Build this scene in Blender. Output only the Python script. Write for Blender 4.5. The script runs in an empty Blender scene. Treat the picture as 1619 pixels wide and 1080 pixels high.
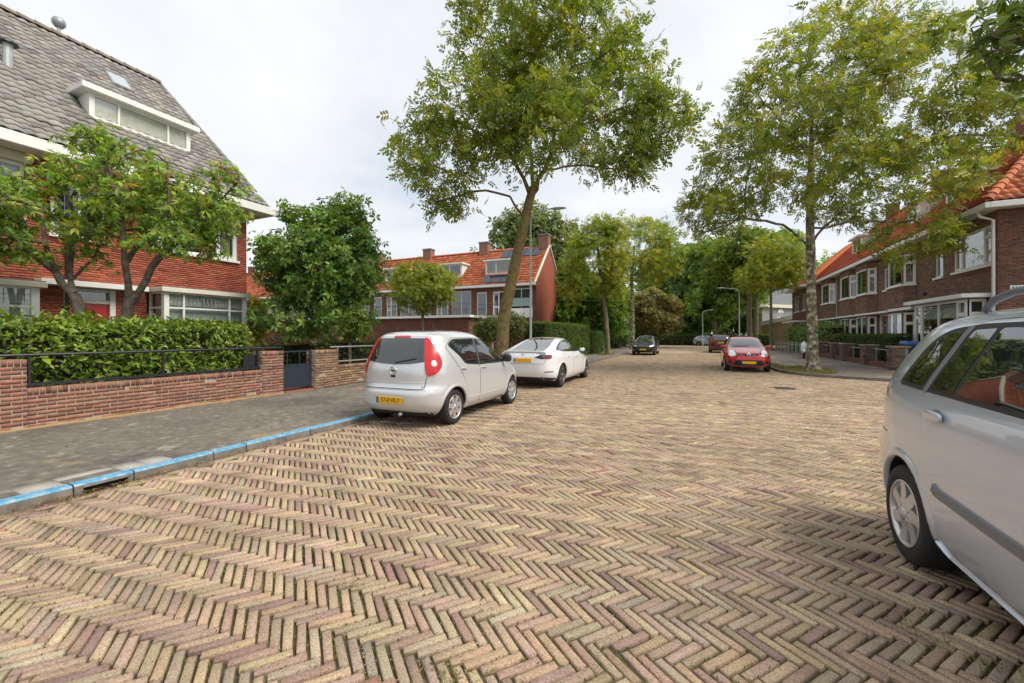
import bpy, bmesh, math, random
import numpy as np
from mathutils import Vector, Matrix
from mathutils.bvhtree import BVHTree
from mathutils.geometry import delaunay_2d_cdt

R = math.radians
PI = math.pi
SC = bpy.context.scene
COL = SC.collection
rng = np.random.default_rng(7)
random.seed(7)

# ------------------------------------------------------------------ camera
# world frame: +y runs along the street, +x to the right of it, z up; camera at the origin of x and y
YAW = R(24.0)
FPX, W0, H0, CXP, HOR, CAMZ = 660.0, 1619.0, 1080.0, 809.5, 530.0, 1.5
cam_d = bpy.data.cameras.new('camera')
cam_d.sensor_fit = 'HORIZONTAL'; cam_d.sensor_width = 36.0
cam_d.lens = 36.0 * FPX / W0
cam_d.shift_y = (HOR - H0 / 2) / W0
cam_d.clip_start = 0.05; cam_d.clip_end = 3000
cam = bpy.data.objects.new('camera', cam_d); COL.objects.link(cam)
cam.location = (0, 0, CAMZ); cam.rotation_euler = (R(90), 0, YAW)
SC.camera = cam
CS, SN = math.cos(YAW), math.sin(YAW)

def depth(x, y): return -x * SN + y * CS
def side(x, y): return x * CS + y * SN
def y_at(px, x):           # street position y of image column px on the line x = const
    k = (px - CXP) / FPX
    return (x * CS + k * x * SN) / (k * CS - SN)
def x_at(px, y):
    k = (px - CXP) / FPX
    return (k * y * CS - y * SN) / (CS + k * SN)
def z_at(py, x, y): return CAMZ + (HOR - py) * depth(x, y) / FPX
def at_depth(px, d):       # plan point at image column px and distance d
    X = (px - CXP) / FPX * d
    return (X * CS - d * SN, X * SN + d * CS)

# ------------------------------------------------------------------ sky, sun, exposure
SUN_EL, SUN_AZ = R(52), R(86)      # azimuth measured clockwise from +y (street direction)
world = bpy.data.worlds.new('World'); SC.world = world; world.use_nodes = True
nt = world.node_tree; nt.nodes.clear()
def N(tree, typ, **kw):
    n = tree.nodes.new(typ)
    for k, v in kw.items(): setattr(n, k, v)
    return n
def build_world():
    L = nt.links.new
    out = N(nt, 'ShaderNodeOutputWorld'); bg = N(nt, 'ShaderNodeBackground'); bg.inputs[1].default_value = 0.1
    sky = N(nt, 'ShaderNodeTexSky', sky_type='NISHITA', sun_disc=False, sun_elevation=SUN_EL, sun_rotation=SUN_AZ)
    tc = N(nt, 'ShaderNodeTexCoord'); sep = N(nt, 'ShaderNodeSeparateXYZ'); L(tc.outputs['Generated'], sep.inputs[0])
    ad = N(nt, 'ShaderNodeMath', operation='ABSOLUTE'); L(sep.outputs[2], ad.inputs[0])
    a2 = N(nt, 'ShaderNodeMath', operation='ADD'); L(ad.outputs[0], a2.inputs[0]); a2.inputs[1].default_value = 0.22
    dx = N(nt, 'ShaderNodeMath', operation='DIVIDE'); L(sep.outputs[0], dx.inputs[0]); L(a2.outputs[0], dx.inputs[1])
    dy = N(nt, 'ShaderNodeMath', operation='DIVIDE'); L(sep.outputs[1], dy.inputs[0]); L(a2.outputs[0], dy.inputs[1])
    cb = N(nt, 'ShaderNodeCombineXYZ'); L(dx.outputs[0], cb.inputs[0]); L(dy.outputs[0], cb.inputs[1])
    n1 = N(nt, 'ShaderNodeTexNoise'); n1.inputs['Scale'].default_value = 1.1; n1.inputs['Detail'].default_value = 7; n1.inputs['Roughness'].default_value = 0.52; n1.inputs['Distortion'].default_value = 0.35
    L(cb.outputs[0], n1.inputs['Vector'])
    rp = N(nt, 'ShaderNodeValToRGB'); e = rp.color_ramp.elements
    e[0].position = 0.33; e[0].color = (0.62, 0.69, 0.78, 1); e[1].position = 0.62; e[1].color = (0.94, 0.945, 0.955, 1)
    m = rp.color_ramp.elements.new(0.46); m.color = (0.80, 0.83, 0.87, 1)
    L(n1.outputs[0], rp.inputs[0])
    sc = N(nt, 'ShaderNodeVectorMath', operation='SCALE'); L(rp.outputs[0], sc.inputs[0]); sc.inputs['Scale'].default_value = 4.1
    mx = N(nt, 'ShaderNodeMix', data_type='RGBA'); mx.inputs[0].default_value = 0.95
    L(sky.outputs[0], mx.inputs[6]); L(sc.outputs[0], mx.inputs[7])
    L(mx.outputs[2], bg.inputs[0]); L(bg.outputs[0], out.inputs[0])
build_world()
sun_d = bpy.data.lights.new('sun', 'SUN'); sun_d.energy = 1.5; sun_d.angle = R(34); sun_d.color = (1.0, 0.93, 0.82)
sun = bpy.data.objects.new('sun', sun_d); COL.objects.link(sun)
_sd = Vector((math.sin(SUN_AZ) * math.cos(SUN_EL), math.cos(SUN_AZ) * math.cos(SUN_EL), math.sin(SUN_EL)))
sun.rotation_euler = (-_sd).to_track_quat('-Z', 'Y').to_euler(); sun.location = _sd * 40
vs = SC.view_settings
vs.view_transform = 'Standard'; vs.look = 'None'; vs.gamma = 1.0; vs.use_curve_mapping = False; vs.exposure = 1.42
SC.cycles.max_bounces = 8; SC.cycles.transparent_max_bounces = 12

# ------------------------------------------------------------------ materials
MATS = {}
def new_mat(name):
    m = bpy.data.materials.new(name); m.use_nodes = True
    t = m.node_tree; b = t.nodes['Principled BSDF']; MATS[name] = m
    return m, t, b
def simple(name, col, rough=0.6, metal=0.0, coat=0.0, spec=0.5, var=0.0, scale=8.0, bump=0.0, bscale=60.0, ior=None, coat_rough=0.03):
    m, t, b = new_mat(name)
    b.inputs['Base Color'].default_value = (*col, 1); b.inputs['Roughness'].default_value = rough
    b.inputs['Metallic'].default_value = metal; b.inputs['Coat Weight'].default_value = coat; b.inputs['Coat Roughness'].default_value = coat_rough
    b.inputs['Specular IOR Level'].default_value = spec
    if ior: b.inputs['IOR'].default_value = ior
    tc = N(t, 'ShaderNodeTexCoord')
    if var > 0:
        n = N(t, 'ShaderNodeTexNoise'); n.inputs['Scale'].default_value = scale; n.inputs['Detail'].default_value = 6; n.inputs['Roughness'].default_value = 0.65
        t.links.new(tc.outputs['Object'], n.inputs['Vector'])
        mr = N(t, 'ShaderNodeMapRange'); mr.inputs[1].default_value = 0.3; mr.inputs[2].default_value = 0.7; mr.inputs[3].default_value = 1 - var; mr.inputs[4].default_value = 1 + var
        t.links.new(n.outputs[0], mr.inputs[0])
        mu = N(t, 'ShaderNodeVectorMath', operation='SCALE'); mu.inputs[0].default_value = col
        t.links.new(mr.outputs[0], mu.inputs['Scale']); t.links.new(mu.outputs[0], b.inputs['Base Color'])
    if bump > 0:
        n = N(t, 'ShaderNodeTexNoise'); n.inputs['Scale'].default_value = bscale; n.inputs['Detail'].default_value = 4
        t.links.new(tc.outputs['Object'], n.inputs['Vector'])
        bp = N(t, 'ShaderNodeBump'); bp.inputs['Strength'].default_value = bump; bp.inputs['Distance'].default_value = 0.01
        t.links.new(n.outputs[0], bp.inputs['Height']); t.links.new(bp.outputs[0], b.inputs['Normal'])
    return m
def colattr(name, rough=0.85, nscale=45.0, namt=0.3, bump=0.35, spec=0.3, spot=None, pits=False):
    """base colour comes from each piece's own colour attribute, with grain on top"""
    m, t, b = new_mat(name); L = t.links.new
    a = N(t, 'ShaderNodeAttribute', attribute_name='Col'); tc = N(t, 'ShaderNodeTexCoord')
    geo = N(t, 'ShaderNodeNewGeometry')
    n = N(t, 'ShaderNodeTexNoise'); n.inputs['Scale'].default_value = nscale; n.inputs['Detail'].default_value = 5; n.inputs['Roughness'].default_value = 0.7
    L(geo.outputs['Position'], n.inputs['Vector'])
    mr = N(t, 'ShaderNodeMapRange'); mr.inputs[1].default_value = 0.3; mr.inputs[2].default_value = 0.7; mr.inputs[3].default_value = 1 - namt; mr.inputs[4].default_value = 1 + namt
    L(n.outputs[0], mr.inputs[0])
    mu = N(t, 'ShaderNodeVectorMath', operation='SCALE'); L(a.outputs['Color'], mu.inputs[0]); L(mr.outputs[0], mu.inputs['Scale'])
    last = mu.outputs[0]
    if spot:
        n2 = N(t, 'ShaderNodeTexNoise'); n2.inputs['Scale'].default_value = spot[1]; n2.inputs['Detail'].default_value = 6; n2.inputs['Roughness'].default_value = 0.7
        L(geo.outputs['Position'], n2.inputs['Vector'])
        m2 = N(t, 'ShaderNodeMapRange'); m2.inputs[1].default_value = spot[2]; m2.inputs[2].default_value = spot[2] + 0.14; m2.inputs[4].default_value = spot[3]
        L(n2.outputs[0], m2.inputs[0])
        mx = N(t, 'ShaderNodeMix', data_type='RGBA'); L(m2.outputs[0], mx.inputs[0]); L(last, mx.inputs[6]); mx.inputs[7].default_value = (*spot[0], 1)
        last = mx.outputs[2]
    if pits:      # small dark pits, cinder specks and a broad uneven grime
        vo = N(t, 'ShaderNodeTexNoise'); vo.inputs['Scale'].default_value = 150; vo.inputs['Detail'].default_value = 3; L(geo.outputs['Position'], vo.inputs['Vector'])
        m3 = N(t, 'ShaderNodeMapRange'); m3.inputs[1].default_value = 0.34; m3.inputs[2].default_value = 0.42; m3.inputs[3].default_value = 0.45; m3.inputs[4].default_value = 1.0; L(vo.outputs[0], m3.inputs[0])
        gr = N(t, 'ShaderNodeTexNoise'); gr.inputs['Scale'].default_value = 1.7; gr.inputs['Detail'].default_value = 6; gr.inputs['Roughness'].default_value = 0.6; L(geo.outputs['Position'], gr.inputs['Vector'])
        m4 = N(t, 'ShaderNodeMapRange'); m4.inputs[1].default_value = 0.35; m4.inputs[2].default_value = 0.65; m4.inputs[3].default_value = 0.80; m4.inputs[4].default_value = 1.14; L(gr.outputs[0], m4.inputs[0])
        mm = N(t, 'ShaderNodeMath', operation='MULTIPLY'); L(m3.outputs[0], mm.inputs[0]); L(m4.outputs[0], mm.inputs[1])
        sc2 = N(t, 'ShaderNodeVectorMath', operation='SCALE'); L(last, sc2.inputs[0]); L(mm.outputs[0], sc2.inputs['Scale']); last = sc2.outputs[0]
    L(last, b.inputs['Base Color'])
    b.inputs['Roughness'].default_value = rough; b.inputs['Specular IOR Level'].default_value = spec
    if bump:
        bp = N(t, 'ShaderNodeBump'); bp.inputs['Strength'].default_value = bump; bp.inputs['Distance'].default_value = 0.004
        L(n.outputs[0], bp.inputs['Height']); L(bp.outputs[0], b.inputs['Normal'])
    return m
def leafmat(name, rough=0.45, trans=0.35, tcol=(1.15, 1.1, 0.45)):
    m, t, b = new_mat(name); L = t.links.new
    a = N(t, 'ShaderNodeAttribute', attribute_name='Col')
    L(a.outputs['Color'], b.inputs['Base Color']); b.inputs['Roughness'].default_value = rough; b.inputs['Specular IOR Level'].default_value = 0.35
    tr = N(t, 'ShaderNodeBsdfTranslucent'); mu = N(t, 'ShaderNodeVectorMath', operation='MULTIPLY'); mu.inputs[1].default_value = tcol
    L(a.outputs['Color'], mu.inputs[0]); L(mu.outputs[0], tr.inputs[0])
    mx = N(t, 'ShaderNodeMixShader'); mx.inputs[0].default_value = trans
    L(b.outputs[0], mx.inputs[1]); L(tr.outputs[0], mx.inputs[2]); L(mx.outputs[0], t.nodes['Material Output'].inputs[0])
    return m
def glassmat(name, tint=(0.93, 0.95, 0.945), refl=1.0):
    m, t, b = new_mat(name); L = t.links.new
    tr = N(t, 'ShaderNodeBsdfTransparent'); tr.inputs[0].default_value = (*tint, 1)
    gl = N(t, 'ShaderNodeBsdfGlossy'); gl.inputs['Roughness'].default_value = 0.01
    fr = N(t, 'ShaderNodeLayerWeight'); fr.inputs[0].default_value = 0.5
    pw = N(t, 'ShaderNodeMath', operation='POWER'); L(fr.outputs['Facing'], pw.inputs[0]); pw.inputs[1].default_value = 3.5
    ml = N(t, 'ShaderNodeMath', operation='MULTIPLY_ADD', use_clamp=True); L(pw.outputs[0], ml.inputs[0]); ml.inputs[1].default_value = 0.8; ml.inputs[2].default_value = 0.07 * refl
    mx = N(t, 'ShaderNodeMixShader'); L(ml.outputs[0], mx.inputs[0]); L(tr.outputs[0], mx.inputs[1]); L(gl.outputs[0], mx.inputs[2])
    L(mx.outputs[0], t.nodes['Material Output'].inputs[0])
    return m
def noise_mix(name, cols, scale=3.0, rough=0.9, bump=0.4, bscale=80, detail=8, spots=()):
    """ground-like surface: colours mixed by layered noise, in world space"""
    m, t, b = new_mat(name); L = t.links.new
    geo = N(t, 'ShaderNodeNewGeometry')
    n = N(t, 'ShaderNodeTexNoise'); n.inputs['Scale'].default_value = scale; n.inputs['Detail'].default_value = detail; n.inputs['Roughness'].default_value = 0.68
    L(geo.outputs['Position'], n.inputs['Vector'])
    rp = N(t, 'ShaderNodeValToRGB'); L(n.outputs[0], rp.inputs[0])
    e = rp.color_ramp.elements
    k = len(cols)
    for i, c in enumerate(cols):
        p = 0.3 + 0.4 * i / (k - 1)
        el = e[0] if i == 0 else (e[1] if i == k - 1 else e.new(p))
        el.position = p; el.color = (*c, 1)
    last = rp.outputs[0]
    for (c, s, thr, amt, wid) in spots:
        n2 = N(t, 'ShaderNodeTexNoise'); n2.inputs['Scale'].default_value = s; n2.inputs['Detail'].default_value = 5; n2.inputs['Roughness'].default_value = 0.6
        L(geo.outputs['Position'], n2.inputs['Vector'])
        mr = N(t, 'ShaderNodeMapRange'); mr.inputs[1].default_value = thr; mr.inputs[2].default_value = thr + wid; mr.inputs[4].default_value = amt
        L(n2.outputs[0], mr.inputs[0])
        mx = N(t, 'ShaderNodeMix', data_type='RGBA'); L(mr.outputs[0], mx.inputs[0]); L(last, mx.inputs[6]); mx.inputs[7].default_value = (*c, 1); last = mx.outputs[2]
    L(last, b.inputs['Base Color']); b.inputs['Roughness'].default_value = rough; b.inputs['Specular IOR Level'].default_value = 0.25
    n3 = N(t, 'ShaderNodeTexNoise'); n3.inputs['Scale'].default_value = bscale; n3.inputs['Detail'].default_value = 4; L(geo.outputs['Position'], n3.inputs['Vector'])
    bp = N(t, 'ShaderNodeBump'); bp.inputs['Strength'].default_value = bump; bp.inputs['Distance'].default_value = 0.01
    L(n3.outputs[0], bp.inputs['Height']); L(bp.outputs[0], b.inputs['Normal'])
    return m

M = MATS
colattr('paver', rough=0.85, nscale=95, namt=0.42, bump=0.9, spot=((0.37, 0.29, 0.19), 30.0, 0.57, 0.5), pits=True)
colattr('wall_brick', rough=0.88, nscale=60, namt=0.25, bump=0.5, spot=((0.33, 0.22, 0.16), 34.0, 0.60, 0.45))
colattr('facade_brick', rough=0.88, nscale=40, namt=0.2, bump=0.3)
colattr('roof_tile', rough=0.75, nscale=22, namt=0.22, bump=0.3, spot=((0.30, 0.27, 0.22), 9.0, 0.64, 0.4))
colattr('concrete_piece', rough=0.9, nscale=60, namt=0.16, bump=0.4)
leafmat('leaf', trans=0.45); leafmat('glossy_leaf', rough=0.3, trans=0.3)
noise_mix('joint', [(0.04, 0.032, 0.02), (0.07, 0.056, 0.033), (0.08, 0.09, 0.03), (0.14, 0.12, 0.065)], scale=6, bscale=200, spots=(((0.34, 0.28, 0.15), 1.3, 0.60, 0.7, 0.12),))
noise_mix('far_paving', [(0.26, 0.19, 0.14), (0.36, 0.28, 0.18), (0.42, 0.34, 0.21)], scale=1.2, bscale=40)
noise_mix('asphalt', [(0.095, 0.085, 0.072), (0.165, 0.15, 0.126), (0.245, 0.22, 0.18)], scale=9, bscale=160, bump=0.9, detail=12,
          spots=(((0.33, 0.29, 0.235), 1.1, 0.55, 0.65, 0.12), ((0.44, 0.40, 0.34), 9.0, 0.62, 0.5, 0.05), ((0.36, 0.25, 0.11), 0.8, 0.60, 0.8, 0.06), ((0.065, 0.06, 0.062), 0.55, 0.53, 0.55, 0.08), ((0.40, 0.36, 0.29), 3.2, 0.64, 0.55, 0.04)))
noise_mix('garden_soil', [(0.05, 0.06, 0.02), (0.09, 0.10, 0.035), (0.12, 0.10, 0.06)], scale=4)
noise_mix('grassy', [(0.05, 0.08, 0.02), (0.10, 0.13, 0.03), (0.22, 0.19, 0.08)], scale=3)
noise_mix('verge', [(0.12, 0.11, 0.05), (0.24, 0.20, 0.10), (0.17, 0.16, 0.06)], scale=5)
noise_mix('mortar', [(0.24, 0.20, 0.16), (0.36, 0.31, 0.25)], scale=8)
noise_mix('wall_mortar', [(0.30, 0.25, 0.19), (0.48, 0.42, 0.34)], scale=8)
noise_mix('bark', [(0.09, 0.075, 0.05), (0.17, 0.145, 0.10), (0.26, 0.23, 0.17)], scale=9, bump=1.0, bscale=26, spots=(((0.23, 0.20, 0.05), 3.0, 0.5, 0.75, 0.12),))
noise_mix('bark_mossy', [(0.075, 0.05, 0.02), (0.15, 0.10, 0.04), (0.24, 0.18, 0.08)], scale=7, bump=1.0, bscale=22, spots=(((0.24, 0.17, 0.035), 2.6, 0.52, 0.6, 0.12),))
noise_mix('bark_plane', [(0.11, 0.095, 0.06), (0.20, 0.18, 0.12), (0.30, 0.28, 0.20)], scale=5, bump=1.0, bscale=24, spots=(((0.50, 0.47, 0.33), 5.0, 0.53, 0.9, 0.04), ((0.07, 0.06, 0.04), 6.5, 0.54, 0.85, 0.04)))
simple('white_paint', (0.78, 0.78, 0.75), rough=0.45, var=0.06, scale=3)
simple('cream_paint', (0.72, 0.69, 0.58), rough=0.5, var=0.06, scale=3)
simple('grey_paint', (0.25, 0.27, 0.28), rough=0.5)
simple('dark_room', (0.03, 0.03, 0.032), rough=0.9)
simple('blind', (0.55, 0.62, 0.60), rough=0.8, var=0.05)
simple('curtain', (0.55, 0.52, 0.45), rough=0.9, var=0.15, scale=20)
simple('red_door', (0.48, 0.012, 0.015), rough=0.3, coat=0.3)
simple('red_wood', (0.36, 0.06, 0.03), rough=0.4)
simple('black_iron', (0.018, 0.02, 0.024), rough=0.42, var=0.2)
simple('gate_blue', (0.022, 0.032, 0.05), rough=0.45, var=0.15)
simple('galvanised', (0.42, 0.44, 0.45), rough=0.45, metal=0.5, var=0.12)
simple('lamp_grey', (0.42, 0.45, 0.45), rough=0.45, metal=0.2, var=0.08)
simple('zinc', (0.33, 0.35, 0.37), rough=0.5, metal=0.4, var=0.1)
simple('lead', (0.20, 0.21, 0.22), rough=0.6, var=0.1)
simple('solar', (0.012, 0.016, 0.035), rough=0.12, coat=0.6)
simple('terracotta', (0.45, 0.16, 0.07), rough=0.8, var=0.2)
simple('slate', (0.16, 0.165, 0.18), rough=0.7, var=0.2, scale=5)
simple('beige_render', (0.47, 0.40, 0.28), rough=0.85, var=0.1)
simple('grey_render', (0.26, 0.27, 0.27), rough=0.85, var=0.08)
simple('blue_plastic', (0.02, 0.10, 0.33), rough=0.4)
simple('teal_panel', (0.30, 0.42, 0.40), rough=0.35)
simple('iron_cover', (0.05, 0.045, 0.04), rough=0.65, metal=0.5, var=0.3, scale=20)
simple('rubber', (0.016, 0.016, 0.017), rough=0.75, var=0.15, scale=20, bump=0.2, bscale=90)
simple('dark_plastic', (0.02, 0.021, 0.022), rough=0.55)
simple('mid_plastic', (0.165, 0.17, 0.18), rough=0.5)
simple('underbody', (0.012, 0.012, 0.012), rough=0.9)
simple('car_glass', (0.012, 0.016, 0.017), rough=0.015, spec=0.5, coat=1.0, coat_rough=0.01, ior=1.75)
simple('paint_silver', (0.555, 0.61, 0.70), rough=0.26, metal=0.4, coat=1.0)
simple('paint_champagne', (0.66, 0.675, 0.69), rough=0.3, metal=0.4, coat=1.0)
simple('paint_white', (0.80, 0.81, 0.82), rough=0.3, coat=1.0)
simple('paint_red', (0.55, 0.012, 0.018), rough=0.3, metal=0.15, coat=1.0)
simple('paint_black', (0.010, 0.012, 0.02), rough=0.25, coat=1.0)
simple('paint_maroon', (0.075, 0.018, 0.022), rough=0.3, metal=0.3, coat=1.0)
simple('paint_blue', (0.25, 0.32, 0.38), rough=0.3, coat=1.0)
simple('alloy', (0.60, 0.60, 0.61), rough=0.3, metal=0.7)
simple('alloy_dark', (0.17, 0.17, 0.18), rough=0.35, metal=0.6)
simple('chrome', (0.75, 0.76, 0.78), rough=0.1, metal=1.0)
simple('lamp_red', (0.50, 0.01, 0.012), rough=0.25, coat=0.5)
simple('lamp_dark_red', (0.20, 0.01, 0.014), rough=0.12, coat=1.0)
simple('lamp_clear', (0.72, 0.74, 0.76), rough=0.08, metal=0.5, coat=1.0)
simple('plate_yellow', (0.75, 0.42, 0.01), rough=0.4)
simple('plate_blue', (0.02, 0.05, 0.30), rough=0.4)
simple('plate_black', (0.01, 0.01, 0.01), rough=0.5)
simple('sign_blue', (0.12, 0.22, 0.38), rough=0.35)
simple('sign_white', (0.75, 0.77, 0.78), rough=0.4)
glassmat('window_glass', refl=1.6)
glassmat('lens_glass', tint=(0.9, 0.9, 0.9), refl=1.0)
# painted kerb: worn blue paint over concrete
def kerb_paint():
    m, t, b = new_mat('kerb_blue'); L = t.links.new
    geo = N(t, 'ShaderNodeNewGeometry')
    n = N(t, 'ShaderNodeTexNoise'); n.inputs['Scale'].default_value = 11; n.inputs['Detail'].default_value = 9; n.inputs['Roughness'].default_value = 0.75; L(geo.outputs['Position'], n.inputs['Vector'])
    rp = N(t, 'ShaderNodeValToRGB'); e = rp.color_ramp.elements
    e[0].position = 0.38; e[0].color = (0.34, 0.40, 0.42, 1); e[1].position = 0.64; e[1].color = (0.045, 0.20, 0.38, 1)
    k = e.new(0.50); k.color = (0.10, 0.31, 0.48, 1)
    L(n.outputs[0], rp.inputs[0]); L(rp.outputs[0], b.inputs['Base Color']); b.inputs['Roughness'].default_value = 0.65
kerb_paint()

# ------------------------------------------------------------------ object helpers
def link(o, parent=None):
    COL.objects.link(o)
    if parent is not None: o.parent = parent
    return o
def tag(o, label=None, cat=None, group=None, kind=None):
    if label: o['label'] = label
    if cat: o['category'] = cat
    if group: o['group'] = group
    if kind: o['kind'] = kind
    return o
def empty(name, loc=(0, 0, 0), rz=0.0, label=None, cat=None, group=None, kind=None):
    o = bpy.data.objects.new(name, None); COL.objects.link(o)
    o.location = loc; o.rotation_euler = (0, 0, rz); o.empty_display_size = 0.2
    return tag(o, label, cat, group, kind)
def base_of(parent):
    v = Vector((0, 0, 0))
    while parent is not None:
        v = v + Vector(parent.location); parent = parent.parent
    return v
def mesh_np(name, V, F, mats, parent=None, col=None, smooth=False, world=True, fm=None):
    """V (n,3), F (m,k) -> object; world coordinates are made local to the parent's base"""
    V = np.asarray(V, np.float32)
    if world and parent is not None:
        V = V - np.array(base_of(parent), np.float32)
    F = np.asarray(F, np.int32); k = F.shape[1]; m = len(F)
    me = bpy.data.meshes.new(name)
    me.vertices.add(len(V)); me.vertices.foreach_set('co', V.ravel())
    me.loops.add(m * k); me.loops.foreach_set('vertex_index', F.ravel())
    me.polygons.add(m); me.polygons.foreach_set('loop_start', np.arange(0, m * k, k, dtype=np.int32))
    if smooth: me.polygons.foreach_set('use_smooth', np.ones(m, bool))
    for mm in (mats if isinstance(mats, (list, tuple)) else [mats]): me.materials.append(MATS[mm])
    if fm is not None: me.polygons.foreach_set('material_index', np.asarray(fm, np.int32))
    if col is not None:
        a = me.color_attributes.new('Col', 'FLOAT_COLOR', 'POINT')
        c = np.ones((len(V), 4), np.float32); c[:, :3] = col
        a.data.foreach_set('color', c.ravel())
    me.update(calc_edges=True)
    return link(bpy.data.objects.new(name, me), parent)

class MB:
    def __init__(s): s.v = []; s.f = []; s.mi = []
    def add(s, V, F, mi=0):
        o = len(s.v); s.v += [tuple(p) for p in V]; s.f += [tuple(i + o for i in f) for f in F]; s.mi += [mi] * len(F)
        return s
    def box(s, x0, x1, y0, y1, z0, z1, mi=0, T=None):
        V = [(x0, y0, z0), (x1, y0, z0), (x1, y1, z0), (x0, y1, z0), (x0, y0, z1), (x1, y0, z1), (x1, y1, z1), (x0, y1, z1)]
        F = [(0, 3, 2, 1), (4, 5, 6, 7), (0, 1, 5, 4), (1, 2, 6, 5), (2, 3, 7, 6), (3, 0, 4, 7)]
        if T: V = [T(*p) for p in V]
        return s.add(V, F, mi)
    def bar(s, a, b, w, h=None, mi=0):      # rectangular bar between two points
        a, b = Vector(a), Vector(b); d = (b - a).normalized(); h = h or w
        up = Vector((0, 0, 1)) if abs(d.z) < 0.95 else Vector((1, 0, 0))
        sx = d.cross(up).normalized() * (w / 2); sz = sx.cross(d).normalized() * (h / 2)
        V = [a - sx - sz, a + sx - sz, a + sx + sz, a - sx + sz, b - sx - sz, b + sx - sz, b + sx + sz, b - sx + sz]
        return s.add(V, [(0, 3, 2, 1), (4, 5, 6, 7), (0, 1, 5, 4), (1, 2, 6, 5), (2, 3, 7, 6), (3, 0, 4, 7)], mi)
    def tube(s, pts, rad, n=8, mi=0, cap=True):
        pts = [Vector(p) for p in pts]; r = rad if isinstance(rad, (list, tuple)) else [rad] * len(pts)
        V = []; F = []; prev = None
        for i, p in enumerate(pts):
            d = (pts[min(i + 1, len(pts) - 1)] - pts[max(i - 1, 0)]).normalized()
            if prev is None:
                up = Vector((0, 0, 1)) if abs(d.z) < 0.9 else Vector((1, 0, 0)); a = d.cross(up).normalized()
            else:
                a = (prev - d * prev.dot(d)).normalized()
            prev = a; b = d.cross(a)
            V += [p + (a * math.cos(2 * PI * k / n) + b * math.sin(2 * PI * k / n)) * r[i] for k in range(n)]
        for i in range(len(pts) - 1):
            for k in range(n):
                k2 = (k + 1) % n
                F.append((i * n + k, i * n + k2, (i + 1) * n + k2, (i + 1) * n + k))
        if cap: F += [tuple(range(n - 1, -1, -1)), tuple(range((len(pts) - 1) * n, len(pts) * n))]
        return s.add(V, F, mi)
    def lathe(s, prof, c, axis='z', n=24, mi=0, closed=False):   # prof: (r, h)
        V = []; F = []
        for (r, h) in prof:
            for k in range(n):
                a = 2 * PI * k / n; x, y = r * math.cos(a), r * math.sin(a)
                V.append({'z': (c[0] + x, c[1] + y, c[2] + h), 'y': (c[0] + x, c[1] + h, c[2] + y), 'x': (c[0] + h, c[1] + x, c[2] + y)}[axis])
        m = len(prof)
        for i in range(m - 1 + (1 if closed else 0)):
            j = (i + 1) % m
            for k in range(n):
                k2 = (k + 1) % n; F.append((i * n + k, i * n + k2, j * n + k2, j * n + k))
        return s.add(V, F, mi)
    def prism(s, poly, T, d0, d1, mi=0):    # poly of (a,b); T(a,b,d) -> point
        n = len(poly); V = [T(a, b, d0) for a, b in poly] + [T(a, b, d1) for a, b in poly]
        F = [tuple(range(n - 1, -1, -1)), tuple(range(n, 2 * n))] + [(i, (i + 1) % n, n + (i + 1) % n, n + i) for i in range(n)]
        return s.add(V, F, mi)
    def build(s, name, mats, parent=None, smooth=False, world=True, bevel=0.0, fixn=True):
        V = s.v
        if world and parent is not None:
            b = base_of(parent); V = [(p[0] - b.x, p[1] - b.y, p[2] - b.z) for p in V]
        me = bpy.data.meshes.new(name); me.from_pydata([tuple(p) for p in V], [], s.f)
        for mm in (mats if isinstance(mats, (list, tuple)) else [mats]): me.materials.append(MATS[mm])
        me.polygons.foreach_set('material_index', s.mi)
        if fixn or bevel:
            bm = bmesh.new(); bm.from_mesh(me)
            bmesh.ops.recalc_face_normals(bm, faces=bm.faces)
            if bevel: bmesh.ops.bevel(bm, geom=list(bm.edges), offset=bevel, segments=1, affect='EDGES', clamp_overlap=True)
            bm.to_mesh(me); bm.free()
        if smooth: me.polygons.foreach_set('use_smooth', np.ones(len(me.polygons), bool))
        me.update()
        return link(bpy.data.objects.new(name, me), parent)

def rotz(a):
    c, s = np.cos(a), np.sin(a); z = np.zeros_like(a); o = np.ones_like(a)
    return np.stack([np.stack([c, -s, z], -1), np.stack([s, c, z], -1), np.stack([z, z, o], -1)], -2)
def stamp(tv, tf, Rm, T, cols):
    """place copies of a template: returns V, F, vertex colours"""
    n = len(T); tv = np.asarray(tv, np.float64); tf = np.asarray(tf)
    V = np.einsum('nij,kj->nki', Rm, tv) if tv.ndim == 2 else np.einsum('nij,nkj->nki', Rm, tv)
    V = V + np.asarray(T)[:, None, :]
    k = V.shape[1]
    F = tf[None] + (np.arange(n) * k)[:, None, None]
    C = np.repeat(np.asarray(cols)[:, None, :], k, 1)
    return V.reshape(-1, 3), F.reshape(-1, tf.shape[1]), C.reshape(-1, 3)
def vnoise(p, seed=0):
    """cheap smooth value noise for numpy arrays p (n,3) -> (n,) in -1..1"""
    p = np.asarray(p, float); r = np.zeros(len(p))
    rs = np.random.default_rng(seed)
    for o in range(6):
        k = rs.normal(size=3) * (0.8 + 0.5 * o); ph = rs.uniform(0, 6.28); r += np.sin(p @ k + ph) / (1 + 0.35 * o)
    return r / 2.6
def pick(pal, n, w=None, jit=0.12, r=None):
    r = r or rng
    pal = np.asarray(pal, float); w = None if w is None else np.asarray(w, float) / np.sum(w)
    c = pal[r.choice(len(pal), n, p=w)]
    return np.clip(c * (1 + r.normal(0, jit, (n, 1))) * (1 + r.normal(0, jit * 0.3, (n, 3))), 0.004, 0.95)
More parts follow.
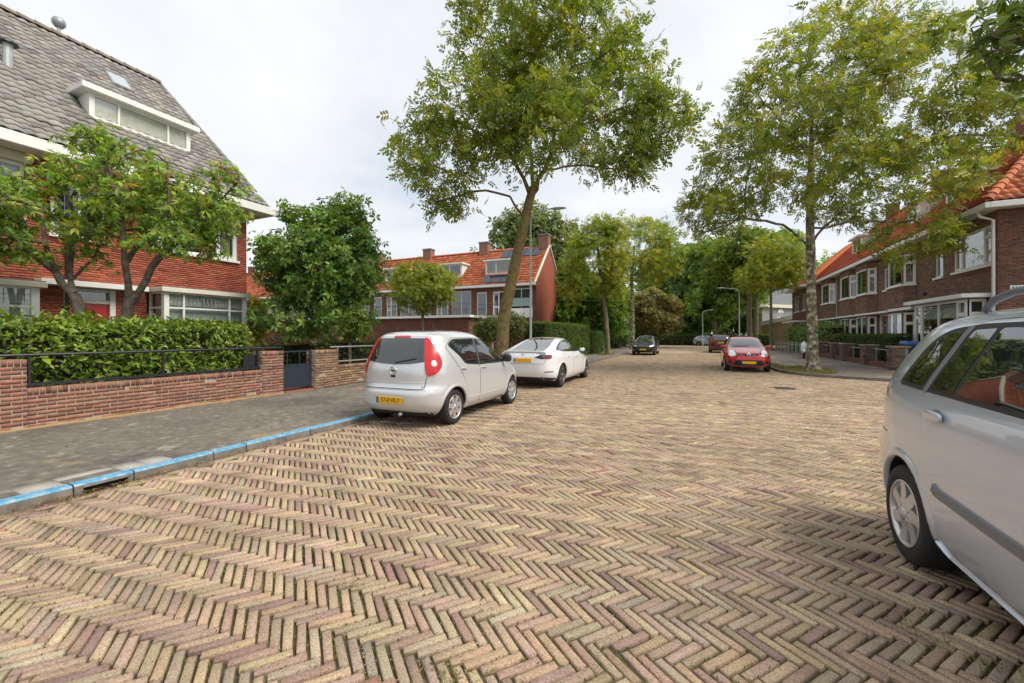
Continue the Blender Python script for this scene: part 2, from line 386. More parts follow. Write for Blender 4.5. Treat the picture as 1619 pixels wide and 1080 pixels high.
def text_mesh(txt, size, name, mat, extrude=0.0):
    cu = bpy.data.curves.new('tmp_text', 'FONT'); cu.body = txt; cu.size = size; cu.align_x = 'CENTER'; cu.align_y = 'CENTER'; cu.extrude = extrude
    o = bpy.data.objects.new('tmp_text', cu); COL.objects.link(o)
    dg = bpy.context.evaluated_depsgraph_get(); me = bpy.data.meshes.new_from_object(o.evaluated_get(dg))
    bpy.data.objects.remove(o); bpy.data.curves.remove(cu)
    me.name = name; me.materials.clear(); me.materials.append(MATS[mat])
    return me
# ================================================================== ground, road, pavements
KL = -5.32                 # front face of the left kerb
KW = 0.14                  # kerb width
SWZ = 0.085                # pavement level
def right_kerb():          # plan path of the right kerb, far to near, with the corner into the side street
    p = [(2.95, 64.0), (2.95, 40.0), (2.95, 24.0), (2.95, 20.6)]
    p += [(3.0, 19.9), (3.2, 19.2), (3.6, 18.5), (4.2, 17.95), (5.0, 17.55), (6.0, 17.25), (7.2, 17.05), (9.0, 17.0), (30.0, 17.0)]
    return p
RK = right_kerb()
def in_right_walk(x, y):
    """True where the right pavement lies (inside the corner)"""
    xs = np.array([p[0] for p in RK]); ys = np.array([p[1] for p in RK])
    lim = np.interp(x, xs[3:], ys[3:], left=1e9)
    return (x > 2.95) & (y > lim)
def in_near_walk(x, y): return (x > 3.35) & (y < 6.6)

o = MB().add([(-900, -300, -0.16), (900, -300, -0.16), (900, 1500, -0.16), (-900, 1500, -0.16)], [(0, 1, 2, 3)]).build('ground', 'grassy', fixn=False)
tag(o, kind='structure')
road = MB().add([(KL, -14, -0.02), (32, -14, -0.02), (32, 64, -0.02), (KL, 64, -0.02)], [(0, 1, 2, 3)]).build('road', 'joint', fixn=False)
tag(road, kind='structure')
MB().add([(KL, 36, 0.0), (2.95, 36, 0.0), (2.95, 58, 0.0), (KL, 58, 0.0)], [(0, 1, 2, 3)]).build('distant_paving', 'far_paving', road, fixn=False)
o = MB().add([(-60, 58, 0.004), (60, 58, 0.004), (60, 66, 0.004), (-60, 66, 0.004)], [(0, 1, 2, 3)]).build('cross_street', 'far_paving', fixn=False)
tag(o, kind='structure')

# --- herringbone pavers, laid at 45 degrees to the street
def paver_template(l, w, ch=0.005, h=0.026, full=True):
    a, b = l / 2, w / 2
    V = [(-a + ch, -b + ch, 0), (a - ch, -b + ch, 0), (a - ch, b - ch, 0), (-a + ch, b - ch, 0),
         (-a, -b, -ch), (a, -b, -ch), (a, b, -ch), (-a, b, -ch), (-a, -b, -h), (a, -b, -h), (a, b, -h), (-a, b, -h)]
    F = [(0, 1, 2, 3)]
    for i in range(4):
        j = (i + 1) % 4; F += [(i + 4, j + 4, j, i), (i + 8, j + 8, j + 4, i + 4)]
    return np.array(V), np.array(F)
PW, PN = 0.0565, 4
PL = PW * PN
PROT = R(6.5)              # the bond is laid a little askew to the kerb
def herringbone(x0, x1, y0, y1):
    # cell coordinates (i along a, j along b); the chevrons run across the street
    th = 3 * PI / 4 + PROT; ax, ay = math.cos(th), math.sin(th); bx, by = -ay, ax
    cor = np.array([(x0, y0), (x1, y0), (x1, y1), (x0, y1)])
    A = cor @ np.array([ax, ay]) / PW; B = cor @ np.array([bx, by]) / PW
    ii, jj = np.meshgrid(np.arange(int(A.min()) - 5, int(A.max()) + 5), np.arange(int(B.min()) - 5, int(B.max()) + 5), indexing='ij')
    d = np.mod(ii - jj, 2 * PN)
    h = d == 0; v = d == 2 * PN - 1
    ca = np.concatenate([ii[h] + PN / 2, ii[v] + 0.5]); cb = np.concatenate([jj[h] + 0.5, jj[v] + PN / 2])
    ang = np.concatenate([np.full(h.sum(), th), np.full(v.sum(), th + PI / 2)])
    X = (ca * ax + cb * bx) * PW; Y = (ca * ay + cb * by) * PW
    k = (X > x0) & (X < x1) & (Y > y0) & (Y < y1)
    return X[k], Y[k], ang[k]
X, Y, ANG = herringbone(KL + 0.16, 24, -1.2, 37.5)
dep = -X * SN + Y * CS; sid = X * CS + Y * SN
keep = (dep > 0.9) & (dep < 36) & (np.abs(sid) < dep * 1.30 + 1.3) & ~in_right_walk(X, Y) & ~in_near_walk(X, Y) & ~((X > 3.0) & (dep > 24)) & (X < 20)
keep &= ~(((X - 2.2) / 0.34) ** 2 + ((Y - 13.9) / 0.34) ** 2 < 1)       # room for the manhole cover
X, Y, ANG, dep, sid = X[keep], Y[keep], ANG[keep], dep[keep], sid[keep]
n = len(X)
PALP = [(0.411, 0.310, 0.199), (0.392, 0.295, 0.198), (0.378, 0.274, 0.196), (0.355, 0.250, 0.190), (0.284, 0.188, 0.153), (0.369, 0.286, 0.208), (0.334, 0.263, 0.207), (0.297, 0.158, 0.117), (0.429, 0.329, 0.211)]
PALW = np.array([0.22, 0.22, 0.20, 0.15, 0.055, 0.10, 0.025, 0.003, 0.045])
low = vnoise(np.stack([X * 0.55, Y * 0.55, 0 * X], 1), 3)
pinky = np.clip(0.5 - 0.10 * (X + 2) - 0.10 * (Y - 4) + 0.45 * low, 0, 1)   # older, redder clinkers lie towards the near left
wA = PALW * np.array([1.5, 1.4, 0.85, 0.55, 0.4, 1.1, 1, 0.7, 1.4]); wB = PALW * np.array([0.65, 0.8, 1.3, 1.5, 1.7, 0.9, 1, 1.3, 0.6])
cA = pick(PALP, n, wA, 0.10); cB = pick(PALP, n, wB, 0.10)
PC = np.where((rng.random(n) < pinky)[:, None], cB, cA)
zj = 0.0026 * rng.normal(size=n) + 0.009 * vnoise(np.stack([X * 1.6, Y * 1.6, 0 * X], 1), 5)
zj = np.clip(zj, -0.008, 0.010)
aj = ANG + rng.normal(0, 0.018, n)
T = np.stack([X + rng.normal(0, 0.0022, n), Y + rng.normal(0, 0.0022, n), zj], 1)
def tilt(n, amt):
    Rm = np.tile(np.eye(3), (n, 1, 1)); Rm[:, 2, 0] = rng.normal(0, amt * 0.5, n); Rm[:, 2, 1] = rng.normal(0, amt, n)
    return Rm
RM = rotz(aj) @ tilt(n, 0.02)
inview = (np.abs(sid / dep) < 0.5 * W0 / FPX) & (1.5 / dep * FPX < 545)
order = np.argsort(np.where(inview, dep, 99)); near_ids = order[:300]
isnear = np.zeros(n, bool); isnear[near_ids] = True
tvn, tfn = paver_template(PL - 0.0125, PW - 0.014)
# the 300 largest: single bricks sharing 36 meshes
proto_b = []
for k in range(36):
    jl, jw = rng.uniform(-0.006, 0.003), rng.uniform(-0.0035, 0.002)
    tv, tf = paver_template(PL - 0.0125 + jl, PW - 0.014 + jw, ch=rng.uniform(0.003, 0.006))
    tv = tv.copy(); tv[:4, 2] += rng.normal(0, 0.0012, 4); tv[:8, :2] += np.repeat(rng.normal(0, 0.0012, (4, 2))[None], 2, 0).reshape(8, 2)
    proto_b.append((tv, tf))
bm_cache = {}
for i in near_ids:
    k = int(rng.integers(36)); ck = (k, int(rng.integers(3)))
    if ck not in bm_cache:
        ob = mesh_np('brick', *proto_b[k], 'paver', road, col=PC[i][None, :], world=False); bm_cache[ck] = ob.data
    else:
        ob = bpy.data.objects.new('brick', bm_cache[ck]); link(ob, road)
    ob.matrix_local = Matrix.Translation(T[i]) @ Matrix(RM[i].tolist()).to_4x4()
def merged_pavers(sel, simple_box):
    idx = np.where(sel)[0]; m = len(idx)
    if simple_box:
        a, b = (PL - 0.0125) / 2, (PW - 0.014) / 2
        tv = np.array([(-a, -b, 0), (a, -b, 0), (a, b, 0), (-a, b, 0), (-a, -b, -0.024), (a, -b, -0.024), (a, b, -0.024), (-a, b, -0.024)]); tf = np.array([(0, 1, 2, 3), (4, 5, 1, 0), (5, 6, 2, 1), (6, 7, 3, 2), (7, 4, 0, 3)])
        tv = np.tile(tv, (m, 1, 1))
    else:
        tv = np.tile(tvn, (m, 1, 1)); tf = tfn
        tv[:, :4, 2] += rng.normal(0, 0.0012, (m, 4))
    tv[:, :, 0] *= rng.uniform(0.965, 1.015, (m, 1)); tv[:, :, 1] *= rng.uniform(0.94, 1.03, (m, 1))
    return stamp(tv, tf, RM[idx], T[idx], PC[idx])
V, F, C = merged_pavers((~isnear) & (dep < 9), False)
tag(mesh_np('brick_paving', V, F, 'paver', road, col=C), kind='stuff')
V, F, C = merged_pavers((~isnear) & (dep >= 9), True)
tag(mesh_np('distant_brick_paving', V, F, 'paver', road, col=C), kind='stuff')
# two straight courses along the left kerb and one along the right
rows = []
for xr in (KL + 0.032, KL + 0.092):
    yy = np.arange(-1.0 + rng.uniform(0, .2), 40, 0.212); rows.append(np.stack([np.full_like(yy, xr), yy, np.full_like(yy, PI / 2)], 1))
yy = np.arange(20.7, 40, 0.212); rows.append(np.stack([np.full_like(yy, 2.92), yy, np.full_like(yy, PI / 2)], 1))
rw = np.concatenate(rows); m = len(rw)
Tg = np.stack([rw[:, 0], rw[:, 1], rng.normal(-0.004, 0.003, m)], 1)
V, F, C = stamp(tvn, tfn, rotz(rw[:, 2] + rng.normal(0, 0.01, m)), Tg, pick([(0.30, 0.20, 0.15), (0.36, 0.28, 0.17), (0.24, 0.16, 0.13)], m))
tag(mesh_np('gutter_bricks', V, F, 'paver', road, col=C), kind='stuff')

# --- moss and short grass growing in the joints (near field) and crumbs of leaf litter
def joint_growth():
    idx = np.where(dep < 7.5)[0]
    wgt = np.clip(0.35 + 0.6 * vnoise(np.stack([X[idx] * 0.9, Y[idx] * 0.9, 0 * idx], 1), 11), 0.02, 1)
    idx = idx[rng.random(len(idx)) < wgt * 0.75]
    Vs = []; Fs = []; Cs = []
    tvb = np.array([(-0.0028, 0, 0), (0.0028, 0, 0), (0.0012, 0.003, 1.0), (-0.0012, 0.003, 1.0)]); tfb = np.array([(0, 1, 2, 3)])
    per = 7; m = len(idx) * per
    ii = np.repeat(idx, per)
    l = rng.uniform(-PL / 2, PL / 2, m); s = (PW / 2) * np.sign(rng.normal(size=m)) + rng.normal(0, 0.002, m)
    a = aj[ii]; px = T[ii, 0] + l * np.cos(a) - s * np.sin(a); py = T[ii, 1] + l * np.sin(a) + s * np.cos(a)
    hgt = rng.gamma(2.0, 0.0011, m)
    tv = np.tile(tvb, (m, 1, 1)); tv[:, :, 2] *= (hgt + 0.015)[:, None]; tv[:, 2:, 1] += rng.normal(0, 0.007, (m, 1)); tv[:, :, 0] *= rng.uniform(0.8, 2.0, (m, 1))
    col = pick([(0.13, 0.17, 0.03), (0.20, 0.21, 0.05), (0.09, 0.12, 0.025), (0.33, 0.27, 0.11)], m, [3, 3, 2, 3], 0.15)
    V, F, C = stamp(tv, tfb, rotz(rng.uniform(0, 6.28, m)), np.stack([px, py, np.full(m, -0.016)], 1), col)
    o = mesh_np('moss_in_joints', V, F, 'leaf', None, col=C)
    tag(o, 'thin grass and moss growing in the joints between the street bricks', 'moss', kind='stuff')
    # crumbs of sand, moss and leaf litter caught in the joints
    k = 26000; ii = rng.choice(np.where(dep < 8.0)[0], k, p=None)
    l = rng.uniform(-PL / 2, PL / 2, k); s = (PW / 2) * np.sign(rng.normal(size=k)) + rng.normal(0, 0.005, k); a = aj[ii]
    keepc = rng.random(k) < np.clip(0.4 + 0.75 * vnoise(np.stack([T[ii, 0] * 1.3, T[ii, 1] * 1.3, 0 * l], 1), 17), 0.05, 1)
    px = (T[ii, 0] + l * np.cos(a) - s * np.sin(a))[keepc]; py = (T[ii, 1] + l * np.sin(a) + s * np.cos(a))[keepc]; k = len(px)
    tv = np.tile(np.array([(-1, -0.7, 0), (1, -0.6, 0.3), (0.8, 0.8, 0), (-0.8, 0.6, 0.5)]), (k, 1, 1)) * rng.uniform(0.0022, 0.006, k)[:, None, None]
    V, F, C = stamp(tv, np.array([(0, 1, 2, 3)]), rotz(rng.uniform(0, 6.28, k)), np.stack([px, py, T[ii, 2][keepc] + rng.uniform(-0.006, 0.003, k)], 1), pick([(0.42, 0.36, 0.17), (0.27, 0.27, 0.08), (0.17, 0.20, 0.05), (0.50, 0.42, 0.26), (0.20, 0.13, 0.07)], k, [3, 3, 2, 1.5, 1.5], 0.2))
    tag(mesh_np('joint_litter', V, F, 'leaf', None, col=C), 'crumbs of sand and moss lying in the joints of the near street bricks', 'litter', kind='stuff')
    # bigger tufts
    Vs = []
    cen = []
    for (cx, cy, r, k) in [(0.75, 1.75, 0.07, 60), (0.95, 2.1, 0.05, 40), (-1.0, 1.55, 0.06, 60), (-2.3, 2.2, 0.06, 50), (-3.1, 2.9, 0.07, 50), (1.2, 2.6, 0.05, 40), (0.2, 2.0, 0.05, 40), (1.0, 2.75, 0.06, 50), (-5.24, 1.9, 0.1, 160), (-5.2, 1.2, 0.1, 120), (-1.9, 1.9, 0.05, 40), (1.15, 1.7, .06, 50), (-4.2, 1.9, .06, 40), (0.0, 1.45, .05, 40)]:
        for q in range(k): cen.append((cx + rng.normal(0, r), cy + rng.normal(0, r), 0.0))
    cen = np.array(cen); m = len(cen); tv = np.tile(tvb, (m, 1, 1)); tv[:, :, 2] *= rng.uniform(0.005, 0.016, m)[:, None]; tv[:, 2:, 1] += rng.normal(0, 0.014, (m, 1)); tv[:, :, 0] *= 1.3
    V, F, C = stamp(tv, tfb, rotz(rng.uniform(0, 6.28, m)), cen, pick([(0.12, 0.17, 0.03), (0.18, 0.21, 0.05), (0.28, 0.25, 0.1)], m, None, 0.2))
    tag(mesh_np('grass_tufts', V, F, 'leaf', None, col=C), 'small green grass tufts sprouting from the near street bricks', 'grass', kind='stuff')
joint_growth()

def dry_leaves():
    pts = []
    for q in range(380):      # drifted along the left kerb
        y = rng.choice([1.0, 1.5, 2.05, 2.3, 2.5, 3.4, 3.6, 4.6, 5.6]) + rng.normal(0, 0.28); pts.append((KL + 0.02 + abs(rng.normal(0, 0.06)), y, 0.012 + rng.uniform(0, 0.012), 1))
    for q in range(70):
        pts.append((rng.uniform(-5, 3), rng.uniform(1.2, 9), 0.012, 0.8))
    for q in range(160):      # pavement edge by the wall
        pts.append((-9.12 + abs(rng.normal(0, 0.05)), rng.uniform(3, 14), SWZ + 0.008, 0.8))
    for q in range(90):
        pts.append((rng.uniform(-9, -5.6), rng.uniform(2, 14), SWZ + 0.008, 0.7))
    pts.append((-3.36, 2.76, 0.02, 1.9)); pts.append((-3.38, 2.77, 0.03, 1.6))
    P = np.array(pts); m = len(P)
    tv = np.array([(-0.5, 0, 0.0), (0, -0.22, 0.12), (0.5, 0, 0.05), (0, 0.22, 0.12)]); tv = np.tile(tv, (m, 1, 1)) * (rng.uniform(0.022, 0.05, m) * P[:, 3])[:, None, None]
    tv[:, :, 2] += rng.normal(0, 0.004, (m, 4))
    col = pick([(0.22, 0.10, 0.03), (0.30, 0.16, 0.05), (0.14, 0.07, 0.03), (0.40, 0.26, 0.09)], m, None, 0.2)
    V, F, C = stamp(tv, np.array([(0, 1, 2, 3)]), rotz(rng.uniform(0, 6.28, m)), P[:, :3] + [0, 0, 0.004], col)
    tag(mesh_np('fallen_leaves', V, F, 'leaf', None, col=C), 'scattered dry brown leaves along the kerb and pavement', 'leaves', kind='stuff')
dry_leaves()

# --- left pavement
o = MB().add([(-9.2, -14, SWZ), (KL - KW + 0.01, -14, SWZ), (KL - KW + 0.01, 62, SWZ), (-9.2, 62, SWZ)], [(0, 1, 2, 3)]).build('pavement', 'asphalt', fixn=False)
tag(o, kind='structure'); pav_l = o
# four pale concrete slabs let into it beside the kerb drain
slab_y = [(1.62, 1.88), (1.90, 2.31), (2.33, 2.53), (2.55, 2.77)]
for k, (a, b) in enumerate(slab_y):
    x1 = KL - KW - 0.012; x0 = x1 - (0.30 if k != 1 else 0.13)
    if k == 1: x0, x1 = x1 - 0.30, x1 - 0.17
    V, F, C = stamp(np.array([(x0, a, 0), (x1, a, 0), (x1, b, 0), (x0, b, 0), (x0, a, -.05), (x1, a, -.05), (x1, b, -.05), (x0, b, -.05)]), np.array([(0, 1, 2, 3), (4, 5, 1, 0), (5, 6, 2, 1), (6, 7, 3, 2), (7, 4, 0, 3)]), np.eye(3)[None], np.array([(0, 0, SWZ + 0.007 + 0.002 * k)]), np.array([(0.34, 0.32, 0.28)]))
    mesh_np('slab', V, F, 'concrete_piece', pav_l, col=C)
# kerb stones
kerb = empty('kerb', (KL, 0, 0), kind='structure')
def kerb_stone(parent, p0, p1, blue, drain=False, w=KW, z1=0.094):
    """one stone between plan points along the road edge (p0->p1, road on the right-hand side)"""
    a, b = Vector((*p0, 0)), Vector((*p1, 0)); d = (b - a); L_ = d.length; d.normalize(); nrm = Vector((-d.y, d.x, 0))   # points away from the road
    def P(u, v, z): q = a + d * u + nrm * v; return (q.x, q.y, z)
    mb = MB(); g = 0.006
    zt = z1 + random.uniform(-0.003, 0.004)
    if drain:
        lo = 0.05
        secs = [(g, 0.07, -0.1), (0.07, L_ - 0.05, lo), (L_ - 0.05, L_ - g, -0.1)]
    else: secs = [(g, L_ - g, -0.1)]
    for (u0, u1, zb) in secs:
        prof = [(0.012, zb), (0.02, zt - 0.02), (0.035, zt), (w, zt), (w, zb)]
        V = [P(u0, v, z) for v, z in prof] + [P(u1, v, z) for v, z in prof]; k = len(prof)
        F = [(i, (i + 1) % k, k + (i + 1) % k, k + i) for i in range(k)] + [tuple(range(k)), tuple(range(2 * k - 1, k - 1, -1))]
        o0 = len(mb.v); mb.add(V, F, 0)
        if blue:
            mb.mi[-len(F) + 2] = 1; mb.mi[-len(F) + 1] = 1
    if drain: mb.box(0.07, L_ - 0.05, 0.07, w, -0.1, 0.05, 2, T=lambda u, v, z: P(u, v, z))
    return mb.build('kerb_stone', ['kerb_concrete', 'kerb_blue', 'dark_room'], parent)
noise_mix('kerb_concrete', [(0.12, 0.11, 0.095), (0.19, 0.175, 0.15), (0.26, 0.24, 0.205)], scale=7, bscale=90)
ys = [-2.0, -1.0, 0.0, 0.95, 1.90, 2.36, 3.14, 3.54, 4.52, 5.52, 6.52, 7.52]
while ys[-1] < 58: ys.append(ys[-1] + 1.0)
for i in range(len(ys) - 1):
    kerb_stone(kerb, (KL, ys[i]), (KL, ys[i + 1]), blue=(ys[i + 1] < 6.8), drain=abs(ys[i] - 1.90) < 0.01)
kerb2 = empty('kerb', (2.95, 20, 0), kind='structure')
def resample(path, step):
    out = [path[0]]
    for a, b in zip(path[:-1], path[1:]):
        L_ = math.dist(a, b); k = max(1, round(L_ / step))
        out += [(a[0] + (b[0] - a[0]) * i / k, a[1] + (b[1] - a[1]) * i / k) for i in range(1, k + 1)]
    return out
rp_ = resample(RK[1:], 0.95)
for a, b in zip(rp_[:-1], rp_[1:]):
    kerb_stone(kerb2, b if False else a, b, False, w=0.2)
# right pavement (with the rounded corner) and the near one behind the parked estate car
poly = [(p[0], p[1]) for p in RK] + [(30, 64)]
inner = [(p[0] + (0.02 if i < 4 else 0.0), p[1] + (0 if i < 4 else 0.02)) for i, p in enumerate(RK)] + [(30, 64)]
mb = MB(); mb.add([(x, y, SWZ) for x, y in inner], [tuple(range(len(inner)))])
o = mb.build('pavement', 'asphalt', fixn=False); tag(o, kind='structure')
o = MB().box(3.35, 14, -14, 6.6, -0.1, SWZ + 0.004).build('pavement', 'asphalt'); tag(o, kind='structure')
o = MB().add([(7.62, 20.6, SWZ + 0.006), (40, 20.6, SWZ + 0.006), (40, 58, SWZ + 0.006), (7.62, 58, SWZ + 0.006)], [(0, 1, 2, 3)]).build('garden_ground', 'garden_soil', fixn=False); tag(o, kind='structure')
o = MB().add([(-60, -14, SWZ + 0.006), (-9.25, -14, SWZ + 0.006), (-9.25, 56, SWZ + 0.006), (-60, 56, SWZ + 0.006)], [(0, 1, 2, 3)]).build('garden_ground', 'garden_soil', fixn=False); tag(o, kind='structure')
# grassy verge patches: tree pits and worn edges
def verge(cx, cy, rx, ry, name='verge'):
    P = [(cx + rx * math.cos(a) * random.uniform(.85, 1.1), cy + ry * math.sin(a) * random.uniform(.85, 1.1), SWZ + 0.012) for a in np.linspace(0, 2 * PI, 22)[:-1]]
    o = MB().add(P, [tuple(range(len(P)))]).build(name, 'verge', fixn=False); tag(o, kind='structure')
verge(4.15, 20.3, 0.75, 1.9); verge(-6.2, 12.4, 0.6, 1.0); verge(-6.2, 31, 0.6, 1.4)
# thin grass standing on the tree pits
def pit_grass():
    P = []
    for (cx, cy, rx, ry, k) in ((4.15, 20.3, .75, 1.9, 2600), (-6.2, 12.4, .6, 1.0, 900), (-6.2, 31, .6, 1.4, 800), (3.3, 21.5, .25, 3.0, 900)):
        a = rng.uniform(0, 6.28, k); r_ = np.sqrt(rng.random(k)); P.append(np.stack([cx + rx * r_ * np.cos(a), cy + ry * r_ * np.sin(a), np.full(k, SWZ + 0.01)], 1))
    P = np.concatenate(P); m = len(P); tv = np.tile(np.array([(-0.006, 0, 0), (0.006, 0, 0), (0.002, 0.02, 1.0), (-0.002, 0.02, 1.0)]), (m, 1, 1)); tv[:, :, 2] *= rng.uniform(0.03, 0.11, m)[:, None]; tv[:, 2:, 1] += rng.normal(0, 0.03, (m, 1))
    V, F, C = stamp(tv, np.array([(0, 1, 2, 3)]), rotz(rng.uniform(0, 6.28, m)), P, pick([(0.20, 0.20, 0.06), (0.30, 0.26, 0.11), (0.13, 0.17, 0.04)], m, None, 0.2))
    tag(mesh_np('verge_grass', V, F, 'leaf', None, col=C), 'dry thin grass on the tree pits beside the street trees', 'grass', kind='stuff')
pit_grass()
# manhole cover
mc = empty('manhole_cover', (2.2, 13.9, 0), label='dark round iron manhole cover set in the street bricks', cat='manhole cover')
mb = MB().lathe([(0, 0.006), (0.25, 0.002), (0.26, -0.002)], (2.2, 13.9, 0), n=28); mb.build('lid', 'iron_cover', mc)
MB().lathe([(0.265, 0.0), (0.265, 0.006), (0.33, 0.004), (0.335, -0.02)], (2.2, 13.9, 0), n=28).build('frame', 'iron_cover', mc)
# ================================================================== building kit
class Facade:
    """a vertical wall plane: u runs along it, d outwards, z up"""
    def __init__(s, O, U, out):
        s.O = Vector((O[0], O[1], 0)); s.U = Vector((U[0], U[1], 0)).normalized(); s.N = Vector((out[0], out[1], 0)).normalized()
    def P(s, u, d, z):
        q = s.O + s.U * u + s.N * d; return (q.x, q.y, z)
    def box(s, mb, u0, u1, d0, d1, z0, z1, mi=0): return mb.box(u0, u1, d0, d1, z0, z1, mi, T=s.P)
    def wall(s, parent, u0, u1, z0, z1, ops=(), pal=None, name='wall', bricks=True, course=0.0645, blen=0.222, reveal=0.14, jit=0.13, mat='mortar', seed=1):
        """mortar sheet with real openings and reveals, and brick courses standing proud of it"""
        us = sorted({u0, u1, *[o[0] for o in ops], *[o[1] for o in ops]}); zs = sorted({z0, z1, *[o[2] for o in ops], *[o[3] for o in ops]})
        us = [u for u in us if u0 <= u <= u1]; zs = [z for z in zs if z0 <= z <= z1]
        mb = MB(); db = -0.010
        for a, b in zip(us[:-1], us[1:]):
            for c, d in zip(zs[:-1], zs[1:]):
                um, zm = (a + b) / 2, (c + d) / 2
                if any(o[0] < um < o[1] and o[2] < zm < o[3] for o in ops): continue
                mb.add([s.P(a, db, c), s.P(b, db, c), s.P(b, db, d), s.P(a, db, d)], [(0, 1, 2, 3)])
        for o in ops:
            a, b, c, d = o[:4]
            for (q0, q1) in (((a, c), (b, c)), ((b, c), (b, d)), ((b, d), (a, d)), ((a, d), (a, c))):
                mb.add([s.P(q0[0], db, q0[1]), s.P(q1[0], db, q1[1]), s.P(q1[0], -reveal, q1[1]), s.P(q0[0], -reveal, q0[1])], [(0, 1, 2, 3)])
        w = mb.build(name, mat, parent, fixn=False)
        if not bricks: return w
        r = np.random.default_rng(seed); rows = int((z1 - z0) / course); L = []
        for k in range(rows):
            zc = z0 + (k + 0.5) * course; off = (blen / 2) * (k % 2) + r.uniform(-0.01, 0.01)
            blocks = sorted([(o[0], o[1]) for o in ops if o[2] - 0.02 < zc < o[3] + 0.02]); free = []; cur = u0
            for a, b in blocks:
                if a > cur: free.append((cur, a))
                cur = max(cur, b)
            if cur < u1: free.append((cur, u1))
            for a, b in free:
                e = np.arange(u0 + off + math.floor((a - u0 - off) / blen) * blen, b + blen, blen)
                for p in e:
                    p0, p1 = max(p, a), min(p + blen, b)
                    if p1 - p0 > 0.03: L.append(((p0 + p1) / 2, zc, (p1 - p0) / 2 - 0.005))
        A = np.array(L); m = len(A); hh = course / 2 - 0.0055
        tv = np.array([(-1, 0, -1), (1, 0, -1), (1, 0, 1), (-1, 0, 1), (-1, 1, -1), (1, 1, -1), (1, 1, 1), (-1, 1, 1)], float)
        tf = np.array([(4, 5, 6, 7), (0, 1, 5, 4), (1, 2, 6, 5), (2, 3, 7, 6), (3, 0, 4, 7)])
        lv = np.tile(tv, (m, 1, 1)); lv[:, :, 0] *= A[:, 2][:, None]; lv[:, :, 2] *= hh
        dd = r.normal(0, 0.0018, m); lv[:, :, 1] = np.where(lv[:, :, 1] > 0, dd[:, None], -0.011)
        lu = lv[:, :, 0] + A[:, 0][:, None]; lz = lv[:, :, 2] + A[:, 1][:, None]; ld = lv[:, :, 1]
        V = np.array(s.O)[None, None] + lu[..., None] * np.array(s.U) + ld[..., None] * np.array(s.N); V[..., 2] = lz
        F = tf[None] + (np.arange(m) * 8)[:, None, None]; C = np.repeat(pick(pal, m, None, jit, r)[:, None], 8, 1)
        tag(mesh_np('bricks', V.reshape(-1, 3), F.reshape(-1, 4), 'facade_brick', w, col=C.reshape(-1, 3), world=True), kind='stuff')
        return w
    def window(s, parent, u0, u1, z0, z1, cols=(1.0,), rows=(1.0,), d=-0.05, fw=0.06, mat='white_paint', sill=True, blind=0.0, curtain=False, room=True, name='window', toplights=None, bar=0.05, inner=True):
        """frame with mullions, one pane per light; cols / rows are light sizes as fractions; toplights: columns that carry a small light above"""
        mb = MB(); fd = 0.07
        s.box(mb, u0, u0 + fw, d - fd, d, z0, z1); s.box(mb, u1 - fw, u1, d - fd, d, z0, z1)
        s.box(mb, u0 + fw, u1 - fw, d - fd, d, z0, z0 + fw); s.box(mb, u0 + fw, u1 - fw, d - fd, d, z1 - fw, z1)
        iu0, iu1, iz0, iz1 = u0 + fw, u1 - fw, z0 + fw, z1 - fw
        cs = np.cumsum([0, *cols]) / np.sum(cols); rs = np.cumsum([0, *rows]) / np.sum(rows)
        for c in cs[1:-1]:
            um = iu0 + (iu1 - iu0) * c; s.box(mb, um - bar / 2, um + bar / 2, d - fd, d - 0.003, iz0, iz1)
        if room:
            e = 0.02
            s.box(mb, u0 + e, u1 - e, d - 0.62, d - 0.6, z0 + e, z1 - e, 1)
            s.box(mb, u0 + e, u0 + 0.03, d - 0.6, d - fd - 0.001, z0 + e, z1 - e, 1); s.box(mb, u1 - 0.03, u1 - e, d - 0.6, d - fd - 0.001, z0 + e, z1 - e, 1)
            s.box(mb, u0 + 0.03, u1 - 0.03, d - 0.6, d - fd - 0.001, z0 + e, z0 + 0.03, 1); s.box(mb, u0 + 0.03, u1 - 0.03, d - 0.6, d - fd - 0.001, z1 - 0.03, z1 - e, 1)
        panes = []
        for i in range(len(cs) - 1):
            a = iu0 + (iu1 - iu0) * cs[i] + (bar / 2 if i else 0); b = iu0 + (iu1 - iu0) * cs[i + 1] - (bar / 2 if i < len(cs) - 2 else 0)
            use = rs if (toplights is None or i in toplights) else np.array([0, 1.0])
            for j in range(len(use) - 1):
                c0 = iz0 + (iz1 - iz0) * use[j] + (bar / 2 if j else 0); c1 = iz0 + (iz1 - iz0) * use[j + 1] - (bar / 2 if j < len(use) - 2 else 0)
                if j: s.box(mb, a, b, d - fd, d - 0.003, c0 - bar, c0)
                if inner and toplights is not None and i in toplights:      # casement frame standing proud
                    w = 0.045
                    s.box(mb, a, a + w, d - fd, d + 0.012, c0, c1); s.box(mb, b - w, b, d - fd, d + 0.012, c0, c1); s.box(mb, a + w, b - w, d - fd, d + 0.012, c0, c0 + w); s.box(mb, a + w, b - w, d - fd, d + 0.012, c1 - w, c1)
                    panes.append((a + w, b - w, c0 + w, c1 - w))
                else: panes.append((a, b, c0, c1))
        wn = mb.build(name, [mat, 'dark_room'], parent)
        for (a, b, c0, c1) in panes:
            pm = MB(); s.box(pm, a - 0.005, b + 0.005, d - 0.045, d - 0.037, c0 - 0.005, c1 + 0.005); pm.build('pane', 'window_glass', wn)
        if sill:
            sm = MB(); s.box(sm, u0 - 0.05, u1 + 0.05, -0.03 + min(d, 0) * 0, 0.07, z0 - 0.09, z0 - 0.003); sm.build('sill', mat, wn, bevel=0.006)
        if blind > 0:
            bm_ = MB(); s.box(bm_, iu0, iu1, d - 0.15, d - 0.14, iz1 - (iz1 - iz0) * blind, iz1 - 0.01); bm_.build('blind', 'blind', wn)
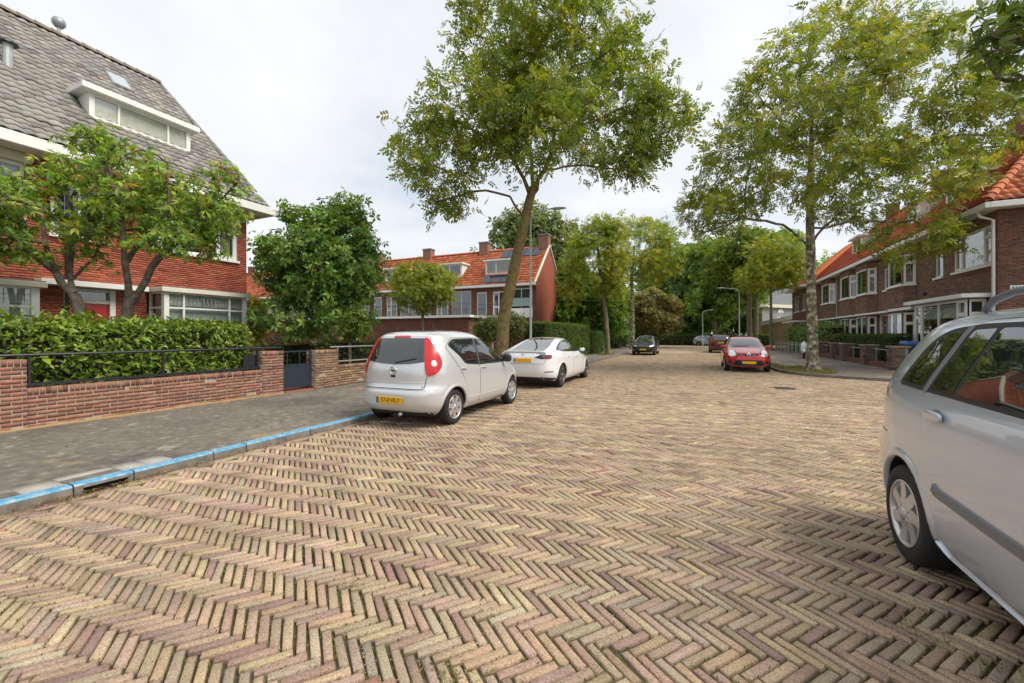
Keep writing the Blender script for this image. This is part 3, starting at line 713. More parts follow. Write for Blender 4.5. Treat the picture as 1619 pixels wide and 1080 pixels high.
        if curtain:
            w = (iu1 - iu0) * 0.16
            for (a, b) in ((iu0 + 0.01, iu0 + w), (iu1 - w, iu1 - 0.01)):
                k = 14; o = 0; V = []; F = []
                for i in range(k + 1):
                    u = a + (b - a) * i / k; dd = d - 0.2 + 0.03 * math.sin(i * 2.1); V += [s.P(u, dd, iz0), s.P(u, dd, iz1)]
                F += [(o + 2 * i, o + 2 * i + 2, o + 2 * i + 3, o + 2 * i + 1) for i in range(k)]
                MB().add(V, F).build('curtain', 'curtain', wn, fixn=False)
        return wn

def tile_template(w, l, wave=0.028, th=0.016, seg=6, lip=True):
    """S-shaped pantile: x across, y up the slope (0..l), z proud of the battens"""
    V = []; F = []
    for j, y in enumerate((0.0, l)):
        for i in range(seg + 1):
            t = i / seg; z = wave * (0.5 - 0.5 * math.cos(2 * PI * (t * 0.92 + 0.04))) + (0.022 if j == 0 else 0.0)
            V.append((w * (t - 0.5) * 1.05, y, z))
    n = seg + 1
    F = [(i, i + 1, n + i + 1, n + i) for i in range(seg)]
    if lip:
        o = len(V)
        for i in range(n): V.append((V[i][0], 0.004, V[i][2] - th))
        F += [(o + i, o + i + 1, i + 1, i) for i in range(seg)]
    return np.array(V), np.array(F)

def roof_tiles(parent, A, Udir, prof, ulen, w, l, pal, keep=None, n_single=0, mat='roof_tile', seed=5, wave=0.028, jit=0.14, name='tile'):
    """tiles over a slope. A: plan point at u=0; Udir along the eave; prof: list of (inward distance, z) from eave to ridge; inward = left of Udir."""
    r = np.random.default_rng(seed); U = np.array([Udir[0], Udir[1], 0.0]); U /= np.linalg.norm(U); I = np.array([-U[1], U[0], 0.0])
    pr = np.array(prof); seglen = np.hypot(np.diff(pr[:, 0]), np.diff(pr[:, 1])); cum = np.concatenate([[0], np.cumsum(seglen)])
    nr = int(cum[-1] / l); nc = int(ulen / w); T = []; RM = []
    for j in range(nr):
        sdist = j * l + 0.02; k = min(np.searchsorted(cum, sdist + 0.5 * l, side='right') - 1, len(seglen) - 1); f = (sdist - cum[k]) / seglen[k]
        inn = pr[k, 0] + (pr[k + 1, 0] - pr[k, 0]) * f; z = pr[k, 1] + (pr[k + 1, 1] - pr[k, 1]) * f
        up = I * (pr[k + 1, 0] - pr[k, 0]) / seglen[k] + np.array([0, 0, (pr[k + 1, 1] - pr[k, 1]) / seglen[k]]); nn = np.cross(U, up)
        for i in range(nc):
            u = (i + 0.5) * w
            if keep is not None and not keep(u, sdist, inn, z): continue
            p = np.array([A[0], A[1], 0]) + U * u + I * inn; p[2] = z
            T.append(p + nn * (0.012 + r.normal(0, 0.003))); RM.append(np.stack([U, up, nn], 1) @ rotz(np.array(r.normal(0, 0.012))))
    T = np.array(T); RM = np.array(RM); m = len(T); C = pick(pal, m, None, jit, r)
    tv, tf = tile_template(w, l * 1.12, wave)
    sel = np.zeros(m, bool)
    if n_single:
        dp = -T[:, 0] * SN + T[:, 1] * CS; sd = T[:, 0] * CS + T[:, 1] * SN
        iv = (dp > 1) & (np.abs(sd / dp) < 0.5 * W0 / FPX * 1.0) & ((T[:, 2] - CAMZ) / dp * FPX < HOR)
        sel[np.argsort(np.where(iv, dp, 999))[:n_single]] = True
        cache = []
        for q, i in enumerate(np.where(sel)[0]):
            if len(cache) < 40:
                ob = mesh_np(name, tv, tf, mat, parent, col=C[i][None], smooth=True, world=False); cache.append(ob.data)
            else:
                ob = bpy.data.objects.new(name, cache[int(r.integers(40))]); link(ob, parent)
            ob.matrix_local = Matrix.Translation(Vector(T[i]) - base_of(parent)) @ Matrix(RM[i].tolist()).to_4x4()
    V, F, CC = stamp(tv, tf, RM[~sel], T[~sel], C[~sel])
    if len(V): tag(mesh_np(name + '_field', V, F, mat, parent, col=CC, smooth=True), kind='stuff')
def ridge_caps(parent, a, b, pal, rad=0.13, step=0.36, name='ridge_tile', seed=3):
    a, b = Vector(a), Vector(b); L_ = (b - a).length; n = max(1, int(L_ / step)); d = (b - a) / n; r = np.random.default_rng(seed)
    u = d.normalized(); sx = u.cross(Vector((0, 0, 1))).normalized(); up = sx.cross(u); me = None
    for i in range(n):
        if me is None or i < 4:
            V = []; F = []; k = 7
            for j, (q, rr) in enumerate(((-0.03, rad * 1.12), (1.0, rad * 0.95))):
                for m in range(k):
                    an = PI * m / (k - 1); V.append(tuple(d * q + sx * math.cos(an) * rr + up * (math.sin(an) * rr - 0.02)))
            F = [(m, m + 1, k + m + 1, k + m) for m in range(k - 1)] + [tuple(range(k))]
            mesh = bpy.data.meshes.new(name); mesh.from_pydata(V, [], F); mesh.materials.append(MATS['roof_tile'])
            c = np.ones((len(V), 4), np.float32); c[:, :3] = pick(pal, 1, None, 0.1, r); at = mesh.color_attributes.new('Col', 'FLOAT_COLOR', 'POINT'); at.data.foreach_set('color', c.ravel())
            mesh.polygons.foreach_set('use_smooth', np.ones(len(F), bool)); me = mesh
        o = bpy.data.objects.new(name, me); link(o, parent); o.location = a + d * i - base_of(parent)
RED_BRICK = [(0.39, 0.100, 0.056), (0.35, 0.088, 0.052), (0.43, 0.122, 0.068), (0.30, 0.078, 0.052)]
BROWN_BRICK = [(0.205, 0.118, 0.090), (0.235, 0.132, 0.098), (0.17, 0.10, 0.08), (0.265, 0.145, 0.102)]
GREY_TILE = [(0.262, 0.247, 0.228), (0.24, 0.226, 0.21), (0.285, 0.266, 0.242), (0.215, 0.203, 0.19)]
ORANGE_TILE = [(0.49, 0.14, 0.06), (0.44, 0.12, 0.053), (0.53, 0.17, 0.075), (0.38, 0.11, 0.055)]
DEEP_ORANGE = [(0.46, 0.085, 0.035), (0.40, 0.07, 0.032), (0.50, 0.105, 0.04), (0.34, 0.06, 0.03)]

# ================================================================== red brick villa on the left
def villa():
    h = empty('brick_villa', (-15, 6, 0), label='red brick house with grey tiled roof, white dormer and red front door', cat='house')
    f = Facade((-15, 0), (0, 1), (1, 0)); yE = 9.95
    Y = lambda px, x=-15: y_at(px, x)
    ops = [(3.1, 4.5, 4.10, 5.70), (4.92, 6.03, 4.10, 5.42), (7.2, 9.62, 4.14, 5.50), (0.6, 2.2, 4.10, 5.70),
           (5.15, 6.2, 0.1, 2.75), (6.95, 9.45, 0.1, 2.86), (1.4, 4.49, 0.1, 2.75)]
    f.wall(h, -1.0, yE, 0.1, 6.0, ops, RED_BRICK, seed=2)
    g = Facade((-15, yE), (-1, 0), (0, 1)); g.wall(h, 0, 9.6, 0.1, 6.0, (), RED_BRICK, bricks=False, name='end_wall', mat='villa_brick')
    b = Facade((-24.6, -1.0), (1, 0), (0, -1)); b.wall(h, 0, 9.6, 0.1, 6.0, (), bricks=False, name='end_wall', mat='villa_brick')
    b = Facade((-24.6, yE), (0, -1), (-1, 0)); b.wall(h, 0, yE + 1, 0.1, 6.0, (), bricks=False, name='back_wall', mat='villa_brick')
    f.window(h, 3.1, 4.5, 4.10, 5.70, cols=(1, 1.2), fw=0.1, curtain=True); f.window(h, 0.6, 2.2, 4.10, 5.70, cols=(1, 1), fw=0.1)
    mb = MB(); f.box(mb, 2.95, 4.56, -0.02, 0.09, 5.70, 5.92); mb.build('lintel', 'cream_paint', h, bevel=0.01)
    mb = MB(); f.box(mb, 4.85, 6.10, -0.02, 0.06, 5.42, 5.54); mb.build('lintel', 'white_paint', h, bevel=0.01)
    f.window(h, 4.92, 6.03, 4.10, 5.42, cols=(1, 1), fw=0.08, curtain=True)
    f.window(h, 7.2, 9.62, 4.14, 5.50, cols=(1, 2, 1), rows=(3, 1.2), toplights=(0, 2), fw=0.08, curtain=True)
    mb = MB(); f.box(mb, 7.12, 9.70, -0.02, 0.06, 5.50, 5.62); mb.build('lintel', 'white_paint', h, bevel=0.01)
    # red front door, its frame and light
    mb = MB(); f.box(mb, 5.15, 5.24, -0.14, -0.02, 0.1, 2.75); f.box(mb, 6.08, 6.2, -0.14, 0.02, 0.1, 2.75); f.box(mb, 5.24, 6.08, -0.14, -0.02, 2.36, 2.46); f.box(mb, 5.24, 6.08, -0.14, -0.02, 2.68, 2.75)
    mb.build('door_frame', 'white_paint', h)
    mb = MB(); f.box(mb, 5.24, 6.08, -0.12, -0.07, 0.12, 2.36); dr = mb.build('door', 'red_door', h, bevel=0.004)
    for (a, c, z0, z1) in ((5.34, 5.62, 0.3, 1.15), (5.70, 5.98, 0.3, 1.15), (5.34, 5.98, 1.3, 2.2)):
        mb = MB(); f.box(mb, a, c, -0.07, -0.058, z0, z1); mb.build('panel', 'red_door', dr, bevel=0.005)
    mb = MB(); f.box(mb, 5.98, 6.02, -0.07, -0.02, 1.05, 1.2); mb.build('handle', 'chrome', dr)
    mb = MB(); f.box(mb, 5.24, 6.08, -0.10, -0.09, 2.46, 2.68); mb.build('pane', 'window_glass', dr)
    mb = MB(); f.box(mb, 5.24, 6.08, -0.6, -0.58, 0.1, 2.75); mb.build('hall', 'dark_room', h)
    # canopy board between the bays
    mb = MB(); f.box(mb, 4.62, 6.80, 0.0, 0.42, 2.76, 2.90); mb.build('canopy', 'white_paint', h, bevel=0.008)
    # bay windows: front, both sides, flat roof with deep white board
    def bay(y0, y1, zt, cols, blind, dd=0.8):
        fb = Facade((-15 + dd, 0), (0, 1), (1, 0)); z0 = 0.72; tz = zt - 0.43
        lo = Facade((-15, y0), (1, 0), (0, -1)); hi = Facade((-15 + dd, y1), (-1, 0), (0, 1))
        fb.wall(h, y0, y1, 0.1, z0, (), RED_BRICK, name='bay_base', seed=4); lo.wall(h, 0, dd, 0.1, z0, (), RED_BRICK, name='bay_base', seed=6); hi.wall(h, 0, dd, 0.1, z0, (), RED_BRICK, name='bay_base', seed=8)
        rows = ((tz - z0) / (zt - z0), 1 - (tz - z0) / (zt - z0))
        fb.window(h, y0 + 0.09, y1 - 0.09, z0, zt, cols=cols, rows=rows, d=0.0, fw=0.045, bar=0.05, toplights=range(len(cols)), inner=False, room=False, blind=blind)
        lo.window(h, 0.02, dd - 0.09, z0, zt, rows=rows, d=0.0, fw=0.045, toplights=(0,), inner=False, room=False, sill=False, blind=blind)
        hi.window(h, 0.09, dd - 0.02, z0, zt, rows=rows, d=0.0, fw=0.045, toplights=(0,), inner=False, room=False, sill=False, blind=blind)
        for yy in (y0, y1 - 0.09):
            mb = MB(); fb.box(mb, yy, yy + 0.09, -0.09, 0.012, 0.1, zt); mb.build('corner_post', 'white_paint', h, bevel=0.006)
        # leaded lights: fine bars over the top lights
        mb = MB(); y = y0 + 0.16
        while y < y1 - 0.12:
            fb.box(mb, y - 0.004, y + 0.004, -0.03, -0.022, tz + 0.05, zt - 0.06); y += 0.105
        for zz in (tz + 0.13, tz + 0.25): fb.box(mb, y0 + 0.12, y1 - 0.12, -0.029, -0.023, zz - 0.004, zz + 0.004)
        mb.build('leaded_bars', 'lead', h)
        mb = MB(); fb.box(mb, y0 + 0.1, y1 - 0.1, -0.075, -0.07, tz + 0.05, zt - 0.05); mb.build('light_backing', 'pale_glass', h)
        mb = MB(); fb.box(mb, y0 - 0.1, y1 + 0.1, -dd + 0.01, 0.12, zt, zt + 0.13); mb.build('bay_roof', 'cream_paint', h, bevel=0.01)
        mb = MB(); fb.box(mb, y0 - 0.08, y1 + 0.08, -dd + 0.01, 0.09, zt + 0.131, zt + 0.16); mb.build('roof_felt', 'lead', h)
        mb = MB(); f.box(mb, y0 + 0.03, y1 - 0.03, -1.6, -1.58, 0.2, zt); f.box(mb, y0 + 0.03, y1 - 0.03, -1.58, 0.6, 0.2, 0.22); f.box(mb, y0 + 0.02, y0 + 0.03, -1.58, -0.15, 0.2, zt); f.box(mb, y1 - 0.03, y1 - 0.02, -1.58, -0.15, 0.2, zt)
        mb.build('room', 'dark_room', h)
        mb = MB()
        for k in range(4): fb.box(mb, y0 + 1.05 + k * 0.11, y0 + 1.085 + k * 0.11, 0.0, 0.014, tz + 0.16, tz + 0.32)
        if y0 > 5: mb.build('house_sign', 'lead', h)
    bay(6.98, 9.42, 2.77, (0.9, 3.1, 1.0), 0.38); bay(1.45, 4.47, 2.62, (1, 3, 1), 0.42)
    # eaves: soffit and gutter board, round the end as well
    mb = MB().box(-15.0, -14.42, -1.6, 10.42, 5.93, 5.97).box(-24.6, -15.0, yE, 10.42, 5.93, 5.97); mb.build('soffit', 'cream_paint', h)
    mb = MB().box(-14.42, -14.27, -1.6, 10.57, 5.90, 6.17).box(-24.6, -14.42, 10.42, 10.57, 5.90, 6.17); mb.build('gutter', 'white_paint', h, bevel=0.012)
    # timber bracket and downpipe under the eaves
    mb = MB().bar((-14.95, 5.05, 4.7), (-14.95, 5.05, 5.93), 0.09).bar((-14.93, 5.05, 5.0), (-14.5, 5.05, 5.9), 0.08); mb.build('bracket', 'black_iron', h)
    mb = MB().tube([(-14.94, 5.2, 0.1), (-14.94, 5.2, 5.5), (-14.5, 5.22, 5.9)], 0.04, 8); mb.build('downpipe', 'black_iron', h)
    # roof
    XR, ZR, YR = -19.75, 11.62, y_at(252, -19.75)
    prof = [(0, 6.16), (0.75, 6.78), (-14.30 - XR, ZR)]
    def zroof(x): return np.interp(-14.30 - x, [p[0] for p in prof], [p[1] for p in prof])
    mb = MB(); yF = -1.6
    P3 = [(-14.32, 6.12), (-15.05, 6.74), (XR, ZR - 0.05)]
    V = [(x, yF, z) for x, z in P3] + [(x, 10.45 - (10.45 - YR) * (z - 6.12) / (ZR - 6.17), z) for x, z in P3]
    V2 = [(2 * XR - x, y, z) for x, y, z in V]
    mb.add(V, [(0, 1, 4, 3), (1, 2, 5, 4)]); mb.add(V2, [(0, 3, 4, 1), (1, 4, 5, 2)])
    mb.add([V[3], V[4], V[5], V2[4], V2[3]], [(0, 1, 2, 3, 4)]); mb.add([V[0], V[1], V[2], V2[1], V2[0]], [(0, 1, 2, 3, 4)])
    rf = mb.build('roof', 'slate', h, fixn=False)
    dx, dy0, dy1 = -16.0, y_at(141, -16.0), y_at(301, -16.0); dzb, dzt = float(zroof(dx)) - 0.02, 8.52
    def keep(u, sd, inn, z):
        y = u + yF; x = -14.30 - inn
        if y > 10.45 - (10.45 - YR) * (z - 6.12) / (ZR - 6.17) - 0.1: return False
        if dy0 - 0.05 < y < dy1 + 0.05 and dx - 0.75 < x < dx - 0.1: return False
        return True
    roof_tiles(rf, (-14.30, yF), (0, 1), prof, 12.2, 0.235, 0.27, GREY_TILE, keep, n_single=300, seed=12, wave=0.036, jit=0.10)
    ridge_caps(rf, (XR, yF, ZR), (XR, YR, ZR), [(0.24, 0.20, 0.16), (0.20, 0.18, 0.15)], rad=0.15, step=0.38)
    ridge_caps(rf, (XR, YR, ZR - 0.02), (-15.05, 10.3, 6.84), GREY_TILE, rad=0.085, step=0.34, name='hip_tile')
    # dormer
    d = Facade((dx, 0), (0, 1), (1, 0))
    zs = lambda x: float(zroof(x))
    for yy in (dy0, dy1 - 0.05):
        mb = MB()
        V = [(dx, yy, dzb), (dx, yy, dzt), (dx - 0.85, yy, dzt), (dx - 0.85, yy, zs(dx - 0.85))]
        W2 = [(x, yy + 0.05, z) for x, yy_, z in V]; mb.add(V + W2, [(0, 1, 2, 3), (7, 6, 5, 4), (0, 4, 5, 1), (1, 5, 6, 2), (2, 6, 7, 3), (3, 7, 4, 0)])
        mb.build('dormer_cheek', 'white_paint', rf)
    mb = MB().box(dx - 1.0, dx + 0.20, dy0 - 0.22, dy1 + 0.2, dzt, dzt + 0.17); mb.build('dormer_roof', 'white_paint', rf, bevel=0.015)
    d.window(rf, dy0 + 0.05, dy1 - 0.05, dzb + 0.06, dzt, cols=(1.0, 2.3, 0.95), fw=0.07, d=0.0, sill=False, room=False, name='dormer_window')
    mb = MB(); d.box(mb, dy0 + 0.06, dy1 - 0.06, -0.085, -0.075, dzb + 0.07, dzt - 0.07); mb.build('dormer_blind', 'pale_blind', rf)
    # roof window
    def hit(px, py):
        best = None
        for x in np.linspace(-14.4, XR, 400):
            y = y_at(px, x); e = abs(z_at(py, x, y) - zroof(x))
            if best is None or e < best[0]: best = (e, x, y)
        return best[1], best[2], float(zroof(best[1]))
    sx, sy, sz = hit(187, 131); sl = Vector((-(-14.30 - XR - 0.75), 0, ZR - 6.78)).normalized(); nn = Vector((-sl.z * -1, 0, 0)); nn = Vector((sl.z, 0, -sl.x)).normalized()
    def SP(a, b, c): q = Vector((sx, sy, sz)) + Vector((0, 1, 0)) * a + sl * b + nn * c; return tuple(q)
    mb = MB().box(-0.30, 0.30, -0.42, 0.42, 0.0, 0.09, T=SP); mb.build('roof_window', 'lead', rf)
    mb = MB().box(-0.24, 0.24, -0.36, 0.36, 0.091, 0.10, T=SP); mb.build('roof_window_pane', 'sky_glass', rf)
    vx, vy, vz = hit(12, 106)
    mb = MB().tube([(vx, vy, vz - 0.1), (vx, vy, vz + 0.62)], 0.1, 12); vp = mb.build('vent_pipe', 'galvanised', rf, smooth=False)
    MB().lathe([(0.0, 0.80), (0.2, 0.66), (0.21, 0.62), (0.0, 0.62)], (vx, vy, vz), n=14).build('vent_cap', 'black_iron', vp)
    by = y_at(93, XR)
    mb = MB().tube([(XR, by, ZR), (XR, by, ZR + 0.28)], 0.05, 8); bv = mb.build('ridge_vent', 'galvanised', rf)
    MB().lathe([(0.0, -0.2), (0.1, -0.17), (0.17, -0.08), (0.18, 0.02), (0.14, 0.12), (0.0, 0.18)], (XR, by, ZR + 0.46), n=16).build('vent_ball', 'zinc', bv, smooth=True)
noise_mix('villa_brick', [(0.30, 0.07, 0.045), (0.38, 0.085, 0.05), (0.33, 0.10, 0.07)], scale=3)
simple('pale_glass', (0.62, 0.63, 0.58), rough=0.4, var=0.12, scale=10)
simple('pale_blind', (0.82, 0.78, 0.72), rough=0.8, var=0.04)
simple('sky_glass', (0.35, 0.4, 0.45), rough=0.03, spec=1.0, coat=1.0)
villa()

# ================================================================== brown brick terrace on the right
def terrace_right():
    h = empty('brick_terrace', (9.7, 30, 0), label='brown brick terrace with orange pantile roof and white bay windows', cat='house')
    XF = 9.7; f = Facade((XF, 0), (0, 1), (-1, 0)); y0, y1 = 20.45, 45.4; ze = 5.98
    PB = 0.45
    bays = [(26.45, 26.80, 28.53, 28.9), (31.3, 31.58, 33.45, 33.75), (34.5, 34.85, 36.7, 37.0), (39.4, 39.7, 41.6, 41.9)]
    up = [(20.83, 23.32, 4.10, 5.52), (24.11, 24.79, 4.05, 5.15), (29.92, 30.4, 4.05, 5.25)]
    gr = [(20.95, 25.35, 0.1, 2.92), (29.4, 30.9, 0.1, 2.72), (25.7, 26.35, 0.1, 2.7), (37.5, 38.9, 0.1, 2.72)]
    ops = up + gr + [(b[0], b[3], 0.1, 5.95) for b in bays]
    f.wall(h, y0, y1, 0.1, ze, ops, BROWN_BRICK, seed=21)
    g = Facade((XF, y0), (1, 0), (0, -1)); g.wall(h, 0, 9.0, 0.1, ze, (), [(0.175, 0.085, 0.062), (0.14, 0.07, 0.055), (0.215, 0.10, 0.068), (0.20, 0.085, 0.06)], name='end_wall', seed=22)
    b = Facade((XF + 9, y0), (0, 1), (1, 0)); b.wall(h, 0, y1 - y0, 0.1, ze, (), name='back_wall', bricks=False, mat='brown_wall')
    b = Facade((XF + 9, y1), (-1, 0), (0, 1)); b.wall(h, 0, 9.0, 0.1, ze, (), name='end_wall', bricks=False, mat='brown_wall')
    f.window(h, 20.83, 23.32, 4.10, 5.52, cols=(0.8, 2.3, 0.8), rows=(3, 1), toplights=(0, 2), fw=0.07, sill=False)
    mb = MB(); f.box(mb, 20.75, 23.4, -0.03, 0.06, 4.0, 4.09); mb.build('sill', 'white_paint', h); mb = MB(); f.box(mb, 20.75, 23.42, -0.02, 0.03, 3.86, 3.96); mb.build('brick_sill', 'brown_wall', h)
    f.window(h, 24.11, 24.79, 4.05, 5.15, fw=0.07); f.window(h, 29.92, 30.4, 4.05, 5.25, fw=0.06)
    # near ground-floor bay with a deep white slab
    q = Facade((XF - 0.55, 0), (0, 1), (-1, 0)); q2 = Facade((XF - 0.55, 25.2), (1, 0), (0, 1)); q3 = Facade((XF, 21.1), (-1, 0), (0, -1))
    q.window(h, 21.1, 25.2, 0.75, 2.85, cols=(0.8, 1.9, 1.9, 0.8), rows=(3, 1), toplights=(0, 3), fw=0.08, d=0.0, blind=0.3)
    q3.window(h, 0.02, 0.53, 0.75, 2.85, rows=(3, 1), toplights=(0,), fw=0.06, d=0.0, sill=False, room=False); q2.window(h, 0.02, 0.53, 0.75, 2.85, fw=0.06, d=0.0, sill=False, room=False)
    q.wall(h, 21.1, 25.2, 0.1, 0.75, (), BROWN_BRICK, name='bay_base', seed=25); q3.wall(h, 0, 0.55, 0.1, 0.75, (), BROWN_BRICK, name='bay_base', seed=26); q2.wall(h, 0, 0.55, 0.1, 0.75, (), BROWN_BRICK, name='bay_base', seed=27)
    mb = MB(); f.box(mb, 20.75, 25.5, 0.0, 0.85, 2.88, 3.03); mb.build('bay_roof', 'white_paint', h, bevel=0.015)
    mb = MB(); f.box(mb, 20.85, 25.45, 0.0, 0.80, 3.031, 3.06); mb.build('roof_felt', 'lead', h)
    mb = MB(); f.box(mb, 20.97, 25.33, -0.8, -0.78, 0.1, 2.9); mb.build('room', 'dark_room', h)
    mb = MB(); f.box(mb, 25.6, 28.2, 0.0, 0.55, 2.72, 2.85); mb.build('canopy', 'white_paint', h, bevel=0.01)
    mb = MB(); f.box(mb, 28.2, 45.3, 0.0, 0.58, 2.70, 2.80); mb.build('canopy', 'white_paint', h, bevel=0.01)
    # two-storey canted bays
    for (a, b_, c, d_) in bays:
        pts = [(XF, a), (XF - PB, b_), (XF - PB, c), (XF, d_)]
        for k in range(3):
            p, r_ = Vector(pts[k]), Vector(pts[k + 1]); L_ = (r_ - p).length; u = (r_ - p) / L_
            out = (-u.y, u.x)
            if out[0] > 0 or (k == 0 and out[1] > 0) or (k == 2 and out[1] < 0): out = (u.y, -u.x)
            fb = Facade(tuple(p), tuple(u), out)
            big = k == 1
            ow = [(0.05, L_ - 0.05, 4.02, 5.50), (0.05, L_ - 0.05, 0.75, 2.62)]
            fb.wall(h, 0, L_, 0.1, 5.95, ow, BROWN_BRICK, name='bay_wall', seed=int(a * 10) + k)
            kw = dict(cols=(1.0,), fw=0.06, d=-0.02, sill=True)
            if big: fb.window(h, *ow[0], **kw, curtain=True); fb.window(h, *ow[1], cols=(1, 1), fw=0.06, d=-0.02, blind=0.25)
            else: fb.window(h, *ow[0], rows=(3, 1.1), toplights=(0,), **kw); fb.window(h, *ow[1], rows=(3, 1.1), toplights=(0,), **kw)
        mb = MB(); mb.add([(XF, a, 5.94), (XF - PB, b_, 5.94), (XF - PB, c, 5.94), (XF, d_, 5.94)], [(0, 1, 2, 3)]); mb.build('bay_top', 'white_paint', h, fixn=False)
    # doors in recessed porches
    for (a, b_, mt) in ((29.4, 30.9, 'red_wood'), (25.7, 26.35, 'white_paint'), (37.5, 38.9, 'red_wood')):
        mb = MB(); f.box(mb, a, a + 0.1, -0.14, 0.02, 0.1, 2.70); f.box(mb, b_ - 0.1, b_, -0.14, 0.02, 0.1, 2.70); f.box(mb, a + 0.1, b_ - 0.1, -0.14, -0.02, 2.58, 2.70); mb.build('door_frame', 'white_paint', h)
        mb = MB(); f.box(mb, a + 0.1, b_ - 0.1, -0.13, -0.08, 0.12, 2.58); dr = mb.build('door', mt, h)
        mb = MB(); f.box(mb, a + 0.2, b_ - 0.2, -0.08, -0.07, 1.3, 2.3); mb.build('pane', 'car_glass', dr)
        mb = MB(); f.box(mb, a + 0.14, a + 0.18, -0.08, -0.03, 1.0, 1.15); mb.build('handle', 'chrome', dr)
    # gutter with soffit, downpipe, sign
    mb = MB(); mb.box(XF - 0.5, XF, y0 - 0.5, y1, 5.95, 5.98).box(XF, XF + 9.4, y0 - 0.5, y0, 5.95, 5.98); mb.build('soffit', 'white_paint', h)
    mb = MB(); mb.box(XF - 0.64, XF - 0.5, y0 - 0.64, y1, 5.90, 6.10).box(XF - 0.5, XF + 9.4, y0 - 0.64, y0 - 0.5, 5.90, 6.10); mb.build('gutter', 'white_paint', h, bevel=0.012)
    mb = MB().tube([(XF - 0.5, y0 + 0.12, 5.93), (XF - 0.42, y0 + 0.12, 5.75), (XF - 0.09, y0 + 0.1, 5.6), (XF - 0.08, y0 + 0.1, 0.1)], 0.05, 10); mb.build('downpipe', 'white_paint', h, smooth=True)
    mb = MB().tube([(XF - 0.06, 39.0, 5.9), (XF - 0.06, 39.0, 0.1)], 0.04, 8); mb.build('downpipe', 'galvanised', h)
    mb = MB(); g.box(mb, 0.28, 1.1, 0.002, 0.02, 3.08, 3.24); sg = mb.build('wall_sign', 'sign_white', h)
    mb = MB()
    for k in range(9): g.box(mb, 0.33 + k * 0.083, 0.38 + k * 0.083, 0.021, 0.023, 3.12, 3.20)
    mb.build('sign_marks', 'sign_blue', sg)
    mb = MB().lathe([(0.0, 0.0), (0.05, 0.0), (0.06, 0.1), (0.06, 0.2), (0.03, 0.22)], (XF - 0.03, 25.55, 3.4), axis='y', n=12).bar((XF, 25.55, 3.5), (XF - 0.15, 25.6, 3.42), 0.04); mb.build('wall_lamp', 'black_iron', h)
    # roof: street slope, near hip, back slopes
    ex, ey, xr, zr = XF - 0.6, y0 - 0.6, 13.6, 10.5; yr = ey + (xr - ex); yb = y1; z0 = 6.08
    xb = 2 * xr - ex
    mb = MB(); A, B_, Rg, R2, C_ = (ex, ey, z0), (ex, yb, z0), (xr, yr, zr), (xr, yb, zr), (xb, ey, z0); D_ = (xb, yb, z0)
    mb.add([A, B_, R2, Rg], [(0, 1, 2, 3)]).add([A, Rg, C_], [(0, 1, 2)]).add([C_, Rg, R2, D_], [(0, 1, 2, 3)]).add([B_, D_, R2], [(0, 1, 2)])
    rf = mb.build('roof', 'deep_roof', h, fixn=False)
    pr = [(0, z0 + 0.02), (xr - ex, zr + 0.02)]
    dorm = [(24.2, 25.6, 7.55), (28.0, 29.4, 7.55), (36.5, 38.3, 7.3)]
    def keep(u, sd, inn, z):
        y = yb - u
        return y > ey + inn and not any(a - 0.1 < y < b_ + 0.1 and 1.35 < inn < 2.6 for a, b_, zz in dorm)
    roof_tiles(rf, (ex, yb), (0, -1), pr, yb - ey, 0.25, 0.33, DEEP_ORANGE, keep, n_single=200, seed=31, wave=0.045)
    roof_tiles(rf, (xb, ey), (-1, 0), pr, xb - ex, 0.25, 0.33, DEEP_ORANGE, lambda u, sd, inn, z: (xb - u) > ex + inn and (xb - u) < xb - inn and (xb - u) < 19, n_single=60, seed=32, wave=0.045)  if False else roof_tiles(rf, (ex, ey), (1, 0), pr, 8.5, 0.25, 0.33, ORANGE_TILE, lambda u, sd, inn, z: u > inn and u < (xb - ex) - inn, n_single=100, seed=32, wave=0.045, name='hip_end_tile')
    ridge_caps(rf, (ex + 0.05, ey + 0.05, z0 + 0.1), (xr, yr, zr + 0.08), ORANGE_TILE, rad=0.14, step=0.36, name='hip_tile')
    ridge_caps(rf, (xr, yr, zr + 0.06), (xr, yb, zr + 0.06), DEEP_ORANGE, rad=0.14, step=0.4)
    for (a, b_, zt) in dorm:
        xd = ex + 1.3; zb = z0 + (1.3) * (zr - z0) / (xr - ex); sl = (zr - z0) / (xr - ex); zt = zb + 1.05
        fd = Facade((xd, 0), (0, 1), (-1, 0))
        for yy in (a, b_ - 0.06):
            mb = MB()
            V = [(xd, yy, zb), (xd, yy, zt), (xd + 1.05 / sl, yy, zt)]; W2 = [(x, yy + 0.06, z) for x, _, z in V]
            mb.add(V + W2, [(0, 1, 2), (5, 4, 3), (0, 3, 4, 1), (1, 4, 5, 2), (2, 5, 3, 0)])
            mb.build('dormer_cheek', 'white_paint', rf)
        mb = MB().box(xd - 0.22, xd + 1.15 / sl, a - 0.16, b_ + 0.16, zt, zt + 0.14); mb.build('dormer_roof', 'white_paint', rf, bevel=0.012)
        fd.window(rf, a + 0.06, b_ - 0.06, zb + 0.05, zt, cols=(1, 1), fw=0.07, d=0.0, sill=False, room=False, name='dormer_window', curtain=True)
        mb = MB(); fd.box(mb, a + 0.06, b_ - 0.06, -0.5, -0.48, zb + 0.4, zt - 0.01); mb.build('dormer_room', 'dark_room', rf)
    for yy in (27.0, 34.0, 41.0):
        mb = MB().box(xr - 0.3, xr + 0.3, yy - 0.4, yy + 0.4, zr - 0.5, zr + 0.9); c = mb.build('chimney', 'brown_wall', rf); MB().box(xr - 0.36, xr + 0.36, yy - 0.46, yy + 0.46, zr + 0.9, zr + 1.0).build('chimney_cap', 'lead', c)
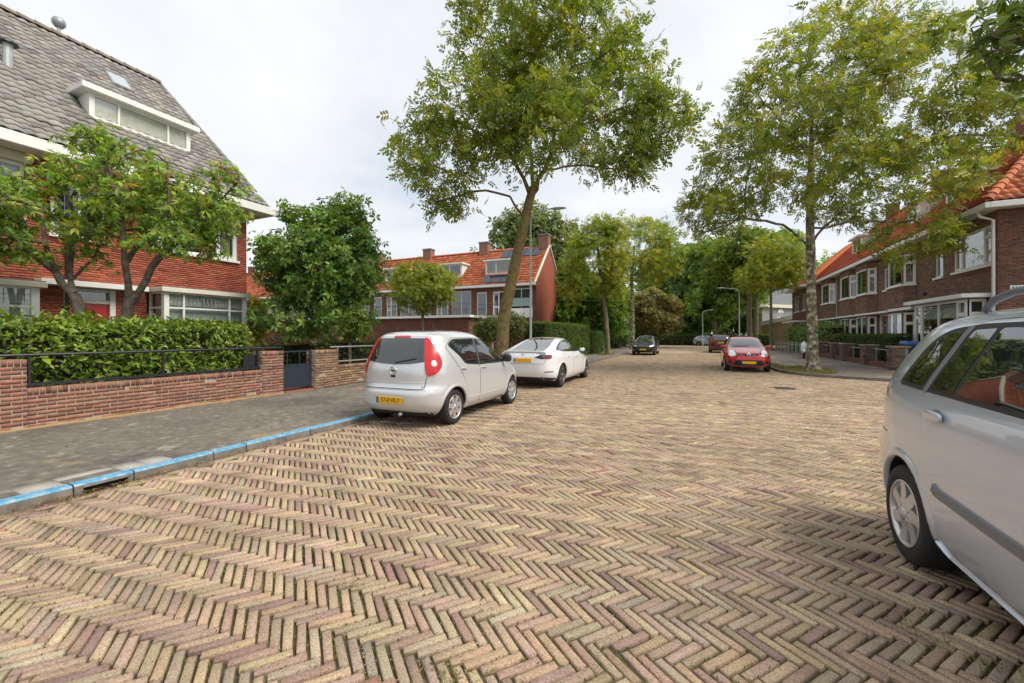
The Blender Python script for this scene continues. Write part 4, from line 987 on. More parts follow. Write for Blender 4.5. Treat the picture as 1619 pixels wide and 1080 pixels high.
noise_mix('brown_wall', [(0.12, 0.06, 0.045), (0.17, 0.08, 0.055), (0.20, 0.09, 0.06)], scale=4)
noise_mix('deep_roof', [(0.34, 0.07, 0.03), (0.42, 0.09, 0.035)], scale=4)
noise_mix('gable_brick', [(0.30, 0.075, 0.045), (0.37, 0.095, 0.055), (0.33, 0.12, 0.08)], scale=2.2)
noise_mix('orange_roof', [(0.45, 0.12, 0.04), (0.52, 0.15, 0.05)], scale=4)
terrace_right()

def terrace_far_right():
    h = empty('brick_terrace', (9.9, 54, 0), label='dark brick house beyond the terrace, with steep eaves and pale window', cat='house')
    f = Facade((9.3, 0), (0, 1), (-1, 0)); g = Facade((9.3, 46.6), (1, 0), (0, -1))
    f.wall(h, 46.6, 53.5, 0.1, 6.2, [(47.2, 48.8, 3.9, 5.5), (50.0, 52.4, 3.9, 5.5), (47.4, 51, 0.8, 2.7)], bricks=False, mat='brown_wall')
    f.window(h, 47.2, 48.8, 3.9, 5.5, cols=(1, 1)); f.window(h, 50.0, 52.4, 3.9, 5.5, cols=(1, 1, 1)); f.window(h, 47.4, 51, 0.8, 2.7, cols=(1, 1, 1))
    g.wall(h, 0, 9, 0.1, 6.2, [(0.8, 1.7, 3.9, 5.5)], bricks=False, mat='brown_wall', name='end_wall'); g.window(h, 0.8, 1.7, 3.9, 5.5)
    mb = MB().add([(8.7, 46.1, 6.2), (8.7, 53.5, 6.2), (13.8, 53.5, 10.6), (13.8, 50.0, 10.6), (18.5, 46.1, 6.2), (18.5, 53.5, 6.2)], [(0, 1, 2, 3), (0, 3, 4), (3, 2, 5, 4)]); mb.build('roof', 'orange_roof', h, fixn=False)
    mb = MB().box(8.6, 9.3, 46.0, 53.5, 6.0, 6.19).box(9.3, 18.5, 46.0, 46.6, 6.0, 6.19); mb.build('gutter', 'white_paint', h)
    mb = MB().box(8.2, 9.3, 47.0, 52.5, 2.75, 2.9); mb.build('canopy', 'white_paint', h)
terrace_far_right()

def cream_house():
    # pale house closing the view on the right, grey gable with arched window
    cx, cy = at_depth(1222, 72); h = empty('rendered_house', (cx, cy, 0), label='distant pale house with grey slate roof and arched white window', cat='house')
    xl, yl = at_depth(1191, 70); xr_, yr_ = at_depth(1205, 66); xe, ye = at_depth(1266, 70)
    z = lambda py, d: CAMZ + (HOR - py) * d / FPX
    a, b, c = Vector((xl, yl)), Vector((xr_, yr_)), Vector((xe, ye)); zt = z(487, 68)
    f1 = Facade(tuple(a), tuple((b - a)), (-(b - a).y * -1, -(b - a).x)); L1 = (b - a).length
    f1 = Facade(tuple(a), tuple(b - a), (b - a).yx * Vector((1, -1))); f2 = Facade(tuple(b), tuple(c - b), (c - b).yx * Vector((1, -1))); L2 = (c - b).length
    f1.wall(h, 0, L1, 0, zt, [(L1 * .28, L1 * .44, z(512, 68), z(493, 68)), (L1 * .62, L1 * .78, z(512, 68), z(493, 68))], bricks=False, mat='beige_render')
    for q in (.28, .62): f1.window(h, L1 * q, L1 * (q + .16), z(512, 68), z(493, 68), fw=0.08)
    uo = L2 * 0.46; wz0, wz1 = z(503, 67), z(494, 67)
    f2.wall(h, 0, L2, 0, zt, [(uo - .75, uo + .75, wz0, wz1)], bricks=False, mat='grey_render', name='gable_wall'); f2.window(h, uo - .75, uo + .75, wz0, wz1, cols=(1, 1, 1), fw=0.14, bar=0.12)
    mb = MB(); K = 10
    for r0, mi in ((0.95, 1), (0.75, 0)):
        P = [f2.P(uo + r0 * math.cos(t), 0.03 + 0.02 * (1 - mi), wz1 + r0 * 0.8 * math.sin(t)) for t in np.linspace(0, PI, K)]; mb.add(P, [tuple(range(K))], mi)
    mb.build('arch', ['white_paint', 'lead'], h, fixn=False)
    mb = MB(); f1.box(mb, -0.5, L1 + 0.3, -0.2, 0.4, zt, zt + 0.5); f2.box(mb, 0, L2, -0.2, 0.4, zt, zt + 0.5); mb.build('cornice', 'cream_paint', h)
    cen = (a + c) / 2 + Vector((2, 6)); top = zt + 4.2
    V = [(*a, zt + .5), (*b, zt + .5), (*c, zt + .5), (cen.x - 1, cen.y, top), (cen.x + 4, cen.y, top), (c.x + 4, c.y + 12, zt + .5), (a.x + 2, a.y + 12, zt + .5)]
    mb = MB().add(V, [(0, 1, 3), (1, 2, 4, 3), (2, 5, 4), (5, 6, 3, 4), (6, 0, 3)]); mb.build('roof', 'slate', h, fixn=False)
    # lean-to with pale roof edge
    p, q = Vector(at_depth(1204, 62)), Vector(at_depth(1262, 56)); f3 = Facade(tuple(p), tuple(q - p), (q - p).yx * Vector((1, -1))); L3 = (q - p).length
    mb = MB().add([f3.P(0, 0, 0), f3.P(L3, 0, 0), f3.P(L3, 0, z(500, 56)), f3.P(0, 0, z(512, 62))], [(0, 1, 2, 3)]); mb.build('lean_to', 'terracotta_wall', h, fixn=False)
    A_, B_ = Vector(f3.P(0, 0.05, z(512, 62))), Vector(f3.P(L3, 0.05, z(500, 56))); MB().bar(A_, B_, 0.5, 0.55).build('lean_to_roof', 'white_paint', h)
simple('terracotta_wall', (0.42, 0.29, 0.17), rough=0.85, var=0.15)
cream_house()

# ================================================================== orange-roofed row across the side street
def terrace_back():
    h = empty('row_house', (-20, 30, 0), label='row of brick houses with bright orange roof, dormers and solar panels', cat='house')
    XE, YF, YRg, YB = -11.3, 30.0, 33.0, 36.0; ze, zr = 5.48, 8.85; x0 = -50.0
    f = Facade((0, YF), (1, 0), (0, -1))
    ops = []
    for k in range(7):
        b = XE - 5.4 * k
        ops += [(b - 2.2, b - 0.35, 2.95, 5.15), (b - 3.75, b - 2.55, 2.95, 5.0), (b - 5.2, b - 4.3, 3.0, 5.0)]
    f.wall(h, x0, XE, 0.1, ze, ops, [(0.20, 0.085, 0.055), (0.165, 0.07, 0.05), (0.24, 0.10, 0.06)], seed=41)
    for i, o in enumerate(ops):
        j = i % 3
        if j == 0: f.window(h, *o, cols=(1, 1), fw=0.07)
        elif j == 1: f.window(h, *o, cols=(1, 1.3), rows=(1, 1.6), toplights=(0,), fw=0.08, curtain=i > 3)
        else: f.window(h, *o, fw=0.08)
    mb = MB(); f.box(mb, XE - 2.15, XE - 0.4, 0.03, 0.05, 3.75, 4.4); mb.build('screen', 'teal_panel', h); mb = MB(); f.box(mb, XE - 2.3, XE - 0.3, 0.04, 0.08, 2.9, 3.6); mb.build('parapet_panel', 'white_paint', h)
    # gable end
    mb = MB().add([(XE, YF, 0.1), (XE, YB, 0.1), (XE, YB + 0.25, ze), (XE, YRg, zr), (XE, YF - 0.05, ze)], [(0, 1, 2, 3, 4)]); mb.build('gable', 'gable_brick', h, fixn=False)
    mb = MB().bar((XE + 0.03, YF - 0.35, ze + 0.06), (XE + 0.03, YRg, zr + 0.12), 0.14, 0.1).bar((XE + 0.03, YRg, zr + 0.12), (XE + 0.03, YB + 0.4, ze - 0.1), 0.14, 0.1); mb.build('verge_board', 'cream_paint', h)
    mb = MB().add([(x0, YF - 0.45, ze), (XE, YF - 0.45, ze), (XE, YRg, zr), (x0, YRg, zr), (x0, YB + .4, ze - .2), (XE, YB + .4, ze - .2)], [(0, 1, 2, 3), (3, 2, 5, 4)]); rf = mb.build('roof', 'orange_roof', h, fixn=False)
    hgt = lambda inn: ze + (zr - ze) * inn / (YRg - YF + 0.45)
    dorm = [(-15.97, -13.44), (-20.2, -18.2), (-26.4, -24.4), (-31.8, -29.8), (-37.2, -35.2), (-42.6, -40.6)]
    roof_tiles(rf, (x0, YF - 0.45), (1, 0), [(0, ze + 0.02), (YRg - YF + 0.45, zr + 0.02)], XE - x0, 0.25, 0.33, ORANGE_TILE, lambda u, sd, inn, z: not any(a < u + x0 < b and 0.95 < inn < 1.9 for a, b in dorm), seed=43)
    ridge_caps(rf, (x0, YRg, zr + 0.05), (XE, YRg, zr + 0.05), ORANGE_TILE, rad=0.13, step=0.42)
    mb = MB(); f.box(mb, x0, XE + 0.1, 0.4, 0.55, ze - 0.16, ze + 0.03); mb.build('gutter', 'white_paint', h); mb = MB(); f.box(mb, x0, XE, 0.0, 0.4, ze - 0.14, ze - 0.1); mb.build('soffit', 'white_paint', h)
    for k, (a, b) in enumerate(dorm):
        ydf = YF - 0.45 + 0.95; zb = hgt(0.95); zt = zb + 1.12; fd = Facade((0, ydf), (1, 0), (0, -1)); sl = (zr - ze) / (YRg - YF + .45)
        for xx in (a, b - 0.07):
            mb = MB(); V = [(xx, ydf, zb), (xx, ydf, zt), (xx, ydf + 1.12 / sl, zt)]; W2 = [(x + 0.07, y, z) for x, y, z in V]; mb.add(V + W2, [(0, 1, 2), (5, 4, 3), (0, 3, 4, 1), (1, 4, 5, 2), (2, 5, 3, 0)]); mb.build('dormer_cheek', 'white_paint', rf)
        mb = MB().box(a - 0.12, b + 0.12, ydf - 0.2, ydf + 1.3 / sl, zt, zt + 0.13); mb.build('dormer_roof', 'white_paint', rf)
        fd.window(rf, a + 0.07, b - 0.07, zb + 0.06, zt, cols=(1, 1.7), fw=0.09, bar=0.1, d=0.0, sill=False, room=False, name='dormer_window')
        mb = MB(); fd.box(mb, a + 0.07, b - 0.07, -0.42, -0.4, zb + 0.42, zt - 0.01); mb.build('dormer_room', 'dark_room', rf)
    # solar panels: a strip by the ridge and one below the near dormer
    s_ = Vector((0, YRg - YF + .45, zr - ze)).normalized(); nn = Vector((0, -s_.z, s_.y))
    def SP(u, v, w): q = Vector((u, YF - 0.45, ze)) + s_ * v + nn * w; return tuple(q)
    Ls = math.hypot(YRg - YF + .45, zr - ze)
    for k in range(5):
        mb = MB().box(-15.4 + k * 0.72, -14.72 + k * 0.72, Ls - 1.2, Ls - 0.12, 0.07, 0.12, T=SP); mb.build('solar_panel', 'solar', rf)
    for k in range(3):
        mb = MB().box(-15.9 + k * 0.85, -15.09 + k * 0.85, 0.2, 1.12, 0.07, 0.12, T=SP); mb.build('solar_panel', 'solar', rf)
    for (px, hh) in ((601, 0.75), (678, 0.7), (767, 0.8), (861, 0.95), (400, 0.7), (520, .7)):
        xx = x_at(px, YRg); mb = MB().box(xx - 0.42, xx + 0.42, YRg - 0.35, YRg + 0.35, zr - 0.5, zr + hh); c = mb.build('chimney', 'chimney_brick', rf)
        MB().box(xx - 0.48, xx + 0.48, YRg - 0.41, YRg + 0.41, zr + hh, zr + hh + 0.1).build('chimney_cap', 'lead', c)
    # flat-roofed ground-floor extensions in front
    e = Facade((0, 27.0), (1, 0), (0, -1)); e.wall(h, x0, -15.6, 0.1, 2.82, (), [(0.20, 0.075, 0.055), (0.165, 0.065, 0.05), (0.235, 0.09, 0.06)], name='extension_wall', seed=44)
    mb = MB().box(-15.6, -15.55, 27.0, 30, 0.1, 2.82); mb.build('extension_wall', 'brown_wall', h)
    mb = MB().box(x0, -15.3, 26.75, 29.98, 2.83, 3.0).box(-15.3, -12.6, 28.4, 29.97, 2.80, 2.97); mb.build('flat_roof', 'white_paint', h); mb = MB().box(x0, -15.4, 26.85, 29.95, 3.001, 3.02); mb.build('roof_felt', 'lead', h)
    mb = MB().box(-15.3, -13.4, 28.7, 28.75, 0.1, 2.8); mb.build('porch_wall', 'cream_paint', h); mb = MB().box(-14.9, -14.0, 28.66, 28.7, 0.1, 2.3); mb.build('porch_door', 'gate_blue', h)
    mb = MB()
    mb.tube([(x0, 27.1, 3.85), (-15.5, 27.1, 3.85)], 0.018, 6); mb.tube([(-15.5, 28.5, 3.85), (-12.5, 28.5, 3.85)], 0.018, 6)
    for k in range(120):
        xx = x0 + k * 0.3
        if xx < -15.5: mb.bar((xx, 27.1, 3.0), (xx, 27.1, 3.85), 0.015)
    mb.build('balcony_rail', 'black_iron', h)
    mb = MB().box(-13.0, -12.6, 24.9, 25.3, 0.1, 1.9); mb.build('garden_pier', 'chimney_brick', h)
noise_mix('chimney_brick', [(0.20, 0.09, 0.065), (0.28, 0.13, 0.09), (0.33, 0.18, 0.13)], scale=5)
terrace_back()
# ================================================================== garden wall, gate, railings
def brick_block(L, x0, x1, y0, y1, z0, z1, face, course=0.0655, blen=0.216, soldier=True):
    """list of single bricks (centre, half sizes) that clad a wall or pier; face: which faces show"""
    zt = z1 - (0.105 if soldier else 0); rows = max(1, round((zt - z0) / course)); ch = (zt - z0) / rows
    th = 0.10
    for side_, fixed in face:
        if side_ in 'x':
            for k in range(rows):
                off = (k % 2) * blen / 2; p = y0 - off
                while p < y1 - 0.02:
                    a, b = max(p, y0), min(p + blen, y1)
                    if b - a > 0.035: L.append((fixed[0] - fixed[1] * th / 2, (a + b) / 2, z0 + (k + .5) * ch, th / 2, (b - a) / 2 - 0.0055, ch / 2 - 0.0055))
                    p += blen
        else:
            xa, xb = x0, x1 - 0.1
            for k in range(rows):
                off = ((k + 1) % 2) * blen / 2; p = xb
                p = xb + off
                while p > xa + 0.02:
                    b, a = min(p, xb), max(p - blen, xa)
                    if b - a > 0.035: L.append(((a + b) / 2, fixed[0] - fixed[1] * th / 2, z0 + (k + .5) * ch, (b - a) / 2 - 0.0055, th / 2, ch / 2 - 0.0055))
                    p -= blen
    if soldier:
        p = y0 + 0.002
        n = max(1, round((y1 - y0) / 0.0665)); w = (y1 - y0) / n
        for i in range(n): L.append(((x0 + x1) / 2, y0 + (i + .5) * w, z1 - 0.05, (x1 - x0) / 2 + 0.004, w / 2 - 0.006, 0.05))
def build_brick_thing(root, L, pal, n_single, zero=0.0, seed=1, jit=0.14):
    r = np.random.default_rng(seed); A = np.array(L); m = len(A); C = pick(pal, m, None, jit, r)
    tv = np.array([(-1, -1, -1), (1, -1, -1), (1, 1, -1), (-1, 1, -1), (-1, -1, 1), (1, -1, 1), (1, 1, 1), (-1, 1, 1)], float)
    tf = np.array([(0, 3, 2, 1), (4, 5, 6, 7), (0, 1, 5, 4), (1, 2, 6, 5), (2, 3, 7, 6), (3, 0, 4, 7)])
    lv = tv[None] * A[:, None, 3:6]; T = A[:, :3] + r.normal(0, 0.0022, (m, 3)); RM = rotz(r.normal(0, 0.006, m))
    dp = depth(A[:, 0], A[:, 1]); sd = side(A[:, 0], A[:, 1]); iv = (dp > 1) & (np.abs(sd / dp) < 1.24)
    size = np.maximum(A[:, 3], np.maximum(A[:, 4], A[:, 5])) / dp
    sel = np.zeros(m, bool)
    if n_single: sel[np.argsort(-np.where(iv, size, 0))[:n_single]] = True; sel &= iv
    base = base_of(root); cache = {}
    for i in np.where(sel)[0]:
        key = (round(A[i, 3], 3), round(A[i, 4], 3), round(A[i, 5], 3), int(r.integers(14)))
        if key in cache: ob = bpy.data.objects.new('brick', cache[key]); link(ob, root)
        else:
            ob = mesh_np('brick', lv[i], tf, 'wall_brick', root, col=C[i][None], world=False); cache[key] = ob.data
        ob.location = Vector(T[i]) - base; ob.rotation_euler = (0, 0, float(r.normal(0, 0.006)))
    k = ~sel
    if k.any():
        V, F, CC = stamp(lv[k], tf, RM[k], T[k], C[k]); tag(mesh_np('bricks', V, F, 'wall_brick', root, col=CC), kind='stuff')
WALLB = [(0.275, 0.128, 0.087), (0.245, 0.115, 0.08), (0.305, 0.148, 0.10), (0.26, 0.135, 0.096), (0.215, 0.102, 0.074)]
TANB = [(0.30, 0.175, 0.10), (0.26, 0.15, 0.09), (0.34, 0.21, 0.125), (0.22, 0.12, 0.08)]
def garden_wall():
    XW = -9.2; z0 = SWZ
    w = empty('garden_wall', (XW - 0.1, 5, 0), label='low brick garden wall with brick piers in front of the hedge', cat='wall')
    L = []
    brick_block(L, XW - 0.22, XW, 2.76, 6.46, z0, 0.70, [('x', (XW, 1))])
    brick_block(L, XW - 0.30, XW + 0.02, -1.5, 2.76, z0, 1.14, [('x', (XW + 0.02, 1))])
    brick_block(L, XW - 0.34, XW + 0.02, 6.46, 7.0, z0, 1.12, [('x', (XW + 0.02, 1)), ('y', (6.46, -1)), ('y', (7.0, 1))])
    build_brick_thing(w, L, WALLB, 300, seed=3)
    mb = MB().box(XW - 0.21, XW - 0.005, 2.76, 6.46, z0, 0.695).box(XW - 0.29, XW + 0.015, -1.5, 2.755, z0, 1.135).box(XW - 0.33, XW + 0.015, 6.465, 6.995, z0, 1.115); mb.build('mortar', 'wall_mortar', w)
    mb = MB().box(XW - 0.02, XW + 0.05, -1.5, 7.0, z0 - 0.02, z0 + 0.03); mb.build('footing', 'sandy', w, bevel=0.01)
    w2 = empty('garden_wall', (XW - 0.1, 12, 0), label='tan brick garden wall and pier beyond the dark gate', cat='wall')
    L = []
    brick_block(L, XW - 0.34, XW + 0.02, 7.93, 8.68, z0, 1.10, [('x', (XW + 0.02, 1)), ('y', (7.93, -1))])
    brick_block(L, XW - 0.22, XW, 8.68, 19.5, z0, 0.66, [('x', (XW, 1))])
    build_brick_thing(w2, L, TANB, 300, seed=4)
    mb = MB().box(XW - 0.33, XW + 0.015, 7.935, 8.675, z0, 1.095).box(XW - 0.21, XW - 0.005, 8.69, 19.49, z0, 0.655); mb.build('mortar', 'wall_mortar', w2)
    # railings on the walls
    r = empty('railing', (XW - 0.1, 4.6, 0.7), label='black iron railing on the low wall in front of the hedge', cat='railing')
    x = XW - 0.08
    MB().tube([(x, 2.3, 1.20), (x, 7.0, 1.20)], 0.022, 8).build('top_rail', 'black_iron', r)
    MB().bar((x, 2.76, 0.75), (x, 6.46, 0.75), 0.045, 0.045).build('bottom_rail', 'black_iron', r)
    for yy in (2.81, 4.55, 6.40):
        MB().bar((x, yy, 0.70), (x, yy, 1.2), 0.03).build('post', 'black_iron', r)
    mb = MB().box(x - 0.06, x - 0.03, 6.1, 6.46, 0.7, 1.05); mb.build('letter_plate', 'black_iron', r)
    r = empty('railing', (XW - 0.1, 13, 0.7), label='grey tube railing on the wall behind the parked silver hatchback', cat='railing')
    MB().tube([(x, 8.5, 1.17), (x, 19.4, 1.17)], 0.022, 8).build('top_rail', 'grey_paint', r)
    MB().tube([(x, 8.68, 0.76), (x, 19.4, 0.76)], 0.022, 8).build('bottom_rail', 'grey_paint', r)
    for yy in (8.75, 11.3, 13.9, 16.6, 19.3): MB().tube([(x, yy, 0.65), (x, yy, 1.17)], 0.02, 8).build('post', 'grey_paint', r)
    # gate
    g = empty('garden_gate', (XW - 0.1, 7.45, SWZ), label='dark blue metal garden gate between two brick piers', cat='gate')
    xg = XW - 0.12; ya, yb = 7.03, 7.90
    for yy in (ya + 0.02, yb - 0.02): MB().bar((xg, yy, 0.18), (xg, yy, 1.1), 0.04).build('stile', 'gate_blue', g)
    for zz in (0.2, 0.75, 1.09): MB().bar((xg, ya + 0.04, zz), (xg, yb - 0.04, zz), 0.035).build('rail', 'gate_blue', g)
    MB().box(xg - 0.006, xg + 0.006, ya + 0.04, yb - 0.04, 0.215, 0.735).build('panel', 'gate_blue', g)
    MB().bar((xg, 7.2, 0.77), (xg, 7.2, 1.075), 0.02).build('bar', 'gate_blue', g); MB().bar((xg, 7.55, 0.77), (xg, 7.55, 1.075), 0.02).build('bar', 'gate_blue', g)
    MB().box(xg, xg + 0.05, 7.80, 7.88, 0.82, 0.9).build('latch', 'black_iron', g)
    o = MB().box(-14.5, XW + 0.03, 7.05, 7.9, SWZ - 0.05, SWZ + 0.02).build('garden_path', 'red_path', None); tag(o, kind='structure')
noise_mix('sandy', [(0.30, 0.20, 0.09), (0.40, 0.29, 0.15)], scale=7)
noise_mix('red_path', [(0.24, 0.10, 0.07), (0.32, 0.14, 0.10)], scale=6)
garden_wall()

# ================================================================== trees and shrubs
LEAF_S = (np.array([(0, 0, 0), (0.45, -0.17, 0.05), (1.0, 0, -0.06), (0.45, 0.17, 0.05)]), np.array([(0, 1, 2, 3)]))
def pinnate(k=7):
    V = []; F = []
    for i in range(k):
        t = 0.25 + 0.75 * (i // 2) / ((k - 1) // 2); sgn = 0 if i == k - 1 else (1 if i % 2 else -1); a = sgn * R(52)
        b = np.array([t * 0.9 if sgn else 0.92, 0, -0.10 * t * t]); l = 0.46
        d = np.array([math.cos(a), math.sin(a), -0.18]); n = np.array([-math.sin(a), math.cos(a), 0]); o = len(V)
        V += [b, b + d * l * 0.5 - n * 0.10 + [0, 0, 0.03], b + d * l, b + d * l * 0.5 + n * 0.10 + [0, 0, 0.03]]; F.append((o, o + 1, o + 2, o + 3))
    return np.array(V), np.array(F)
PINN = pinnate(7)
def whorl(k=5):
    V = []; F = []
    for i in range(k):
        a = 2 * PI * i / k + 0.3 * (i % 2); d = np.array([math.cos(a) * 0.8, math.sin(a) * 0.8, -0.35]); n = np.array([-math.sin(a), math.cos(a), 0]); o = len(V); b = d * 0.08
        V += [b, b + d * 0.5 - n * 0.2 + [0, 0, 0.06], b + d * 1.0, b + d * 0.5 + n * 0.2 + [0, 0, 0.06]]; F.append((o, o + 1, o + 2, o + 3))
    return np.array(V), np.array(F)
WHORL = whorl(5)
def spray(k=6):
    V = []; F = []
    for i in range(k):
        a = 2 * PI * i / k + 0.4 * (i % 2); d = np.array([math.cos(a) * 0.75 + 0.25, math.sin(a) * 0.6, -0.55]); n = np.array([-math.sin(a), math.cos(a), 0]); o = len(V); b = d * 0.06
        V += [b, b + d * 0.45 - n * 0.13 + [0, 0, 0.05], b + d * 1.0 - [0, 0, 0.12], b + d * 0.45 + n * 0.13 + [0, 0, 0.05]]; F.append((o, o + 1, o + 2, o + 3))
    return np.array(V), np.array(F)
SPRAY = spray(6)
def rand_rot(n, r, up=0.6, out=None):
    """random frames whose z axis leans upwards (and outwards)"""
    z = r.normal(size=(n, 3)); z /= np.linalg.norm(z, axis=1)[:, None]; z[:, 2] += up
    if out is not None: z = z + out
    z /= np.linalg.norm(z, axis=1)[:, None]
    x = r.normal(size=(n, 3)); 
    if out is not None: x = x + out * 1.2
    x -= (x * z).sum(1)[:, None] * z; x /= np.linalg.norm(x, axis=1)[:, None]
    return np.stack([x, np.cross(z, x), z], -1)
def leaf_mesh(name, P, r, size, pal, parent, tmpl=LEAF_S, up=0.5, out=None, mat='leaf', w=None, jit=0.16, sjit=0.25, gcol=None):
    m = len(P); RM = rand_rot(m, r, up, out) * (size * np.exp(r.normal(0, sjit, m)))[:, None, None]
    C = pick(pal, m, w, jit, r)
    if gcol is not None: C = C * gcol
    V, F, CC = stamp(tmpl[0], tmpl[1], RM, P, C)
    return mesh_np(name, V, F, mat, parent, col=np.clip(CC, 0.003, 0.9))
def limb_mesh(name, segs, parent, mat, sides=6):
    """segs: list of (p0, p1, r0, r1) -> tapered tubes, vectorised; sides by thickness"""
    A = np.array([(*s[0], *s[1], s[2], s[3]) for s in segs]); Vs = []; Fs = []; off = 0
    for lo, hi, k in ((0.05, 9, max(sides, 9)), (0.016, 0.05, 6), (0, 0.016, 4)):
        q = A[(A[:, 6] > lo) & (A[:, 6] <= hi)]
        if not len(q): continue
        d = q[:, 3:6] - q[:, :3]; d /= np.linalg.norm(d, axis=1)[:, None] + 1e-9
        ref = np.where(np.abs(d[:, 2:3]) < 0.9, [[0, 0, 1.0]], [[1.0, 0, 0]]); a = np.cross(d, ref); a /= np.linalg.norm(a, axis=1)[:, None]; b = np.cross(d, a)
        t = np.arange(k) * 2 * PI / k; ring = a[:, None] * np.cos(t)[None, :, None] + b[:, None] * np.sin(t)[None, :, None]
        V = np.concatenate([q[:, None, :3] + ring * q[:, 6, None, None], q[:, None, 3:6] + ring * q[:, 7, None, None]], 1)
        f = np.array([(i, (i + 1) % k, k + (i + 1) % k, k + i) for i in range(k)]); F = f[None] + (np.arange(len(q)) * 2 * k)[:, None, None] + off
        Vs.append(V.reshape(-1, 3)); Fs.append(F.reshape(-1, 4)); off += len(q) * 2 * k
    return mesh_np(name, np.concatenate(Vs), np.concatenate(Fs), mat, parent, smooth=True)
def trunk_mesh(name, pts, rad, parent, mat, n=14, flare=1.0, seed=0):
    """one continuous trunk with root flare and slight lumps"""
    r = np.random.default_rng(seed); P = []; Rr = []
    pts = [np.array(p, float) for p in pts]
    for i in range(len(pts) - 1):
        k = 8
        for j in range(k):
            t = j / k; P.append(pts[i] * (1 - t) + pts[i + 1] * t); Rr.append(rad[i] * (1 - t) + rad[i + 1] * t)
    P.append(pts[-1]); Rr.append(rad[-1]); P = np.array(P)
    for _ in range(3): P[1:-1] = P[1:-1] * 0.5 + 0.25 * (P[:-2] + P[2:])
    Rr = np.array(Rr); h = P[:, 2] - P[0, 2]; Rr = Rr * (1 + flare * 0.75 * np.exp(-h / 0.16))
    V = []; ph = r.uniform(0, 6.28, 4)
    for i, p in enumerate(P):
        for k in range(n):
            a = 2 * PI * k / n; lump = 1 + 0.06 * math.sin(3 * a + ph[0] + h[i] * 1.3) + 0.05 * math.sin(5 * a + ph[1] - h[i] * 3.1) + 0.16 * flare * math.exp(-h[i] / 0.2) * math.sin(4 * a + ph[2])
            V.append((p[0] + math.cos(a) * Rr[i] * lump, p[1] + math.sin(a) * Rr[i] * lump, p[2]))
    F = [(i * n + k, i * n + (k + 1) % n, (i + 1) * n + (k + 1) % n, (i + 1) * n + k) for i in range(len(P) - 1) for k in range(n)]
    return mesh_np(name, V, F, mat, parent, smooth=True)
